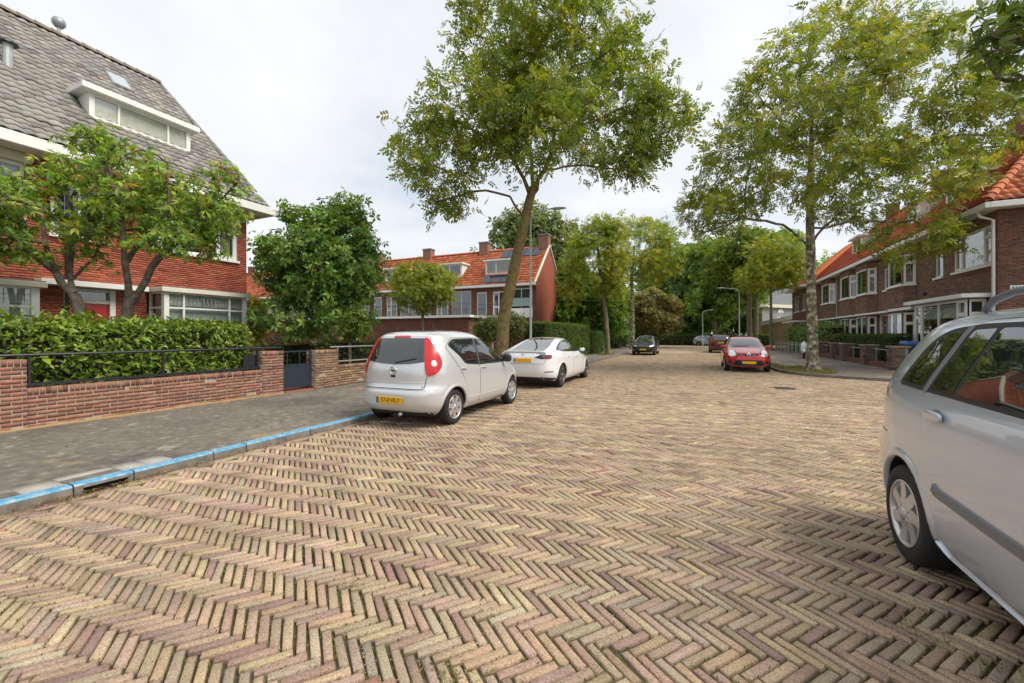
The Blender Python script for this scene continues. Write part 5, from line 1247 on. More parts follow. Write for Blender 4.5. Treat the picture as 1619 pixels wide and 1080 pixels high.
def tree(name, label, base, trunk, trad, lobes, npts, nleaf, size, pal, seed, bark='bark', tmpl=PINN, group=None, cat='tree', minz=None, cl=0.32, up=0.5, mat='leaf', shell=0.55, gap=0.15, jit=0.16, droop=0.0, flare=1.0, w=None, limbs=(), lift=0.35, rootr=0.03, gaps=0.9):
    """lobes: list of (centre, radii, weight) ellipsoids that make up the crown"""
    r = np.random.default_rng(seed); t = empty(name, (base[0], base[1], base[2]), label=label, cat=cat, group=group)
    trunk_mesh('trunk', trunk, trad, t, bark, flare=flare, seed=seed)
    wts = np.array([l[2] for l in lobes], float); wts /= wts.sum(); pts = []
    while len(pts) < npts:
        k = r.choice(len(lobes), p=wts); c, rd, _ = lobes[k]; v = r.normal(size=3); v /= np.linalg.norm(v); rr = shell + (1 - shell) * r.random() ** 0.6 if r.random() < 0.75 else r.random() ** 0.5
        p = np.array(c) + v * np.array(rd) * rr
        if minz and p[2] < minz: continue
        if vnoise(p[None] * gaps, seed)[0] < -gap - 0.35: continue
        pts.append(p)
    pts = np.array(pts)
    # skeleton: trunk nodes, then each point joins the nearest node through a short curved path
    nodes = []; par = []; tr = []
    P = [np.array(p, float) for p in trunk]
    for i in range(len(P) - 1):
        k = max(2, int(np.linalg.norm(P[i + 1] - P[i]) / 0.35))
        for j in range(k): nodes.append(P[i] + (P[i + 1] - P[i]) * j / k); par.append(len(nodes) - 2); tr.append(True)
    nodes.append(P[-1]); par.append(len(nodes) - 2); tr.append(True)
    zmin = (minz or (P[0][2] + 0.45 * (P[-1][2] - P[0][2]))) - 0.6
    cap = len(nodes) + npts * 14; NB = np.zeros((cap, 3)); NB[:len(nodes)] = nodes; cnt = len(nodes); par = par + [0] * (cap - cnt); ok = np.zeros(cap, bool); ok[:cnt] = NB[:cnt, 2] > zmin; ok[cnt - 1] = True
    for lb in limbs:          # given main limbs: polylines starting on the trunk
        d0 = np.linalg.norm(NB[:cnt] - np.array(lb[0]), axis=1); cur = int(np.argmin(d0)); Q = [np.array(q, float) for q in lb]
        for a, b in zip(Q[:-1], Q[1:]):
            k = max(2, int(np.linalg.norm(b - a) / 0.35))
            for j in range(1, k + 1):
                NB[cnt] = a + (b - a) * j / k + r.normal(0, 0.03, 3); par[cnt] = cur; ok[cnt] = True; cur = cnt; cnt += 1
    cen = np.array(P[-1]); first = np.argsort(-np.linalg.norm(pts - cen, axis=1) + r.uniform(0, 3, npts) * 1.0)
    nb = max(6, npts // 40); order = list(first[:nb]) + list(r.permutation(first[nb:])); tips = []
    for ii in order:
        p = pts[ii]; dv = p - NB[:cnt]; ds = np.linalg.norm(dv, axis=1); pen = ds + np.where(dv[:, 2] < 0, 0.5 * -dv[:, 2], 0) + np.where(ok[:cnt], 0, 1e6)
        j = int(np.argmin(pen)); L_ = ds[j]
        if L_ < 0.05: tips.append(j); continue
        k = min(12, max(1, int(L_ / 0.3))); a = NB[j]; mid = (a + p) / 2 + np.array([0, 0, lift * 0.35 * L_]) + r.normal(0, 0.06 * L_, 3); cur = j
        for q in range(1, k + 1):
            tt = q / k; x = (1 - tt) ** 2 * a + 2 * tt * (1 - tt) * mid + tt * tt * p
            if q < k: x = x + r.normal(0, 0.02, 3)
            if cnt >= cap - 1: break
            NB[cnt] = x; par[cnt] = cur; ok[cnt] = True; cur = cnt; cnt += 1
        tips.append(cur)
    rad = np.zeros(cnt); kids = np.zeros(cnt, int)
    for i in range(cnt - 1, -1, -1):
        if rad[i] == 0: rad[i] = 0.008 ** 2.3
        if i >= len(tr) and par[i] >= 0: rad[par[i]] += rad[i]
    rad = rad ** (1 / 2.3); rad = np.minimum(rad, trad[-1] * 0.95)
    segs = []
    for i in range(len(tr), cnt):
        j = par[i]; r0 = min(rad[j], rad[i] * 1.35) if j >= len(tr) else rad[i] * 1.25; segs.append((NB[j], NB[i], r0, rad[i]))
    limb_mesh('branches', segs, t, bark)
    # leaves gather round the twig ends and along the last stretch of twig
    tipa = NB[np.array(tips)]; anc = NB[np.array([par[i] if par[i] >= 0 else i for i in tips])]
    per = max(1, nleaf // len(tips)); idx = np.repeat(np.arange(len(tips)), per); f = r.random(len(idx))[:, None] ** 2
    Pl = tipa[idx] * (1 - f) + anc[idx] * f + r.normal(0, cl, (len(idx), 3)) * np.array([1, 1, 0.75])
    cc = np.average([l[0] for l in lobes], axis=0, weights=wts); out = Pl - cc; out /= np.linalg.norm(out, axis=1)[:, None] + 1e-6; out[:, 2] -= droop
    # clumps of the crown differ a little in hue, as shoots of different age do
    g = 1 + 0.20 * vnoise(Pl * 0.8, seed + 5)[:, None] * np.array([1.0, 0.55, 0.3])
    leaf_mesh('crown', Pl, r, size, pal, t, tmpl, up, out * 0.55, mat, w, jit, 0.22, g)
    return t
ASH = [(0.247, 0.315, 0.043), (0.191, 0.267, 0.043), (0.321, 0.353, 0.054), (0.147, 0.211, 0.043), (0.384, 0.373, 0.056)]
CHERRY = [(0.227, 0.377, 0.063), (0.308, 0.444, 0.074), (0.153, 0.268, 0.059), (0.411, 0.467, 0.094), (0.452, 0.290, 0.105)]
MAGN = [(0.137, 0.256, 0.055), (0.182, 0.320, 0.065), (0.259, 0.389, 0.073), (0.108, 0.195, 0.049)]
DARK = [(0.109, 0.202, 0.072), (0.152, 0.274, 0.089), (0.221, 0.348, 0.102)]
MID = [(0.220, 0.345, 0.074), (0.301, 0.432, 0.087), (0.157, 0.253, 0.066)]
YEL = [(0.328, 0.373, 0.043), (0.259, 0.332, 0.046), (0.406, 0.402, 0.047), (0.191, 0.273, 0.043)]
def P2(px, py, d):
    x, y = at_depth(px, d); return np.array((x, y, CAMZ + (HOR - py) * d / FPX))
def lob(px, py, d, rx, rz, w, ry=None):
    s = d / FPX; return (P2(px, py, d), (rx * s, (ry or rx) * s, rz * s), w)

# leaning street tree on the left pavement
D = 13.85
b0 = P2(789, 0, D); b0[2] = SWZ
tr_ = [tuple(b0), tuple(P2(797, 500, D)), tuple(P2(812, 430, D)), tuple(P2(826, 365, D)), tuple(P2(835, 325, D + .1)), tuple(P2(843, 296, D + .2))]
fork = P2(843, 296, D + .2)
tree('street_tree', 'leaning street tree with mossy trunk between the two white cars', b0, tr_, [0.23, 0.205, 0.18, 0.165, 0.155, 0.14],
     [lob(850, 60, D + .6, 120, 100, 3.0, 150), lob(760, 185, D, 95, 70, 1.7, 110), lob(695, 240, D - .5, 75, 50, 1.0, 80), lob(960, 190, D, 95, 70, 1.7, 110), lob(1040, 190, D + .3, 65, 48, 0.8, 70), lob(900, 95, D + 1, 110, 95, 1.8), lob(790, 70, D - .4, 85, 95, 1.4), lob(985, 70, D, 60, 65, 0.75), lob(860, 200, D - 1.2, 120, 70, 1.2, 60), lob(700, 310, D - .3, 58, 30, 0.55), lob(985, 258, D, 62, 25, 0.5)],
     720, 9600, 0.28, ASH, 101, bark='bark_mossy', minz=P2(0, 372, D)[2], cl=0.24, gap=0.05, w=[3, 3, 2, 1.6, 0.8], rootr=0.05, gaps=1.15,
     limbs=[(P2(838, 315, D + .1), P2(868, 250, D + .3), P2(905, 205, D), P2(985, 170, D), P2(1050, 165, D)), (P2(843, 296, D + .2), P2(838, 230, D), P2(842, 150, D + .4), P2(848, 60, D + .5)), (P2(838, 300, D), P2(800, 235, D - .3), P2(740, 200, D - .6)), (P2(826, 345, D), P2(805, 310, D - .2), P2(750, 300, D - .4), P2(690, 320, D - .4)), (P2(868, 250, D + .3), P2(885, 180, D + .9), P2(905, 90, D + 1.2))])
# large street tree on the right pavement, blown towards the houses
D = 16.9
b0 = P2(1285, 0, D); b0[2] = SWZ
tr_ = [tuple(b0), tuple(P2(1284, 520, D)), tuple(P2(1283, 450, D)), tuple(P2(1281, 390, D)), tuple(P2(1280, 330, D)), tuple(P2(1282, 250, D)), tuple(P2(1284, 170, D))]
tree('street_tree', 'large wind-blown street tree with flaking bark on the right corner pavement', b0, tr_, [0.205, 0.175, 0.165, 0.16, 0.13, 0.09, 0.05],
     [lob(1300, 130, D, 120, 100, 1.9, 150), lob(1180, 270, D, 75, 75, 1.2, 110), lob(1130, 330, D, 55, 45, 0.7, 90), lob(1420, 170, D, 110, 95, 1.8, 130), lob(1500, 215, D - .3, 85, 65, 1.1, 110), lob(1390, 295, D - .6, 115, 60, 1.15, 120), lob(1330, 55, D, 60, 50, 0.5), lob(1420, 75, D, 65, 40, 0.5), lob(1220, 170, D + .5, 70, 70, 0.9), lob(1440, 375, D - .4, 62, 34, 0.4, 80), lob(1280, 240, D - 1.5, 110, 90, 0.9, 70)],
     860, 10600, 0.295, ASH, 102, bark='bark_plane', minz=P2(0, 415, D)[2], cl=0.22, gap=-0.02, w=[3, 2.4, 3, 1.2, 1.6], gaps=1.1,
     limbs=[(P2(1281, 390, D), P2(1240, 355, D), P2(1180, 345, D), P2(1110, 370, D + .2)), (P2(1281, 385, D), P2(1330, 330, D - .2), P2(1400, 270, D - .3), P2(1480, 220, D - .4)), (P2(1280, 330, D), P2(1325, 250, D + .2), P2(1370, 170, D + .3), P2(1425, 80, D)), (P2(1282, 250, D), P2(1240, 200, D + .4), P2(1200, 150, D + .6)), (P2(1281, 365, D), P2(1350, 350, D - .8), P2(1440, 350, D - .8)), (P2(1282, 240, D), P2(1310, 140, D), P2(1330, 50, D))])
# overhanging branch tree beside the camera on the right
b0 = np.array((5.0, 6.1, SWZ))
tree('overhanging_tree', 'large-leaved tree whose dark leafy branch hangs in at the top right', b0, [(5.0, 6.1, SWZ), (5.0, 6.1, 2.4), (4.85, 6.0, 3.6), (4.75, 5.9, 5.0)], [0.17, 0.15, 0.13, 0.09],
     [((5.0, 6.0, 6.3), (1.9, 1.9, 1.5), 1.6), lob(1608, 48, 4.6, 54, 38, 1.2, 50), lob(1560, 40, 4.8, 36, 26, 0.4, 40), lob(1630, 112, 4.8, 40, 26, 0.5, 40)],
     150, 430, 0.15, [(0.12, 0.19, 0.04), (0.15, 0.23, 0.045), (0.19, 0.27, 0.055)], 103, tmpl=SPRAY, minz=4.2, cl=0.15, mat='glossy_leaf', up=0.4, shell=0.3, gap=0.9)
# two cherries in the villa's front garden
def cherry(seed, label, pxb, D, tr_px, limbs_px, lobes, n):
    b0 = P2(pxb, 0, D); b0[2] = SWZ
    tr_ = [tuple(b0)] + [tuple(P2(a, b, D + c)) for a, b, c in tr_px]
    tree('cherry_tree', label, b0, tr_, [0.12, 0.105, 0.095, 0.06][:len(tr_)], lobes, n, int(n * 4.4), 0.135, CHERRY, seed, bark='bark_cherry', tmpl=SPRAY, minz=2.3, cl=0.13, group='cherry trees in the front garden', up=0.9, droop=0.5, w=[3, 3, 2, 2, 0.35], gap=-0.12, shell=0.35, gaps=1.9,
         limbs=[[P2(a, b_, D + c) for a, b_, c in l] for l in limbs_px])
noise_mix('bark_cherry', [(0.055, 0.04, 0.03), (0.11, 0.085, 0.065), (0.19, 0.16, 0.13)], scale=8, bump=1.0, bscale=20)
cherry(111, 'left cherry tree with forked trunk left of the red door', 131, 8.9, [(126, 490, 0), (116, 464, -.05)],
       [[(116, 464, -.05), (88, 430, -.2), (50, 395, -.4), (5, 360, -.5)], [(116, 464, -.05), (112, 425, 0), (118, 380, .1), (112, 320, .2)], [(88, 430, -.2), (80, 385, -.6), (60, 330, -.7)], [(118, 440, 0), (150, 405, .2), (165, 370, .3)]],
       [lob(60, 330, 8.6, 95, 50, 1.6, 90), lob(25, 385, 8.4, 70, 38, 0.8), lob(120, 300, 8.9, 55, 60, 0.8), lob(-60, 320, 8.4, 80, 60, 0.8), lob(140, 395, 8.9, 45, 30, 0.4)], 400)
cherry(112, 'right cherry tree spreading in front of the villa bay window', 199, 9.1, [(201, 495, 0), (204, 470, 0)],
       [[(204, 470, 0), (200, 420, -.1), (195, 370, -.2), (185, 310, -.3), (150, 235, -.1)], [(202, 482, 0), (232, 440, .1), (262, 400, .2), (300, 360, .3), (345, 320, .3)], [(262, 400, .2), (268, 340, .1), (262, 260, .1)], [(200, 420, -.1), (225, 360, .3), (240, 290, .4)]],
       [lob(210, 275, 9.1, 80, 44, 1.3, 85), lob(270, 320, 9.2, 85, 58, 1.6, 85), lob(335, 335, 9.3, 55, 42, 0.9), lob(185, 345, 9.0, 60, 50, 0.8), lob(150, 225, 9.2, 30, 26, 0.35), lob(262, 230, 9.2, 20, 36, 0.3), lob(350, 290, 9.4, 36, 28, 0.35), lob(290, 390, 9.2, 60, 26, 0.5)], 480)
# dark evergreen magnolia past the gate
D = 14.2
b0 = P2(505, 0, D); b0[2] = SWZ
tree('evergreen_tree', 'dense dark green garden tree behind the gate, reaching above the hedge', b0, [tuple(b0), tuple(P2(506, 500, D)), tuple(P2(508, 440, D)), tuple(P2(510, 380, D))], [0.12, 0.11, 0.09, 0.05],
     [lob(505, 430, D, 82, 68, 2.2), lob(520, 375, D, 62, 40, 1.1), lob(455, 425, D, 42, 38, 0.6), lob(565, 430, D, 40, 45, 0.7), lob(548, 338, D, 30, 24, 0.4), lob(488, 350, D, 36, 22, 0.35), lob(430, 395, D, 20, 20, .2), lob(500, 500, D, 88, 40, 1.0), lob(580, 388, D, 18, 22, .2)],
     430, 5400, 0.19, MAGN, 121, tmpl=WHORL, minz=0.9, cl=0.2, mat='glossy_leaf', up=0.5, gap=0.1, gaps=1.5)
D = 12.6
b0 = P2(553, 0, D); b0[2] = SWZ
tree('garden_shrub', 'light green laurel shrub rising just left of the silver hatchback', b0, [tuple(b0), tuple(P2(553, 530, D)), tuple(P2(553, 505, D))], [0.05, 0.04, 0.03],
     [lob(552, 505, D, 24, 28, 1)], 70, 1300, 0.13, [(0.15, 0.22, 0.035), (0.19, 0.25, 0.04), (0.11, 0.17, 0.03)], 122, tmpl=WHORL, cat='shrub', cl=0.1, mat='glossy_leaf', minz=0.6)
# ball-shaped golden-green tree in front of the orange row
D = 24.5
b0 = P2(668, 0, D); b0[2] = SWZ
tree('ball_tree', 'round yellow-green clipped tree in front of the orange-roofed row', b0, [tuple(b0), tuple(P2(668, 520, D)), tuple(P2(668, 480, D)), tuple(P2(668, 450, D))], [0.09, 0.08, 0.07, 0.05],
     [lob(668, 457, D, 50, 36, 2), lob(655, 440, D, 34, 24, 1), lob(690, 445, D, 28, 24, 0.7)], 300, 5200, 0.21, [(0.22, 0.31, 0.035), (0.28, 0.35, 0.042), (0.15, 0.23, 0.03), (0.34, 0.34, 0.05)], 123, minz=2.0, cl=0.2, gap=0.5, shell=0.7)

# street trees further down the left pavement
D = 30.8; b0 = P2(962, 0, D); b0[2] = SWZ
tree('street_tree', 'yellowing young street tree beside the far end of the tall hedge', b0, [tuple(b0), tuple(P2(958, 500, D)), tuple(P2(950, 440, D)), tuple(P2(944, 380, D))], [0.17, 0.15, 0.13, 0.07],
     [lob(940, 415, D, 48, 58, 2), lob(955, 368, D, 32, 24, 0.6), lob(925, 460, D, 34, 32, 0.7), lob(975, 440, D, 28, 36, 0.6)], 360, 3400, 0.36, YEL, 131, minz=2.6, cl=0.34, gap=-0.05, w=[3, 3, 1.6, 2], gaps=0.8)
D = 42.5; b0 = P2(1000, 0, D); b0[2] = SWZ
tree('street_tree', 'tall pale-trunked street tree behind the parked black car', b0, [tuple(b0), tuple(P2(1000, 490, D)), tuple(P2(998, 440, D)), tuple(P2(1003, 390, D))], [0.22, 0.2, 0.17, 0.09],
     [lob(1005, 400, D, 62, 52, 2), lob(1035, 370, D, 30, 24, 0.6), lob(990, 365, D, 30, 20, 0.6), lob(1045, 415, D, 34, 32, 0.7), lob(970, 425, D, 28, 32, 0.5)], 360, 3400, 0.44, YEL, 132, bark='bark_plane', minz=4.0, cl=0.42, gap=-0.05, w=[3, 3, 1.4, 2.4], gaps=0.7)
# background trees
def bg(label, px, D, lobes, n, size, pal, seed, name='background_tree', minz=1.0, cl=0.5, tmpl=WHORL, gap=0.12, trk=0.25, top=420, per=9, gaps=0.75, **k):
    b0 = P2(px, 0, D); b0[2] = 0.0
    tree(name, label, b0, [tuple(b0), tuple(P2(px, 500, D)), tuple(P2(px, (500 + top) / 2, D)), tuple(P2(px, top, D))], [trk, trk * .9, trk * .7, trk * .35], lobes, n, n * per, size, pal, seed, minz=minz, cl=cl, tmpl=tmpl, gap=gap, gaps=gaps, **k)
SILV = [(0.208, 0.271, 0.112), (0.160, 0.223, 0.088), (0.271, 0.319, 0.144)]
bg('silvery willow towering behind the orange-roofed row', 845, 52, [lob(820, 385, 52, 50, 45, 1.3), lob(868, 390, 52, 50, 52, 1.6), lob(845, 350, 52, 38, 24, 0.7), lob(885, 440, 52, 36, 50, 1.0)], 420, 0.6, SILV, 141, cl=0.5, gap=0.2)
bg('bright green bushy tree beside the gable end', 905, 37, [lob(908, 455, 37, 28, 50, 1.2), lob(935, 475, 37, 34, 45, 1.2), lob(900, 500, 37, 34, 30, 0.8), lob(965, 490, 37, 30, 40, .8)], 330, 0.42, [(0.13, 0.25, 0.035), (0.17, 0.30, 0.045), (0.09, 0.17, 0.03)], 142, cl=0.35)
bg('russet-tinged copper shrub tree at the street end', 1035, 50, [lob(1035, 495, 50, 36, 36, 2), lob(1022, 475, 50, 24, 18, .5), lob(1050, 510, 50, 24, 22, .6)], 300, 0.45, [(0.30, 0.28, 0.115), (0.24, 0.24, 0.085), (0.38, 0.32, 0.15), (0.18, 0.19, 0.07)], 143, cl=0.35, top=470)
bg('dark conifer-like tree left of the copper shrub', 985, 54, [lob(980, 490, 54, 26, 45, 1), lob(1005, 520, 54, 30, 18, .6)], 240, 0.5, DARK, 144, cl=0.4, top=460)
bg('broad dark tree closing the street end', 1095, 68, [lob(1092, 440, 68, 38, 60, 1.6), lob(1110, 480, 68, 40, 50, 1.4), lob(1085, 500, 68, 24, 36, 0.8)], 420, 0.75, DARK, 145, cl=0.6, per=10)
bg('mid-green tree over the far cross street', 1130, 62, [lob(1130, 420, 62, 45, 45, 1.5), lob(1160, 455, 62, 45, 45, 1.3), lob(1120, 470, 62, 36, 36, .8)], 420, 0.62, MID, 146, cl=0.55, minz=3.4, trk=0.3, per=8)
bg('yellow-green tree above the distant lamp post', 1185, 48, [lob(1175, 395, 48, 48, 40, 1.5), lob(1215, 415, 48, 44, 38, 1.3), lob(1150, 420, 48, 34, 32, 0.8)], 420, 0.46, [(0.17, 0.25, 0.032), (0.23, 0.28, 0.036), (0.11, 0.17, 0.03)], 147, cl=0.42, minz=5.2, trk=0.3)
bg('slender street tree with thin dark trunk near the pale house', 1219, 40, [lob(1225, 425, 40, 48, 26, 1.5), lob(1195, 440, 40, 32, 18, .7), lob(1255, 440, 40, 26, 20, .6), lob(1225, 395, 40, 40, 26, .9)], 340, 0.36, YEL, 148, cl=0.33, minz=5.0, trk=0.14, top=440, tmpl=PINN)
bg('deep green tree behind the parked dark car', 1165, 76, [lob(1150, 490, 76, 44, 45, 1.4), lob(1185, 480, 76, 34, 48, 1.2), lob(1205, 440, 76, 30, 40, .8)], 380, 0.8, DARK, 149, cl=0.6, per=10, trk=0.5)
bg('leaning old tree with pale trunk before the pale house', 1196, 58, [lob(1190, 430, 58, 40, 30, 1.2), lob(1230, 400, 58, 40, 36, 1)], 260, 0.5, MID, 150, cl=0.5, minz=7.0, trk=0.28)
bg('dark green tree filling the gap left of the far lamp', 1060, 74, [lob(1062, 455, 74, 34, 60, 1.4), lob(1040, 440, 74, 34, 40, .8)], 300, 0.8, MID, 151, cl=0.6, per=10)
bg('low dark shrub mass at the far left corner', 975, 46, [lob(972, 520, 46, 26, 26, 1), lob(948, 510, 46, 24, 30, .8)], 220, 0.42, DARK, 152, cl=0.3, top=505, name='garden_shrub', cat='shrub')
# far horizon belt of trees left and right so that no bare field shows between the houses
for i, (px, D, py, rx, rz) in enumerate([(700, 75, 470, 70, 50), (780, 80, 460, 60, 60), (560, 80, 480, 70, 40), (470, 70, 490, 60, 40), (1300, 80, 460, 60, 55), (1380, 85, 470, 60, 50)]):
    bg(['tree far behind the left end of the orange row', 'tree far behind the middle of the orange row', 'low tree beyond the evergreen garden tree', 'low tree beyond the villa corner', 'tree rising behind the brown terrace roof', 'tree behind the near end of the brown terrace'][i], px, D, [lob(px, py, D, rx, rz, 1)], 150, 0.95, MID, 160 + i, cl=0.8, per=8)

# ---- hedges: dense leaf shell round a dark twiggy core
def hedge(name, label, x0, x1, y0, y1, z0, z1, n, size, pal, seed, tmpl=LEAF_S, mat='leaf', rough=0.07, core='hedge_core', up=0.4, w=None, faces='xXyYt', rt=0.0):
    r = np.random.default_rng(seed); h = empty(name, ((x0 + x1) / 2, (y0 + y1) / 2, z0), label=label, cat='hedge')
    i = 0.09
    MB().box(x0 + i, x1 - i, y0 + i, y1 - i, z0, z1 - i).build('core', core, h)
    A = {'x': (y1 - y0) * (z1 - z0), 'X': (y1 - y0) * (z1 - z0), 'y': (x1 - x0) * (z1 - z0), 'Y': (x1 - x0) * (z1 - z0), 't': (x1 - x0) * (y1 - y0)}
    tot = sum(A[f] for f in faces); P = []; O = []
    for f in faces:
        k = int(n * A[f] / tot); a, b = r.random(k), r.random(k)
        if f in 'xX': p = np.stack([np.full(k, x0 if f == 'x' else x1), y0 + a * (y1 - y0), z0 + b * (z1 - z0)], 1); o = np.array([-1 if f == 'x' else 1, 0, 0.25])
        elif f in 'yY': p = np.stack([x0 + a * (x1 - x0), np.full(k, y0 if f == 'y' else y1), z0 + b * (z1 - z0)], 1); o = np.array([0, -1 if f == 'y' else 1, 0.25])
        else: p = np.stack([x0 + a * (x1 - x0), y0 + b * (y1 - y0), np.full(k, z1)], 1); o = np.array([0, 0, 1.0])
        dpt = rough * (vnoise(p * 3.2, seed)[:, None] * 0.9 + r.normal(0, 0.6, (k, 1))) - 0.03
        P.append(p + o * dpt); O.append(np.tile(o, (k, 1)))
    P = np.concatenate(P); O = np.concatenate(O)
    if rt: 
        e = np.clip((P[:, 2] - (z1 - rt)) / rt, 0, 1) ** 2; P[:, 0] += (-(P[:, 0] - (x0 + x1) / 2)) * 0.25 * e; P[:, 1] += np.where(P[:, 1] > y1 - rt, -(P[:, 1] - (y1 - rt)) * 0.5, 0) * e
    leaf_mesh('leaves', P, r, size, pal, h, tmpl, up, O * 0.8, mat, w, 0.18, 0.25)
    return h
noise_mix('hedge_core', [(0.010, 0.014, 0.006), (0.022, 0.026, 0.012), (0.035, 0.03, 0.018)], scale=14)
LAUREL = [(0.167, 0.270, 0.034), (0.232, 0.335, 0.041), (0.110, 0.193, 0.028), (0.309, 0.373, 0.064), (0.071, 0.129, 0.024)]
hedge('laurel_hedge', 'glossy bright green laurel hedge behind the low brick wall', -10.45, -9.5, -1.2, 6.35, 0.3, 1.70, 17500, 0.112, LAUREL, 201, mat='glossy_leaf', rough=0.11, up=0.25, w=[3, 3, 2, 1.5, 1.4], faces='XyYt')
hedge('garden_hedge', 'small-leaved mixed hedge between the gate and the silver hatchback', -10.3, -9.75, 8.8, 19.3, 0.2, 1.35, 7000, 0.09, [(0.10, 0.15, 0.025), (0.07, 0.11, 0.02), (0.15, 0.18, 0.03), (0.25, 0.16, 0.05)], 202, w=[3, 3, 2, 0.4], rough=0.12, faces='XyYt')
hedge('low_hedge', 'loose yellow-green planting below the villa bay and behind the gate pier', -13.3, -12.0, 6.9, 11.2, 0.15, 1.25, 3600, 0.1, [(0.15, 0.19, 0.03), (0.10, 0.14, 0.025), (0.22, 0.21, 0.04)], 203, rough=0.2)
hedge('clipped_hedge', 'tall clipped green hedge beyond the white saloon car', -8.6, -7.25, 20.6, 30.4, 0.1, 2.2, 17000, 0.10, [(0.10, 0.17, 0.03), (0.13, 0.20, 0.035), (0.075, 0.125, 0.025)], 204, rough=0.05, faces='XyYt')
hedge('clipped_hedge', 'darker clipped hedge section beside the yellowing street tree', -8.5, -7.1, 30.5, 34.5, 0.1, 1.75, 5000, 0.12, [(0.07, 0.12, 0.025), (0.09, 0.15, 0.03)], 205, rough=0.08, faces='XyYt')
hedge('end_hedge', 'low green hedge across the far end of the street', -14, 9, 66.5, 68, 0.0, 1.5, 7000, 0.24, [(0.08, 0.13, 0.028), (0.11, 0.16, 0.03)], 206, rough=0.12, faces='Xyt')
hedge('box_hedge', 'neatly clipped green hedge in front of the brown terrace', 8.0, 8.9, 24.4, 31.5, 0.1, 1.52, 8000, 0.09, [(0.065, 0.12, 0.025), (0.085, 0.145, 0.028)], 207, rough=0.04, faces='xyYt')
hedge('box_hedge', 'yellowish hedge end beside the street tree trunk', 7.85, 8.8, 31.6, 34.4, 0.1, 1.5, 3000, 0.11, [(0.13, 0.15, 0.03), (0.10, 0.13, 0.025), (0.18, 0.17, 0.04)], 208, rough=0.1, faces='xyYt')
hedge('dark_shrubbery', 'dark evergreen shrubbery in the gardens behind the parked scooter', 7.9, 9.0, 34.6, 47.5, 0.1, 2.1, 7000, 0.17, DARK + MID, 209, rough=0.3, faces='xyYt')
hedge('dark_shrubbery', 'dark shrubs at the far left behind the yellowing street tree', -12, -8.8, 38, 50, 0.0, 2.6, 5000, 0.25, DARK, 210, rough=0.4, faces='Xyt')
# flowering shrub by the terrace, behind the leaning tree
for k, (px, py, D, rx, rz, lab, pal) in enumerate([(772, 520, 19, 24, 18, 'leafy yellow-green shrub left of the leaning trunk', [(0.16, 0.20, 0.035), (0.11, 0.15, 0.028), (0.28, 0.28, 0.14)]), (808, 515, 20, 22, 20, 'shrub with pale blossoms right of the leaning trunk', [(0.11, 0.15, 0.03), (0.30, 0.30, 0.18), (0.09, 0.12, 0.025)]),
                                           (45, 490, 11.5, 32, 28, 'dark shrub below the left bay window of the villa', MAGN), (405, 500, 16.5, 14, 34, 'yellow-leaved climber at the villa corner', [(0.40, 0.30, 0.03), (0.28, 0.24, 0.03), (0.16, 0.17, 0.03)]), (92, 490, 11.2, 26, 22, 'green shrub left of the red front door', MID),
                                           (1395, 560, 21.5, 14, 8, 'low green plants behind the terrace garden piers', MID)]):
    b0 = P2(px, 0, D); b0[2] = SWZ
    tree('garden_shrub', lab, b0, [tuple(b0), tuple(P2(px, 535, D)), tuple(P2(px, py, D))], [0.04, 0.03, 0.02], [lob(px, py, D, rx, rz, 1)], 70, 1300, 0.12, pal, 220 + k, tmpl=WHORL, cat='shrub', cl=0.13, minz=0.4)
# ================================================================== vehicles
simple('rail_grey', (0.13, 0.145, 0.18), rough=0.35, metal=0.4)
def pchip(x, y, q):
    x, y = np.asarray(x, float), np.asarray(y, float); h = np.diff(x); d = np.diff(y) / h; m = np.zeros(len(x))
    for i in range(1, len(x) - 1):
        if d[i - 1] * d[i] > 0:
            w1, w2 = 2 * h[i] + h[i - 1], h[i] + 2 * h[i - 1]; m[i] = (w1 + w2) / (w1 / d[i - 1] + w2 / d[i])
    m[0], m[-1] = d[0], d[-1]
    k = np.clip(np.searchsorted(x, q, side='right') - 1, 0, len(h) - 1); t = (q - x[k]) / h[k]
    return (1 + 2 * t) * (1 - t) ** 2 * y[k] + t * (1 - t) ** 2 * h[k] * m[k] + t * t * (3 - 2 * t) * y[k + 1] + t * t * (t - 1) * h[k] * m[k + 1]
def rpoly(pts, r=0.05, k=5):
    """polygon with rounded corners"""
    out = []; n = len(pts)
    for i in range(n):
        a, b, c = np.array(pts[i - 1], float), np.array(pts[i], float), np.array(pts[(i + 1) % n], float)
        rr = r[i] if isinstance(r, (list, tuple)) else r
        la, lc = np.linalg.norm(a - b), np.linalg.norm(c - b); q = min(rr, la * 0.45, lc * 0.45)
        p0, p1 = b + (a - b) / la * q, b + (c - b) / lc * q
        for t in np.linspace(0, 1, k): out.append(tuple((1 - t) ** 2 * p0 + 2 * t * (1 - t) * b + t * t * p1))
    return out
def in_poly(p, poly):
    x, y = p; c = False; n = len(poly); j = n - 1
    for i in range(n):
        xi, yi = poly[i]; xj, yj = poly[j]
        if (yi > y) != (yj > y) and x < (xj - xi) * (y - yi) / (yj - yi) + xi: c = not c
        j = i
    return c
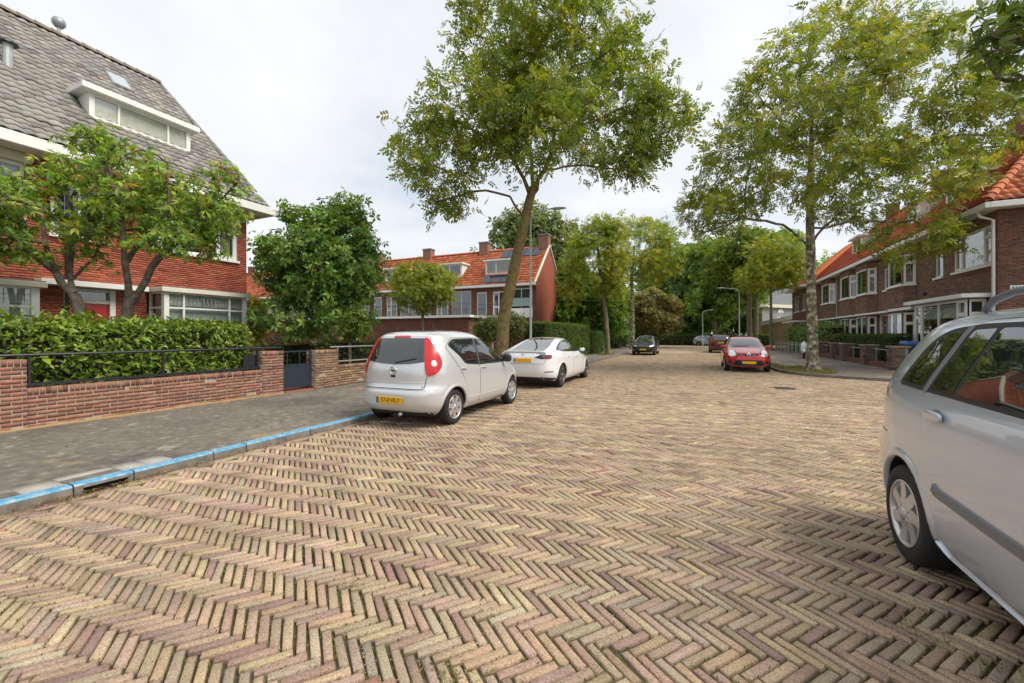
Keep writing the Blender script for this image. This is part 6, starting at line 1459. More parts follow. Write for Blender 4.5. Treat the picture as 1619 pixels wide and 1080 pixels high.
class Car:
    def __init__(s, name, label, loc, heading, rear, front, width, paint, nf=5.0, nr=6.0, ng=4.6, belt=1.0, xm=None, group='parked cars', axles=(-1.2, 1.2), wr=0.30, tw=0.19, arch=0.345, track=0.72, ztop=1.5, zlow=0.2, rim='alloy', lift=0.0, wheel=None):
        s.root = empty(name, (*loc, 0), heading, label, 'car', group); s.paint = paint
        zs0 = zlow; zt = ztop
        q = np.linspace(zs0, zt, 1500); xf = pchip(*zip(*front), q); xr = pchip(*zip(*rear), q); W = pchip(*zip(*width), q)
        wgt = 1 + np.abs(np.gradient(xf, q)) * 0.8 + np.abs(np.gradient(xr, q)) * 0.8 + np.abs(np.gradient(W, q)) * 0.8; cu = np.cumsum(wgt); cu = (cu - cu[0]) / (cu[-1] - cu[0])
        zl = np.interp(np.linspace(0, 1, 86), cu, q); xf = pchip(*zip(*front), zl); xr = pchip(*zip(*rear), zl); W = np.maximum(pchip(*zip(*width), zl), 0.002)
        NA = 30; V = []
        for i, z in enumerate(zl):
            g = np.clip((z - belt + 0.06) / 0.12, 0, 1); ef = nf * (1 - g) + ng * g; er = nr * (1 - g) + (ng + 0.8) * g
            mid = (xf[i] + xr[i]) / 2
            ring = []
            for (xe, n) in ((xf[i], ef), (xr[i], er)):
                t = np.linspace(0, PI / 2, 220); X = np.cos(t) ** (2 / n); Y = np.sin(t) ** (2 / n)
                px = mid + (xe - mid) * X; py = W[i] * Y; ln = np.concatenate([[0], np.cumsum(np.hypot(np.diff(px), np.diff(py)))]); u = np.linspace(0, ln[-1], NA + 1)
                ring.append((np.interp(u, ln, px), np.interp(u, ln, py)))
            (fx, fy), (rx, ry) = ring
            px = np.concatenate([fx, rx[::-1][1:], rx[1:], fx[::-1][1:-1]]); py = np.concatenate([fy, ry[::-1][1:], -ry[1:], -fy[::-1][1:-1]])
            V.append(np.stack([px, py, np.full_like(px, z)], 1))
        nr_ = len(V[0]); nz = len(V); V = np.concatenate(V)
        F = [(i * nr_ + k, i * nr_ + (k + 1) % nr_, (i + 1) * nr_ + (k + 1) % nr_, (i + 1) * nr_ + k) for i in range(nz - 1) for k in range(nr_)]
        F += [tuple(range(nr_ - 1, -1, -1)), tuple(range((nz - 1) * nr_, nz * nr_))]
        me = bpy.data.meshes.new('body'); me.from_pydata(V.tolist(), [], F); me.update()
        s.bvh = BVHTree.FromPolygons([tuple(v) for v in V], F); s.axles = axles; s.wr = wr
        me.materials.append(MATS[paint]); me.materials.append(MATS['underbody'])
        me.polygons.foreach_set('use_smooth', np.ones(len(me.polygons), bool))
        me.polygons[len(F) - 2].material_index = 1; me.polygons[len(F) - 2].use_smooth = False
        ob = bpy.data.objects.new('body', me); COL.objects.link(ob)
        # wheel arches cut through the side panels
        cb = MB()
        for ax in axles:
            for sg in (-1, 1):
                n = 40; R_ = arch; ya, yb = sg * (track - tw - 0.12), sg * 1.4
                P = [(ax + R_ * math.cos(2 * PI * k / n), wr + R_ * math.sin(2 * PI * k / n)) for k in range(n)]
                cb.add([(x, ya, z) for x, z in P] + [(x, yb, z) for x, z in P], [tuple(range(n)), tuple(range(2 * n - 1, n - 1, -1))] + [(k, (k + 1) % n, n + (k + 1) % n, n + k) for k in range(n)])
        cut = cb.build('cut', 'underbody', None)
        md = ob.modifiers.new('b', 'BOOLEAN'); md.operation = 'DIFFERENCE'; md.object = cut; md.solver = 'EXACT'; md.material_mode = 'TRANSFER'
        dg = bpy.context.evaluated_depsgraph_get(); m2 = bpy.data.meshes.new_from_object(ob.evaluated_get(dg))
        bpy.data.objects.remove(ob); bpy.data.objects.remove(cut)
        m2.name = 'body'; s.body = link(bpy.data.objects.new('body', m2), s.root)
        # wheels
        s.wheel = wheel or s.simple_wheel
        for ax in axles:
            for sg in (-1, 1):
                t_ = s.tyre(ax, sg, wr, tw, track); s.wheel(t_, ax, sg, wr, track, rim)
                s.arch_lip(ax, sg, wr, arch)
    def ray(s, p, phi):
        """project onto the body from outside; phi = direction the viewer stands in"""
        d = Vector((math.cos(phi), math.sin(phi), 0)); h, z = p; pp = Vector((-d.y, d.x, 0))
        o = d * 6 + pp * h; o.z = z
        loc, n, i, dist = s.bvh.ray_cast(o, -d)
        if loc is None:
            c = d * 1.0 + pp * h; c.z = z; loc, n, i, dist = s.bvh.find_nearest(c)
        if n.dot(d) < 0: n = -n
        return loc, n
    def top(s, x, y):
        loc, n, i, dist = s.bvh.ray_cast(Vector((x, y, 6)), Vector((0, 0, -1)))
        if loc is None: loc, n, i, dist = s.bvh.find_nearest(Vector((x, y, 1.2)))
        return loc, n
    def panel(s, name, poly, phi, mat, off=0.004, sp=0.05, mirror=False, parent=None, skirt=0.012, mir_name=None, part_label=None):
        """a panel following the body: poly in (h, z) as seen from direction phi (phi None: plan view x, y)"""
        poly = [tuple(map(float, p)) for p in poly]; bd = []
        for a, b in zip(poly, poly[1:] + poly[:1]):
            k = max(1, int(math.dist(a, b) / sp)); bd += [(a[0] + (b[0] - a[0]) * i / k, a[1] + (b[1] - a[1]) * i / k) for i in range(k)]
        xs, ys = [p[0] for p in bd], [p[1] for p in bd]; n = len(bd); pts = [Vector(p) for p in bd]
        gx = np.arange(min(xs) + sp * .5, max(xs), sp); gy = np.arange(min(ys) + sp * .5, max(ys), sp)
        for x in gx:
            for y in gy:
                if in_poly((x, y), poly) and min((x - q[0]) ** 2 + (y - q[1]) ** 2 for q in bd) > (sp * 0.35) ** 2: pts.append(Vector((x, y)))
        ov, oe, of, _, _, _ = delaunay_2d_cdt(pts, [(i, (i + 1) % n) for i in range(n)], [], 1, 1e-5)
        P = [s.top(v.x, v.y) if phi is None else s.ray((v.x, v.y), phi) for v in ov]
        V = [tuple(l + nn * off) for l, nn in P]; F = [tuple(f) for f in of]
        ec = {}
        for f in F:
            for a, b in zip(f, f[1:] + f[:1]): ec[(a, b)] = 1
        be = [(a, b) for a, b in ec if (b, a) not in ec]
        if skirt:
            m = {}
            for a, b in be:
                for q in (a, b):
                    if q not in m: m[q] = len(V); V += [V[q], tuple(P[q][0] - P[q][1] * skirt)]
                F.append((m[b], m[a], m[a] + 1, m[b] + 1))
        objs = []
        for mm in ((False, True) if mirror else (False,)):
            VV = [(x, -y, z) for x, y, z in V] if mm else V
            me = bpy.data.meshes.new(name); me.from_pydata(VV, [], F); me.materials.append(MATS[mat]); nt_ = len(of)
            sm = np.ones(len(F), bool); sm[nt_:] = False; me.polygons.foreach_set('use_smooth', sm)
            me.update()
            if (me.polygons[0].normal.dot(P[of[0][0]][1] if not mm else Vector((P[of[0][0]][1].x, -P[of[0][0]][1].y, P[of[0][0]][1].z)))) < 0: me.flip_normals()
            me.update()
            o = link(bpy.data.objects.new(name, me), parent if parent is not None else s.root); objs.append(o)
        return objs if mirror else objs[0]
    def strip(s, name, line, phi, mat, w=0.006, off=0.002, mirror=False, parent=None, thick=0.0):
        """a thin line lying on the body (shut lines, mouldings)"""
        pts = []
        for a, b in zip(line[:-1], line[1:]):
            k = max(1, int(math.dist(a, b) / 0.04)); pts += [(a[0] + (b[0] - a[0]) * i / k, a[1] + (b[1] - a[1]) * i / k) for i in range(k)]
        pts.append(line[-1]); P = [s.ray(p, phi) for p in pts]; V = []; F = []
        for i, (l, n) in enumerate(P):
            d = (P[min(i + 1, len(P) - 1)][0] - P[max(i - 1, 0)][0]).normalized(); c = d.cross(n).normalized() * (w / 2)
            V += [l - c - n * 0.004, l - c * 0.8 + n * off, l + c * 0.8 + n * off, l + c - n * 0.004]
        for i in range(len(P) - 1):
            for k in range(3): F.append((4 * i + k, 4 * i + k + 1, 4 * i + 5 + k, 4 * i + 4 + k))
        F += [(0, 1, 2, 3), tuple(4 * (len(P) - 1) + q for q in (3, 2, 1, 0))]
        o = []
        for mm in ((1, -1) if mirror else (1,)):
            me = bpy.data.meshes.new(name); me.from_pydata([(v.x, v.y * mm, v.z) for v in V], [], F); me.materials.append(MATS[mat]); me.update(); o.append(link(bpy.data.objects.new(name, me), parent if parent is not None else s.root))
        return o
    def blob(s, name, c, size, mat, parent=None, n=3.2, rot=None):
        """rounded block (mirror housings, handles, badges)"""
        V = []; F = []; A, B = 14, 18
        for i in range(A + 1):
            v = -PI / 2 + PI * i / A
            for k in range(B):
                u = 2 * PI * k / B; f = lambda t: math.copysign(abs(t) ** (2 / n), t)
                V.append(Vector((size[0] * f(math.cos(v)) * f(math.cos(u)), size[1] * f(math.cos(v)) * f(math.sin(u)), size[2] * f(math.sin(v)))))
        if rot is not None: V = [rot @ v for v in V]
        V = [tuple(v + Vector(c)) for v in V]
        F = [(i * B + k, i * B + (k + 1) % B, (i + 1) * B + (k + 1) % B, (i + 1) * B + k) for i in range(A) for k in range(B)]
        me = bpy.data.meshes.new(name); me.from_pydata(V, [], F); me.materials.append(MATS[mat]); me.polygons.foreach_set('use_smooth', np.ones(len(F), bool)); me.update()
        return link(bpy.data.objects.new(name, me), parent if parent is not None else s.root)
    def tyre(s, ax, sg, wr, tw, track):
        mb = MB(); y1 = sg * track; hw = tw / 2; yc = y1 - sg * hw; ri = wr * 0.66
        prof = [(ri, -hw * .82), (ri + .015, -hw * .95), (wr * .84, -hw), (wr * .95, -hw * .9), (wr * .992, -hw * .72), (wr, -hw * .3), (wr, hw * .3), (wr * .992, hw * .72), (wr * .95, hw * .9), (wr * .84, hw), (ri + .015, hw * .95), (ri, hw * .82)]
        mb.lathe(prof, (ax, yc, wr), axis='y', n=44); return mb.build('wheel', 'rubber', s.root, smooth=True, world=False)
    def simple_wheel(s, t_, ax, sg, wr, track, rim, k=5, style='spoke'):
        s.spokes(t_, ax, sg, wr, track, rim, 7, 0.3, 0.11)
    def spokes(s, t_, ax, sg, wr, track, rim, k, sw, wo, swirl=0.0, dish=0.025, inner='dark_plastic', split=0.0):
        R_ = wr * 0.68; y = sg * (track - 0.012); mb = MB()
        mb.lathe([(R_, 0.006 * sg), (R_ * .97, 0.012 * sg), (R_ * .93, 0.006 * sg), (R_ * .9, -0.02 * sg), (R_ * .88, -0.05 * sg)], (ax, y, wr), axis='y', n=44)
        rm = mb.build('rim', rim, t_, smooth=True, world=False)
        mb = MB(); mb.lathe([(0.0, -0.06 * sg), (R_ * .92, -0.06 * sg)], (ax, y, wr), axis='y', n=32); mb.build('brake_shadow', inner, t_, world=False)
        for i in range(k):
            a0 = 2 * PI * i / k + 0.2
            for dlt in ((-split, split) if split else (0,)):
                mb = MB(); pts = []
                for j in range(5):
                    f = j / 4; rr = R_ * (0.16 + 0.77 * f); w = R_ * (sw * (1 - f) * 0.5 + wo * (0.5 + f)); a = a0 + swirl * f + dlt * f; hgt = dish * (1 - f) * 0.4 - 0.012 * math.sin(f * PI)
                    for q in (-1, 1): pts.append((ax + rr * math.cos(a) - q * w * math.sin(a), y + sg * (hgt + 0.002), wr + rr * math.sin(a) + q * w * math.cos(a)))
                V = pts + [(x, yy - sg * 0.03, z) for x, yy, z in pts]; F = []; n = len(pts)
                for j in range(4): F += [(2 * j, 2 * j + 1, 2 * j + 3, 2 * j + 2), (n + 2 * j, n + 2 * j + 2, n + 2 * j + 3, n + 2 * j + 1), (2 * j, 2 * j + 2, n + 2 * j + 2, n + 2 * j), (2 * j + 1, n + 2 * j + 1, n + 2 * j + 3, 2 * j + 3)]
                mb.add(V, F); mb.build('spoke', rim, t_, world=False, bevel=0.0)
        mb = MB(); mb.lathe([(0, 0.022 * sg), (R_ * .14, 0.021 * sg), (R_ * .21, 0.012 * sg), (R_ * .23, -0.02 * sg)], (ax, y, wr), axis='y', n=20); mb.build('hub_cap', rim, t_, smooth=True, world=False)
    def arch_lip(s, ax, sg, wr, arch):
        V = []; F = []; n = 26
        for k in range(n + 1):
            a = -0.12 * PI + 1.24 * PI * k / n
            for rr, off in ((arch - 0.004, -0.02), (arch - 0.002, 0.010), (arch + 0.02, 0.012), (arch + 0.05, 0.0)):
                x, z = ax + rr * math.cos(a), max(wr + rr * math.sin(a), 0.205); l, nn = s.ray((x if sg < 0 else -x, z), -PI / 2 if sg < 0 else PI / 2)
                V.append(tuple(l + nn * off))
        F = [(4 * k + q, 4 * k + q + 1, 4 * k + 5 + q, 4 * k + 4 + q) for k in range(n) for q in range(3)]
        me = bpy.data.meshes.new('arch_lip'); me.from_pydata(V, [], F); me.materials.append(MATS[s.paint]); me.polygons.foreach_set('use_smooth', np.ones(len(F), bool)); me.update(); link(bpy.data.objects.new('arch_lip', me), s.root)
    def plate(s, x, z, txt, rear=True, tiltd=0.0, w=0.52, h=0.11, y=0.0):
        sg = -1 if rear else 1; mb = MB().box(-0.006, 0.006, -w / 2, w / 2, -h / 2, h / 2); p = mb.build('number_plate', 'plate_yellow', s.root, world=False, bevel=0.003)
        p.location = (x, y, z); p.rotation_euler = (0, R(tiltd), 0)
        yb = (w / 2 - 0.022) * (1 if rear else -1)
        MB().box(sg * 0.0062, sg * 0.0075, min(yb - .02, yb + .02), max(yb - .02, yb + .02), -h / 2 + .004, h / 2 - .004).build('country_band', 'plate_blue', p, world=False)
        if txt:
            me = text_mesh(txt, 0.098, 'plate_text', 'plate_black'); o = link(bpy.data.objects.new('plate_text', me), p)
            o.rotation_euler = (R(90), 0, R(-90) if rear else R(90)); o.location = (sg * 0.008, -0.022 if rear else 0.022, 0); o.scale = (0.95, 1, 1)
        return p
    def mirrors(s, x, z, y, paint, size=(0.07, 0.1, 0.075)):
        for sg in (-1, 1):
            m = s.blob('door_mirror', (x, sg * (y + 0.09), z), size, paint)
            MB().bar((x - 0.0, sg * (y - 0.05), z - 0.05), (x, sg * (y + 0.03), z - 0.03), 0.05, 0.04).build('mirror_foot', 'dark_plastic', m, world=False)
    def handles(s, pts, mat, parent=None, big=1.0):
        for (x, z, w) in pts:
            for sg in (-1, 1):
                l, n = s.ray((x if sg < 0 else -x, z), -PI / 2 if sg < 0 else PI / 2); s.blob('door_handle', tuple(l + n * 0.022), (w, 0.014, 0.017 * big), mat)
                s.blob('handle_recess', tuple(l - n * 0.004), (w * 0.7, 0.012, 0.026 * big), 'mid_plastic', n=2.2)
RS = -PI / 2      # seen from the car's right-hand side

# ---------------------------------------------------------------- silver hatchback, seen from behind
def hatchback():
    c = Car('parked_car', 'silver compact hatchback parked at the blue kerb, number plate 57-KVR-7', (-4.53, 7.21), R(90),
            rear=[(.2, -1.68), (.3, -1.80), (.42, -1.86), (.56, -1.87), (.63, -1.84), (.68, -1.795), (.9, -1.785), (1.05, -1.755), (1.25, -1.68), (1.42, -1.585), (1.50, -1.50), (1.545, -1.35), (1.575, -1.0), (1.59, -.5)],
            front=[(.2, 1.66), (.3, 1.80), (.48, 1.87), (.66, 1.83), (.78, 1.72), (.87, 1.50), (.95, 1.22), (1.0, 1.03), (1.06, .92), (1.2, .66), (1.38, .32), (1.49, .08), (1.545, -.1), (1.575, -.3), (1.59, -.5)],
            width=[(.2, .70), (.27, .78), (.4, .825), (.62, .835), (.85, .83), (.97, .81), (1.08, .785), (1.25, .735), (1.40, .675), (1.48, .63), (1.53, .57), (1.565, .44), (1.582, .28), (1.59, .03)],
            paint='paint_champagne', axles=(-1.17, 1.19), wr=0.295, tw=0.185, arch=0.345, track=0.80, ztop=1.59, belt=1.0, nf=4.4, nr=5.5,
            wheel=lambda t, ax, sg, wr, tr, rim: c0.spokes(t, ax, sg, wr, tr, rim, 7, 0.20, 0.15, dish=0.03))
    return c
class _P: pass
c0 = _P(); c0.spokes = lambda *a, **k: Car.spokes(None, *a, **k)
c = hatchback()
# doors stand a hair proud of the body, with the side glass in them
c.panel('rear_door_gap', rpoly([(-.37, .285), (-.36, 1.47), (-1.10, 1.455), (-1.34, 1.30), (-1.0, .86), (-.80, .60), (-.76, .285)], .05), RS, 'dark_plastic', 0.0012, mirror=True, skirt=.004)
rd = c.panel('rear_door', rpoly([(-.375, .292), (-.365, 1.463), (-1.10, 1.448), (-1.33, 1.30), (-.99, .86), (-.805, .60), (-.766, .292)], .05), RS, c.paint, 0.004, mirror=True)
c.panel('front_door_gap', rpoly([(-.36, .285), (.70, .285), (.80, .62), (.86, .98), (.14, 1.425), (-.35, 1.47)], .05), RS, 'dark_plastic', 0.0012, mirror=True, skirt=.004)
fd = c.panel('front_door', rpoly([(-.353, .292), (.69, .292), (.79, .62), (.85, .975), (.14, 1.418), (-.343, 1.463)], .05), RS, c.paint, 0.004, mirror=True)
c.panel('window_seal', rpoly([(-.37, .955), (-.365, 1.445), (-1.08, 1.435), (-1.28, 1.335), (-.98, 1.13), (-.86, 1.0)], [.02, .03, .1, .08, .1, .1]), RS, 'dark_plastic', 0.007, mirror=True)
c.panel('rear_side_window', rpoly([(-.40, .985), (-.395, 1.42), (-1.07, 1.41), (-1.23, 1.33), (-.95, 1.13), (-.84, 1.02)], [.02, .03, .1, .08, .1, .1]), RS, 'car_glass', 0.0095, mirror=True)
c.panel('window_seal', rpoly([(-.345, .955), (.80, .945), (.82, .985), (.14, 1.40), (-.335, 1.445)], [.02, .03, .03, .1, .03]), RS, 'dark_plastic', 0.007, mirror=True)
c.panel('front_side_window', rpoly([(-.315, .985), (.70, .972), (.125, 1.37), (-.31, 1.42)], [.02, .06, .12, .03]), RS, 'car_glass', 0.0095, mirror=True)
c.strip('side_moulding', [(-.75, .40), (.72, .40)], RS, c.paint, w=0.03, off=0.008, mirror=True)
c.panel('sill', rpoly([(-.80, .215), (.82, .215), (.78, .28), (-.76, .28)], .01), RS, c.paint, 0.006, mirror=True)
# rear end
c.panel('tailgate_gap', rpoly([(-.585, .635), (.585, .635), (.625, .9), (.60, 1.08), (.53, 1.475), (-.53, 1.475), (-.60, 1.08), (-.625, .9)], .04), PI, 'dark_plastic', 0.0012, skirt=.004)
tg = c.panel('tailgate', rpoly([(-.575, .645), (.575, .645), (.613, .9), (.59, 1.08), (.522, 1.468), (-.522, 1.468), (-.59, 1.08), (-.613, .9)], .04), PI, c.paint, 0.004)
c.panel('rear_window', rpoly([(-.585, 1.075), (-.30, 1.035), (0, 1.02), (.30, 1.035), (.585, 1.075), (.525, 1.445), (-.525, 1.445)], [.03, .02, .02, .02, .03, .05, .05]), PI, 'car_glass', 0.010)
c.panel('brake_light', rpoly([(-.17, 1.455), (.17, 1.455), (.16, 1.482), (-.16, 1.482)], .008), PI, 'lamp_red', 0.016)
c.strip('tailgate_crease', [(-.56, .745), (-.2, .725), (.2, .725), (.56, .745)], PI, 'paint_champagne', w=0.02, off=0.010)
c.strip('wiper', [(.02, 1.05), (.14, 1.07), (.42, 1.12)], PI, 'dark_plastic', w=0.016, off=0.028)
tl = c.panel('tail_light', rpoly([(-.775, 1.455), (-.72, 1.445), (-.625, 1.28), (-.54, 1.10), (-.535, 1.0), (-.62, .885), (-.79, .845), (-.815, .95), (-.805, 1.2)], [.03, .03, .05, .06, .07, .08, .05, .03, .03]), PI * 1.25, 'lamp_red', 0.018, mirror=True)
for sg in (1, -1):
    l, n = c.ray((-.665, 1.04), PI * 1.25); l = Vector((l.x, l.y * sg, l.z)); n = Vector((n.x, n.y * sg, n.z))
    q = n.to_track_quat('Z', 'Y').to_matrix()
    c.blob('indicator_lens', tuple(l + n * 0.006), (0.058, 0.058, 0.016), 'lamp_clear', rot=q, n=2.2); 
# bumper details
c.panel('plate_recess', rpoly([(-.34, .545), (.34, .545), (.285, .375), (-.285, .375)], .02), PI, 'paint_champagne', 0.003)
c.plate(-1.885, .455, '57-KVR-7', True, -2)
c.strip('bumper_line', [(-.74, .625), (.74, .625)], PI, 'dark_plastic', w=0.008, off=0.002)
mb = MB().tube([(-1.80, -.18, .235), (-1.86, -.18, .23)], .028, 12); mb.build('exhaust', 'galvanised', c.root, smooth=True, world=False)
c.panel('rear_valance', rpoly([(-.66, .205), (.66, .205), (.70, .27), (-.70, .27)], .01), PI, 'dark_plastic', 0.003)
# maker's badge: ring with a lightning bolt
bd = c.ray((0, .915), PI)[0]
mb = MB()
mb.lathe([(.052, -.006), (.062, -.012), (.072, -.006), (.072, .004), (.052, .004)], (bd.x - .008, 0, .925), axis='x', n=28, closed=True); bg_ = mb.build('badge', 'chrome', c.root, smooth=True, world=False)
MB().add([(bd.x - .02, y, .925 + z) for y, z in [(.075, .012), (.012, .012), (.02, -.004), (-.075, -.012), (-.012, -.012), (-.02, .004)]] + [(bd.x - .008, y, .925 + z) for y, z in [(.075, .012), (.012, .012), (.02, -.004), (-.075, -.012), (-.012, -.012), (-.02, .004)]], [tuple(range(6)), tuple(range(11, 5, -1))] + [(i, (i + 1) % 6, 6 + (i + 1) % 6, 6 + i) for i in range(6)]).build('badge_bolt', 'chrome', bg_, world=False)
c.blob('tailgate_handle', (bd.x - .004, 0, .835), (.014, .05, .02), 'dark_plastic')
c.blob('badge_mount', (bd.x - .001, 0, .89), (.006, .075, .085), 'paint_champagne', n=2.6)
c.handles([(-.92, .93, .085), (-.20, .905, .085)], c.paint); c.mirrors(.70, 1.03, .80, 'dark_plastic', (.06, .1, .08))
c.panel('windscreen', rpoly([(-.62, 1.02), (.62, 1.02), (.53, 1.44), (-.53, 1.44)], .05), 0, 'car_glass', 0.006)
c.panel('headlight', rpoly([(.55, .72), (.72, .76), (.78, .92), (.62, .84)], .03), PI * -.25, 'lamp_clear', 0.006, mirror=True)
c.blob('aerial', (-.6, 0, 1.60), (.03, .012, .02), 'dark_plastic'); MB().tube([(-.6, 0, 1.6), (-.72, 0, 1.76)], .004, 6).build('aerial_rod', 'dark_plastic', c.root, world=False)

# ---------------------------------------------------------------- white electric saloon ahead of it
w0 = lambda t, ax, sg, wr, tr, rim: Car.spokes(None, t, ax, sg, wr, tr, rim, 5, 0.16, 0.07, split=0.16, dish=0.01)
c = Car('parked_car', 'white electric saloon parked in front of the silver hatchback, by the leaning tree', (-4.47, 13.09), R(90),
        rear=[(.18, -2.02), (.3, -2.24), (.5, -2.32), (.72, -2.33), (.86, -2.325), (.97, -2.30), (1.02, -2.22), (1.05, -2.05), (1.085, -1.88), (1.14, -1.66), (1.22, -1.36), (1.31, -1.02), (1.38, -.70), (1.42, -.40), (1.44, -.05)],
        front=[(.18, 2.1), (.3, 2.30), (.45, 2.36), (.60, 2.33), (.70, 2.20), (.78, 1.95), (.86, 1.55), (.93, 1.22), (.98, 1.05), (1.08, .80), (1.22, .48), (1.34, .2), (1.41, .02), (1.435, -.04), (1.44, -.05)],
        width=[(.18, .80), (.26, .88), (.45, .92), (.7, .915), (.85, .905), (.95, .875), (1.02, .835), (1.12, .765), (1.25, .665), (1.34, .585), (1.39, .50), (1.42, .39), (1.434, .24), (1.44, .03)],
        paint='paint_white', axles=(-1.42, 1.43), wr=0.335, tw=0.21, arch=0.375, track=0.885, ztop=1.44, zlow=.18, belt=1.06, nf=4.4, nr=5.0, ng=5.4, rim='alloy_dark', wheel=w0)
c.panel('rear_door_gap', rpoly([(-.35, .27), (-.30, 1.36), (-.95, 1.30), (-1.30, 1.02), (-1.03, .72), (-.98, .27)], .05), RS, 'dark_plastic', 0.0012, mirror=True, skirt=.004)
c.panel('rear_door', rpoly([(-.355, .278), (-.305, 1.352), (-.95, 1.292), (-1.29, 1.02), (-1.035, .72), (-.985, .278)], .05), RS, c.paint, 0.004, mirror=True)
c.panel('front_door_gap', rpoly([(-.34, .27), (.86, .27), (.96, .62), (.95, .97), (.25, 1.34), (-.29, 1.36)], .05), RS, 'dark_plastic', 0.0012, mirror=True, skirt=.004)
c.panel('front_door', rpoly([(-.333, .278), (.85, .278), (.95, .62), (.94, .965), (.25, 1.333), (-.283, 1.352)], .05), RS, c.paint, 0.004, mirror=True)
c.panel('side_window_trim', rpoly([(-1.66, 1.075), (-1.1, 1.015), (0, .985), (.98, .975), (.62, 1.17), (.25, 1.325), (-.2, 1.36), (-.8, 1.315), (-1.3, 1.19)], .08), RS, 'dark_plastic', 0.0065, mirror=True)
c.panel('rear_side_window', rpoly([(-1.56, 1.085), (-1.1, 1.04), (-.36, 1.01), (-.32, 1.335), (-.8, 1.295), (-1.27, 1.175)], .05), RS, 'car_glass', 0.009, mirror=True)
c.panel('front_side_window', rpoly([(-.30, 1.01), (.86, .998), (.6, 1.15), (.24, 1.30), (-.26, 1.338)], .05), RS, 'car_glass', 0.009, mirror=True)
c.panel('rear_window', rpoly([(-2.0, -.50), (-2.0, .50), (-1.55, .51), (-.85, .42), (-.55, .37), (-.55, -.37), (-.85, -.42), (-1.55, -.51)], .08), None, 'car_glass', 0.005)
c.panel('windscreen', rpoly([(1.05, -.66), (1.05, .66), (.15, .52), (.15, -.52)], .08), None, 'car_glass', 0.005)
c.panel('bootlid_gap', rpoly([(-.60, .70), (.60, .70), (.70, .90), (.74, 1.0), (-.74, 1.0), (-.70, .90)], .03), PI, 'dark_plastic', 0.0012, skirt=.004)
c.panel('bootlid', rpoly([(-.592, .708), (.592, .708), (.692, .90), (.73, .992), (-.73, .992), (-.692, .90)], .03), PI, c.paint, 0.004)
c.panel('boot_spoiler', rpoly([(-2.27, -.62), (-2.27, .62), (-2.17, .66), (-2.17, -.66)], .03), None, 'mid_plastic', 0.012)
tl = c.panel('tail_light', rpoly([(-1.26, .955), (-.97, .965), (-.90, .91), (-.96, .85), (-1.24, .84), (-1.40, .88)], [.02, .04, .05, .04, .02, .04]), PI * 1.25, 'dark_plastic', 0.009, mirror=True)
c.panel('tail_light_lens', rpoly([(-1.14, .945), (-.98, .95), (-.92, .91), (-.975, .862), (-1.14, .855)], .03), PI * 1.25, 'lamp_dark_red', 0.014, mirror=True)
c.panel('rear_diffuser', rpoly([(-.80, .19), (.80, .19), (.84, .30), (.6, .335), (-.6, .335), (-.84, .30)], .02), PI, 'dark_plastic', 0.006)
c.panel('bumper_reflector', rpoly([(-.80, .47), (-.62, .47), (-.60, .50), (-.80, .50)], .008), PI, 'lamp_dark_red', 0.005, mirror=True)
c.plate(-2.345, .80, None, True, 0)
_l, _ = c.ray((0, .93), PI)
bd_ = MB().add([(_l.x - .006, y, .935 + z) for y, z in [(-.045, .035), (.045, .035), (.04, .018), (.01, .02), (0, -.045), (-.01, .02), (-.04, .018)]], [tuple(range(7))]).build('badge', 'mid_plastic', c.root, world=False)
c.handles([(-.86, .86, .09), (.0, .84, .09)], 'paint_white'); c.mirrors(.80, 1.02, .80, 'paint_white', (.07, .085, .055))
c.strip('bonnet_line', [(1.2, .90), (1.9, .76)], RS, 'dark_plastic', w=.006, mirror=True)
c.panel('headlight', rpoly([(.78, .66), (1.0, .72), (1.15, .80), (.95, .74)], .02), PI * -.25, 'lamp_clear', 0.006, mirror=True)
c.panel('side_camera', rpoly([(1.10, .74), (1.22, .745), (1.20, .77), (1.12, .765)], .01), RS, 'dark_plastic', 0.006, mirror=True)
MB().tube([(-.45, .1, 1.425), (-.62, .1, 1.56)], [.02, .004], 6).build('aerial_fin', 'dark_plastic', c.root, world=False)

# ---------------------------------------------------------------- silver estate close to the camera on the right
w1 = lambda t, ax, sg, wr, tr, rim: Car.spokes(None, t, ax, sg, wr, tr, rim, 7, 0.30, 0.105, swirl=-0.25, dish=0.03, inner='mid_plastic')
c = Car('parked_car', 'silver people carrier with roof rails, cut off by the right edge of the picture', (2.105, 2.26), R(-90),
        rear=[(.2, -2.02), (.3, -2.13), (.45, -2.19), (.62, -2.21), (.74, -2.19), (.80, -2.14), (1.0, -2.10), (1.15, -2.04), (1.35, -1.88), (1.5, -1.70), (1.58, -1.55), (1.63, -1.35), (1.665, -.95), (1.68, -.4)],
        front=[(.2, 1.95), (.3, 2.12), (.45, 2.2), (.65, 2.17), (.78, 2.05), (.88, 1.75), (.97, 1.4), (1.03, 1.2), (1.12, 1.02), (1.3, .7), (1.48, .35), (1.58, .12), (1.64, -.1), (1.67, -.28), (1.68, -.4)],
        width=[(.2, .74), (.27, .82), (.4, .86), (.6, .87), (.8, .865), (1.0, .85), (1.12, .835), (1.2, .815), (1.4, .745), (1.52, .70), (1.58, .66), (1.63, .57), (1.662, .42), (1.675, .25), (1.68, .03)],
        paint='paint_silver', axles=(-1.35, 1.30), wr=0.315, tw=0.20, arch=0.375, track=0.855, ztop=1.68, belt=1.15, nf=4.6, nr=6.2, ng=5.4, wheel=w1)
c.panel('rear_door_gap', rpoly([(-.08, .30), (-.02, 1.60), (-.86, 1.585), (-1.03, 1.45), (-1.13, 1.15), (-1.10, .92), (-1.0, .70), (-.88, .50), (-.84, .30)], .06), RS, 'dark_plastic', 0.001, mirror=True, skirt=.004, sp=.04)
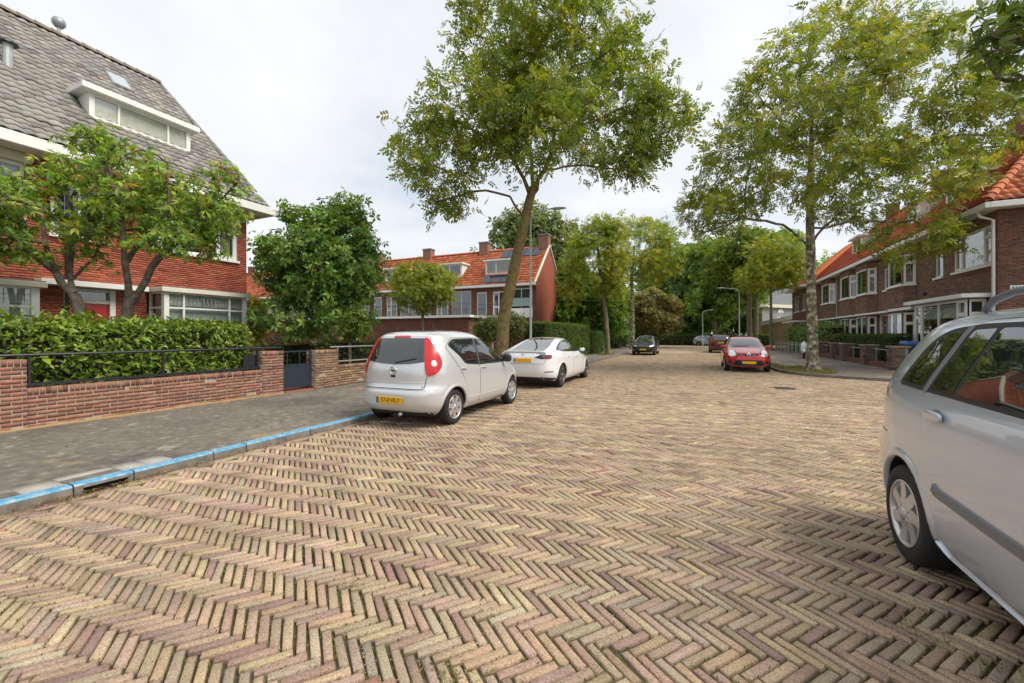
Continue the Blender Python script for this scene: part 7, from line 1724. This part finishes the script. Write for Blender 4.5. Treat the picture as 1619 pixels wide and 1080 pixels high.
c.panel('rear_door', rpoly([(-.085, .308), (-.025, 1.593), (-.86, 1.578), (-1.022, 1.45), (-1.122, 1.15), (-1.092, .92), (-.993, .70), (-.873, .505), (-.833, .308)], .06), RS, c.paint, 0.0035, mirror=True, sp=.04)
c.panel('front_door_gap', rpoly([(-.07, .30), (.86, .30), (.96, .7), (1.05, 1.08), (.35, 1.53), (-.01, 1.60)], .06), RS, 'dark_plastic', 0.001, mirror=True, skirt=.004)
c.panel('front_door', rpoly([(-.063, .308), (.85, .308), (.95, .7), (1.04, 1.075), (.35, 1.522), (-.005, 1.593)], .06), RS, c.paint, 0.0035, mirror=True)
c.panel('window_seal', rpoly([(-1.50, 1.165), (-1.10, 1.155), (-.02, 1.135), (.02, 1.565), (-.84, 1.56), (-1.14, 1.535), (-1.32, 1.44)], [.05, .02, .02, .03, .06, .1, .12]), RS, 'dark_plastic', 0.0065, mirror=True, sp=.04)
c.panel('quarter_window', rpoly([(-1.44, 1.19), (-1.165, 1.182), (-.99, 1.515), (-1.14, 1.505), (-1.29, 1.42)], [.05, .02, .03, .08, .1]), RS, 'car_glass', 0.009, mirror=True, sp=.04)
c.panel('pillar_trim', rpoly([(-1.135, 1.15), (-1.085, 1.15), (-.905, 1.545), (-.96, 1.545)], .008), RS, 'mid_plastic', 0.010, mirror=True)
c.panel('door_quarter_window', rpoly([(-1.05, 1.178), (-.815, 1.172), (-.70, 1.532), (-.885, 1.525)], .02), RS, 'car_glass', 0.009, mirror=True, sp=.04)
c.panel('rear_side_window', rpoly([(-.775, 1.172), (-.06, 1.16), (-.02, 1.54), (-.66, 1.533)], .02), RS, 'car_glass', 0.009, mirror=True, sp=.04)
c.panel('front_side_window', rpoly([(.02, 1.16), (.92, 1.13), (.36, 1.48), (.05, 1.54)], .04), RS, 'car_glass', 0.009, mirror=True)
c.strip('rubbing_strip', [(-.90, .632), (-.86, .612), (-.4, .60), (.9, .58)], RS, 'mid_plastic', w=0.062, off=0.016, mirror=True)
c.strip('sill_lip', [(-.95, .30), (-.86, .255), (.9, .255)], RS, c.paint, w=0.035, off=0.014, mirror=True)
c.strip('shoulder_crease', [(-1.9, 1.0), (-1.1, 1.03), (.9, 1.0)], RS, c.paint, w=0.03, off=0.004, mirror=True)
c.handles([(-.93, 1.03, .095), (-.0, 1.0, .095)], c.paint, big=1.7); c.mirrors(.95, 1.18, .86, 'dark_plastic', (.09, .11, .08))
c.panel('tailgate', rpoly([(-.66, .80), (.66, .80), (.60, 1.57), (-.60, 1.57)], .06), PI, c.paint, 0.004); c.panel('rear_window', rpoly([(-.62, 1.12), (.62, 1.12), (.55, 1.52), (-.55, 1.52)], .06), PI, 'car_glass', 0.010)
c.panel('tail_light', rpoly([(-1.05, 1.05), (-.86, 1.05), (-.84, .78), (-1.0, .78)], .04), PI * 1.25, 'lamp_red', 0.006, mirror=True)
c.panel('windscreen', rpoly([(-.68, 1.1), (.68, 1.1), (.58, 1.52), (-.58, 1.52)], .05), 0, 'car_glass', 0.006)
c.strip('bumper_joint', [(-1.66, .80), (-1.98, .80)], RS, 'dark_plastic', w=.007, mirror=True)
c.panel('bumper_lower', rpoly([(-.78, .205), (.78, .205), (.80, .34), (-.80, .34)], .02), PI, 'mid_plastic', 0.004)
for sg in (-1, 1):
    mb = MB().tube([(-1.12, sg * .56, 1.645), (-1.02, sg * .565, 1.70), (-.85, sg * .57, 1.73), (-.2, sg * .575, 1.745), (.35, sg * .56, 1.72), (.5, sg * .55, 1.66)], [.016, .022, .02, .02, .02, .016], 10); rr_ = mb.build('roof_rail', 'rail_grey', c.root, smooth=True, world=False)
    for xx in (-.62, .1): MB().box(xx - .09, xx + .09, sg * .572 - .018, sg * .572 + .018, 1.61, 1.735).build('rail_foot', 'rail_grey', rr_, world=False, bevel=.008)
    c.blob('jacking_point', (-.86, sg * .66, .19), (.05, .03, .05), 'dark_plastic')

# ---------------------------------------------------------------- red hatchback facing the camera
w2 = lambda t, ax, sg, wr, tr, rim: Car.spokes(None, t, ax, sg, wr, tr, rim, 5, 0.25, 0.14, dish=0.02)
c = Car('parked_car', 'bright red hatchback parked facing the camera at the right kerb', (1.86, 21.1), R(-90),
        rear=[(.2, -1.8), (.35, -1.98), (.6, -2.03), (.9, -1.98), (1.1, -1.85), (1.28, -1.62), (1.37, -1.4), (1.42, -1.0), (1.45, -.4)],
        front=[(.2, 1.86), (.3, 1.98), (.45, 2.03), (.6, 2.02), (.72, 1.95), (.80, 1.80), (.88, 1.50), (.95, 1.2), (1.0, 1.02), (1.1, .82), (1.25, .48), (1.36, .18), (1.41, -.02), (1.44, -.25), (1.45, -.4)],
        width=[(.2, .76), (.3, .845), (.5, .87), (.75, .865), (.9, .84), (.98, .80), (1.1, .73), (1.25, .65), (1.36, .58), (1.41, .48), (1.44, .28), (1.45, .03)],
        paint='paint_red', axles=(-1.40, 1.18), wr=0.315, tw=0.20, arch=0.36, track=0.835, ztop=1.45, belt=.96, nf=3.6, nr=5, ng=4.2, wheel=w2)
c.panel('windscreen', rpoly([(1.05, -.62), (1.10, 0), (1.05, .62), (.20, .50), (.16, 0), (.20, -.50)], .06), None, 'car_glass', 0.005, sp=.06)
c.panel('headlight', rpoly([(.40, .885), (.60, .86), (.80, .775), (.90, .705), (.80, .645), (.60, .65), (.44, .73)], .05), PI * -.22, 'lamp_clear', 0.008, mirror=True, sp=.03)
c.panel('headlight_surround', rpoly([(.385, .90), (.60, .875), (.81, .79), (.925, .705), (.81, .63), (.59, .635), (.42, .725)], .05), PI * -.22, 'mid_plastic', 0.004, mirror=True, sp=.03)
c.panel('upper_grille', rpoly([(-.50, .72), (-.15, .66), (.15, .66), (.50, .72), (.50, .77), (.2, .75), (-.2, .75), (-.50, .77)], .02), 0, 'dark_plastic', 0.006)
c.panel('lower_grille', rpoly([(-.56, .29), (.56, .29), (.46, .50), (-.46, .50)], .04), 0, 'dark_plastic', 0.006)
c.panel('fog_light', rpoly([(.58, .34), (.74, .37), (.72, .47), (.60, .47)], .03), 0, 'dark_plastic', 0.006, mirror=True)
c.strip('bumper_lip', [(-.62, .265), (.62, .265)], 0, 'mid_plastic', w=.03, off=.014)
_l, _ = c.ray((0, .60), 0)
MB().add([(_l.x + .006, 0, .83), (_l.x + .012, .08, .71), (_l.x + .012, 0, .59), (_l.x + .012, -.08, .71)] + [(_l.x + .022, 0, .775), (_l.x + .026, .036, .71), (_l.x + .024, 0, .645), (_l.x + .026, -.036, .71)], [(0, 1, 5, 4), (1, 2, 6, 5), (2, 3, 7, 6), (3, 0, 4, 7)]).build('badge', 'chrome', c.root, world=False)
c.strip('grille_chrome', [(-.48, .725), (-.12, .685)], 0, 'chrome', w=.012, off=.012); c.strip('grille_chrome', [(.12, .685), (.48, .725)], 0, 'chrome', w=.012, off=.012)
c.plate(2.045, .40, None, False, 0); c.mirrors(.75, 1.01, .77, 'paint_red', (.07, .09, .06))
c.panel('front_side_window', rpoly([(-.30, .99), (.80, .985), (.2, 1.32), (-.28, 1.36)], .05), RS, 'car_glass', 0.006, mirror=True); c.panel('rear_side_window', rpoly([(-1.25, 1.08), (-.36, 1.0), (-.34, 1.35), (-1.0, 1.30)], .05), RS, 'car_glass', 0.006, mirror=True)
c.strip('bonnet_crease', [(.45, .88), (.40, .76)], 0, 'paint_red', w=.03, off=.01); c.strip('bonnet_crease', [(-.45, .88), (-.40, .76)], 0, 'paint_red', w=.03, off=.01)
c.strip('wiper', [(-.5, 1.02), (.1, 1.04)], 0, 'dark_plastic', w=.02, off=.02)

# ---------------------------------------------------------------- distant parked cars
def small_car(label, loc, heading, paint, face, ztop=1.47, suv=False, l=4.2):
    h = l / 2; k = ztop / 1.47
    c = Car('parked_car', label, loc, heading,
            rear=[(.2, -h + .2), (.4, -h + .02), (.65 * k, -h), (.95 * k, -h + .05), (1.1 * k, -h + .18), (1.3 * k, -h + .42), (1.40 * k, -h + .7), (1.45 * k, -h + 1.2), (ztop, -.3)],
            front=[(.2, h - .2), (.4, h - .02), (.6 * k, h), (.72 * k, h - .1), (.85 * k, h - .5), (.97 * k, h - .95), (1.05 * k, h - 1.15), (1.25 * k, h - 1.6), (1.38 * k, h - 1.95), (1.45 * k, -.1), (ztop, -.3)],
            width=[(.2, .78), (.3, .86), (.6 * k, .89), (.9 * k, .87), (.98 * k, .83), (1.15 * k, .74), (1.33 * k, .64), (1.41 * k, .55), (1.45 * k, .35), (ztop, .03)],
            paint=paint, axles=(-h + .75, h - .85), wr=.32 if not suv else .36, tw=.2, arch=.37 if not suv else .42, track=.845, ztop=ztop, belt=.97 * k, nf=4, nr=5, ng=4.2, rim='alloy_dark', wheel=w2)
    c.panel('front_side_window', rpoly([(-.2, 1.0 * k), (h - 1.35, .99 * k), (h - 1.85, 1.3 * k), (-.2, 1.36 * k)], .05), RS, 'car_glass', .006, mirror=True); c.panel('rear_side_window', rpoly([(-h + .55, 1.06 * k), (-.28, 1.0 * k), (-.28, 1.36 * k), (-h + .8, 1.3 * k)], .05), RS, 'car_glass', .006, mirror=True)
    c.panel('windscreen', rpoly([(-.62, 1.03 * k), (.62, 1.03 * k), (.5, 1.36 * k), (-.5, 1.36 * k)], .05), 0, 'car_glass', .006); c.panel('rear_window', rpoly([(-.60, 1.04 * k), (.60, 1.04 * k), (.5, 1.34 * k), (-.5, 1.34 * k)], .05), PI, 'car_glass', .006)
    c.panel('headlight', rpoly([(.45, .64 * k), (.75, .68 * k), (.80, .80 * k), (.5, .74 * k)], .03), 0, 'lamp_clear', .008, mirror=True); c.panel('tail_light', rpoly([(.55, .74 * k), (.80, .76 * k), (.80, .98 * k), (.58, .94 * k)], .03), PI, 'lamp_red', .008, mirror=True)
    c.panel('grille', rpoly([(-.4, .35), (.4, .35), (.35, .58), (-.35, .58)], .03), 0, 'dark_plastic', .006)
    c.plate(h + .01, .44, None, False); c.plate(-h - .005, .80 * k, None, True); c.mirrors(h - 1.35, 1.02 * k, .82, paint)
    return c
small_car('black hatchback parked facing the camera on the left, far down the street', (-3.72, 34.2), R(-90), 'paint_black', 0)
small_car('dark maroon high-bodied car parked beyond the red hatchback', (1.75, 41.0), R(90), 'paint_maroon', 1, ztop=1.62, suv=True, l=4.45)
x_, y_ = at_depth(1120, 64)
small_car('pale blue-grey car parked across the end of the street', (x_, 64.6), R(0), 'paint_blue', 0)
simple('fence_green', (0.06, 0.085, 0.055), rough=0.6)
simple('post_concrete', (0.36, 0.32, 0.26), rough=0.9, var=0.2)
noise_mix('pier_cap', [(0.22, 0.17, 0.14), (0.32, 0.26, 0.21)], scale=8)
# ================================================================== street furniture and small things
def lamp(label, x, y, h, arm, pole_r=0.055):
    l = empty('street_lamp', (x, y, SWZ), label=label, cat='street lamp', group='street lamps along the pavements')
    MB().lathe([(pole_r * 1.7, 0), (pole_r * 1.7, 0.9), (pole_r * 1.1, 1.0), (pole_r * 0.75, h - 0.5)], (x, y, SWZ), n=14).build('pole', 'lamp_grey', l, smooth=True)
    a = Vector((*arm, 0)); L_ = a.length; u = a / L_; p = lambda t, z: (x + u.x * t, y + u.y * t, z)
    MB().tube([p(0, h - 0.52), p(0.03, h - 0.3), p(0.14, h - 0.12), p(0.4, h - 0.02), p(L_ - 0.62, h + 0.06)], [pole_r * 0.75, pole_r * 0.72, pole_r * 0.68, pole_r * 0.62, pole_r * 0.55], 10).build('arm', 'lamp_grey', l, smooth=True)
    # flat tapering head
    V = []; F = []; n = 12; secs = [(L_ - 0.68, 0.03, 0.025), (L_ - 0.6, 0.06, 0.045), (L_ - 0.4, 0.12, 0.06), (L_ - 0.12, 0.125, 0.05), (L_, 0.05, 0.02)]
    c = Vector((-u.y, u.x, 0))
    for t, w, hh in secs:
        o = Vector(p(t, h + 0.06 + 0.04 * (t - L_ + 0.68)))
        for k in range(n): a_ = 2 * PI * k / n; V.append(tuple(o + c * w * math.cos(a_) + Vector((0, 0, (hh if math.sin(a_) > 0 else hh * 0.5) * math.sin(a_)))))
    F = [(i * n + k, i * n + (k + 1) % n, (i + 1) * n + (k + 1) % n, (i + 1) * n + k) for i in range(len(secs) - 1) for k in range(n)] + [tuple(range(n)), tuple(range(len(V) - 1, len(V) - n - 1, -1))]
    hd = MB().add(V, F).build('lamp_head', 'lamp_grey', l, smooth=True)
    o = Vector(p(L_ - 0.3, h + 0.04)); MB().lathe([(0, -0.02), (0.085, -0.012), (0.1, 0.01)], tuple(o), n=14).build('lens', 'sign_white', hd, smooth=True)
xl = -6.15; yl = y_at(839, xl)
lamp('grey street lamp behind the leaning tree, its arm reaching right', xl, yl, z_at(334, xl, yl), (1.35, 0.45), 0.045)
x_, y_ = at_depth(1111, 57); lamp('short lamp post at the far end of the street', x_, y_, 4.85, (1.35, 0.3), 0.05)
x_, y_ = 3.6, y_at(1169, 3.6); lamp('tall lamp post on the far right pavement, arm reaching left', x_, y_, z_at(456, x_, y_), (-1.9, -0.3), 0.06)

# garden piers and rail in front of the brown terrace
gw = empty('garden_wall', (7.5, 26, 0), label='brick garden piers with low wall along the right pavement', cat='wall')
L = []
prs = [(21.75, 22.3), (24.9, 25.45), (28.1, 28.65), (30.1, 30.65), (33.2, 33.7)]
for (a, b) in prs:
    brick_block(L, 7.28, 7.72, a, b, SWZ, 0.98, [('y', (a, -1)), ('y', (b, 1))], soldier=False)
    for k in range(13):
        zc = SWZ + (k + .5) * 0.0655
        for q in range(3):
            y0 = a + q * (b - a) / 3; L.append((7.25, y0 + (b - a) / 6, zc, 0.05, (b - a) / 6 - 0.004, 0.028))
build_brick_thing(gw, L, [(0.15, 0.095, 0.075), (0.19, 0.12, 0.095), (0.22, 0.15, 0.12)], 0, seed=9)
for (a, b) in prs:
    MB().box(7.24, 7.71, a + 0.01, b - 0.01, SWZ, 0.97).build('pier', 'mortar', gw); MB().box(7.16, 7.78, a - 0.04, b + 0.04, 0.98, 1.06).build('coping', 'pier_cap', gw, bevel=0.012)
for (a, b) in zip(prs[:-1], prs[1:]):
    MB().box(7.34, 7.6, a[1], b[0], SWZ, 0.32).build('plinth', 'brown_wall', gw); MB().tube([(7.5, a[1], 0.86), (7.5, b[0], 0.86)], 0.018, 8).build('rail', 'galvanised', gw)
# low concrete posts of the further gardens
pf = empty('post_fence', (7.2, 40, 0), label='row of low concrete posts with rail before the far gardens', cat='fence')
yy = 35.2
while yy < 50:
    MB().box(7.14, 7.30, yy - 0.08, yy + 0.08, SWZ, 0.95).build('post', 'post_concrete', pf, bevel=0.015); yy += 1.55
MB().tube([(7.22, 35.2, 0.72), (7.22, 49.9, 0.72)], 0.025, 6).build('rail', 'galvanised', pf)

# wheelie bin with a blue lid in the near front garden
xb, yb = 8.15, y_at(1441, 8.15)
bn = empty('wheelie_bin', (xb, yb, SWZ), label='dark wheelie bin with bright blue lid behind the near garden pier', cat='bin')
MB().add([(xb - .24, yb - .3, .2), (xb + .24, yb - .3, .2), (xb + .24, yb + .3, .2), (xb - .24, yb + .3, .2), (xb - .29, yb - .36, 1.12), (xb + .29, yb - .36, 1.12), (xb + .29, yb + .36, 1.12), (xb - .29, yb + .36, 1.12)], [(0, 3, 2, 1), (0, 1, 5, 4), (1, 2, 6, 5), (2, 3, 7, 6), (3, 0, 4, 7)]).build('bin_body', 'dark_plastic', bn)
MB().add([(xb - .31, yb - .38, 1.10), (xb + .31, yb - .38, 1.10), (xb + .31, yb + .38, 1.10), (xb - .31, yb + .38, 1.10), (xb - .26, yb - .3, 1.24), (xb + .26, yb - .3, 1.24), (xb + .26, yb + .34, 1.26), (xb - .26, yb + .34, 1.26)], [(0, 3, 2, 1), (4, 5, 6, 7), (0, 1, 5, 4), (1, 2, 6, 5), (2, 3, 7, 6), (3, 0, 4, 7)]).build('lid', 'blue_plastic', bn, bevel=0.03)
for sy in (-.3, .3): MB().lathe([(0, -.03), (.1, -.03), (.1, .03), (0, .03)], (xb + .24, yb + sy, SWZ + .1), axis='y', n=16).build('wheel', 'rubber', bn)

# white motor scooter half hidden behind the right street tree
def scooter():
    x0, y0 = 5.95, y_at(1271, 5.95); s = empty('motor_scooter', (x0, y0, SWZ), R(-100), 'white motor scooter parked on the pavement behind the right street tree', 'scooter')
    b = lambda mb, nm, mt, **k: mb.build(nm, mt, s, world=False, **k)
    for xx, nm in ((-.62, 'wheel'), (.62, 'wheel')):
        w = b(MB().lathe([(.15, -.05), (.2, -.055), (.225, -.03), (.23, 0), (.225, .03), (.2, .055), (.15, .05)], (xx, 0, .23), axis='y', n=26, closed=True), nm, 'rubber', smooth=True); MB().lathe([(0, -.03), (.15, -.03), (.15, .03), (0, .03)], (xx, 0, .23), axis='y', n=20).build('hub', 'alloy_dark', w, world=False)
    b(MB().tube([(-.75, 0, .62), (-.5, 0, .66), (-.2, 0, .55), (-.05, 0, .38)], [.10, .17, .15, .07], 14), 'rear_body', 'paint_white', smooth=True)
    b(MB().box(-.12, .35, -.16, .16, .28, .34), 'footboard', 'dark_plastic', bevel=.02)
    b(MB().tube([(.34, 0, .3), (.45, 0, .55), (.42, 0, .85), (.36, 0, 1.0)], [.12, .17, .16, .09], 14), 'leg_shield', 'paint_white', smooth=True)
    b(MB().tube([(.62, 0, .23), (.5, 0, .55), (.40, 0, .98)], .035, 10), 'fork', 'dark_plastic', smooth=True)
    b(MB().tube([(.48, 0, .4), (.64, 0, .49), (.8, 0, .40)], [.06, .09, .04], 10), 'front_mudguard', 'paint_white', smooth=True)
    b(MB().tube([(-.72, 0, .76), (-.45, 0, .80), (-.1, 0, .72)], [.09, .13, .08], 12), 'seat', 'dark_plastic', smooth=True)
    b(MB().tube([(.33, -.34, 1.04), (.4, -.1, 1.0), (.4, .1, 1.0), (.33, .34, 1.04)], .022, 8), 'handlebar', 'dark_plastic', smooth=True)
    b(MB().lathe([(0, .06), (.06, .05), (.08, 0), (.06, -.04)], (.47, 0, .96), axis='x', n=16), 'headlight', 'lamp_clear', smooth=True)
    for sy in (-1, 1): b(MB().tube([(.36, sy * .3, 1.04), (.36, sy * .33, 1.22)], .008, 6), 'mirror_stem', 'dark_plastic'); b(MB().lathe([(0, 0), (.055, 0), (.055, .02), (0, .03)], (.35, sy * .34, 1.26), axis='x', n=14), 'mirror', 'dark_plastic')
    b(MB().bar((-.05, .1, .3), (-.12, .28, .01), .025), 'side_stand', 'dark_plastic')
scooter()
# fence along the far end hedge
ef = empty('wire_fence', (0, 66, 0), label='thin fence with posts before the hedge across the street end', cat='fence')
for k in range(14): MB().box(-13.6 + 1.65 * k, -13.52 + 1.65 * k, 66.05, 66.13, 0, 1.1).build('post', 'fence_green', ef)
for zz in (.5, 1.0): MB().tube([(-13.6, 66.09, zz), (8, 66.09, zz)], .012, 5).build('wire', 'fence_green', ef)
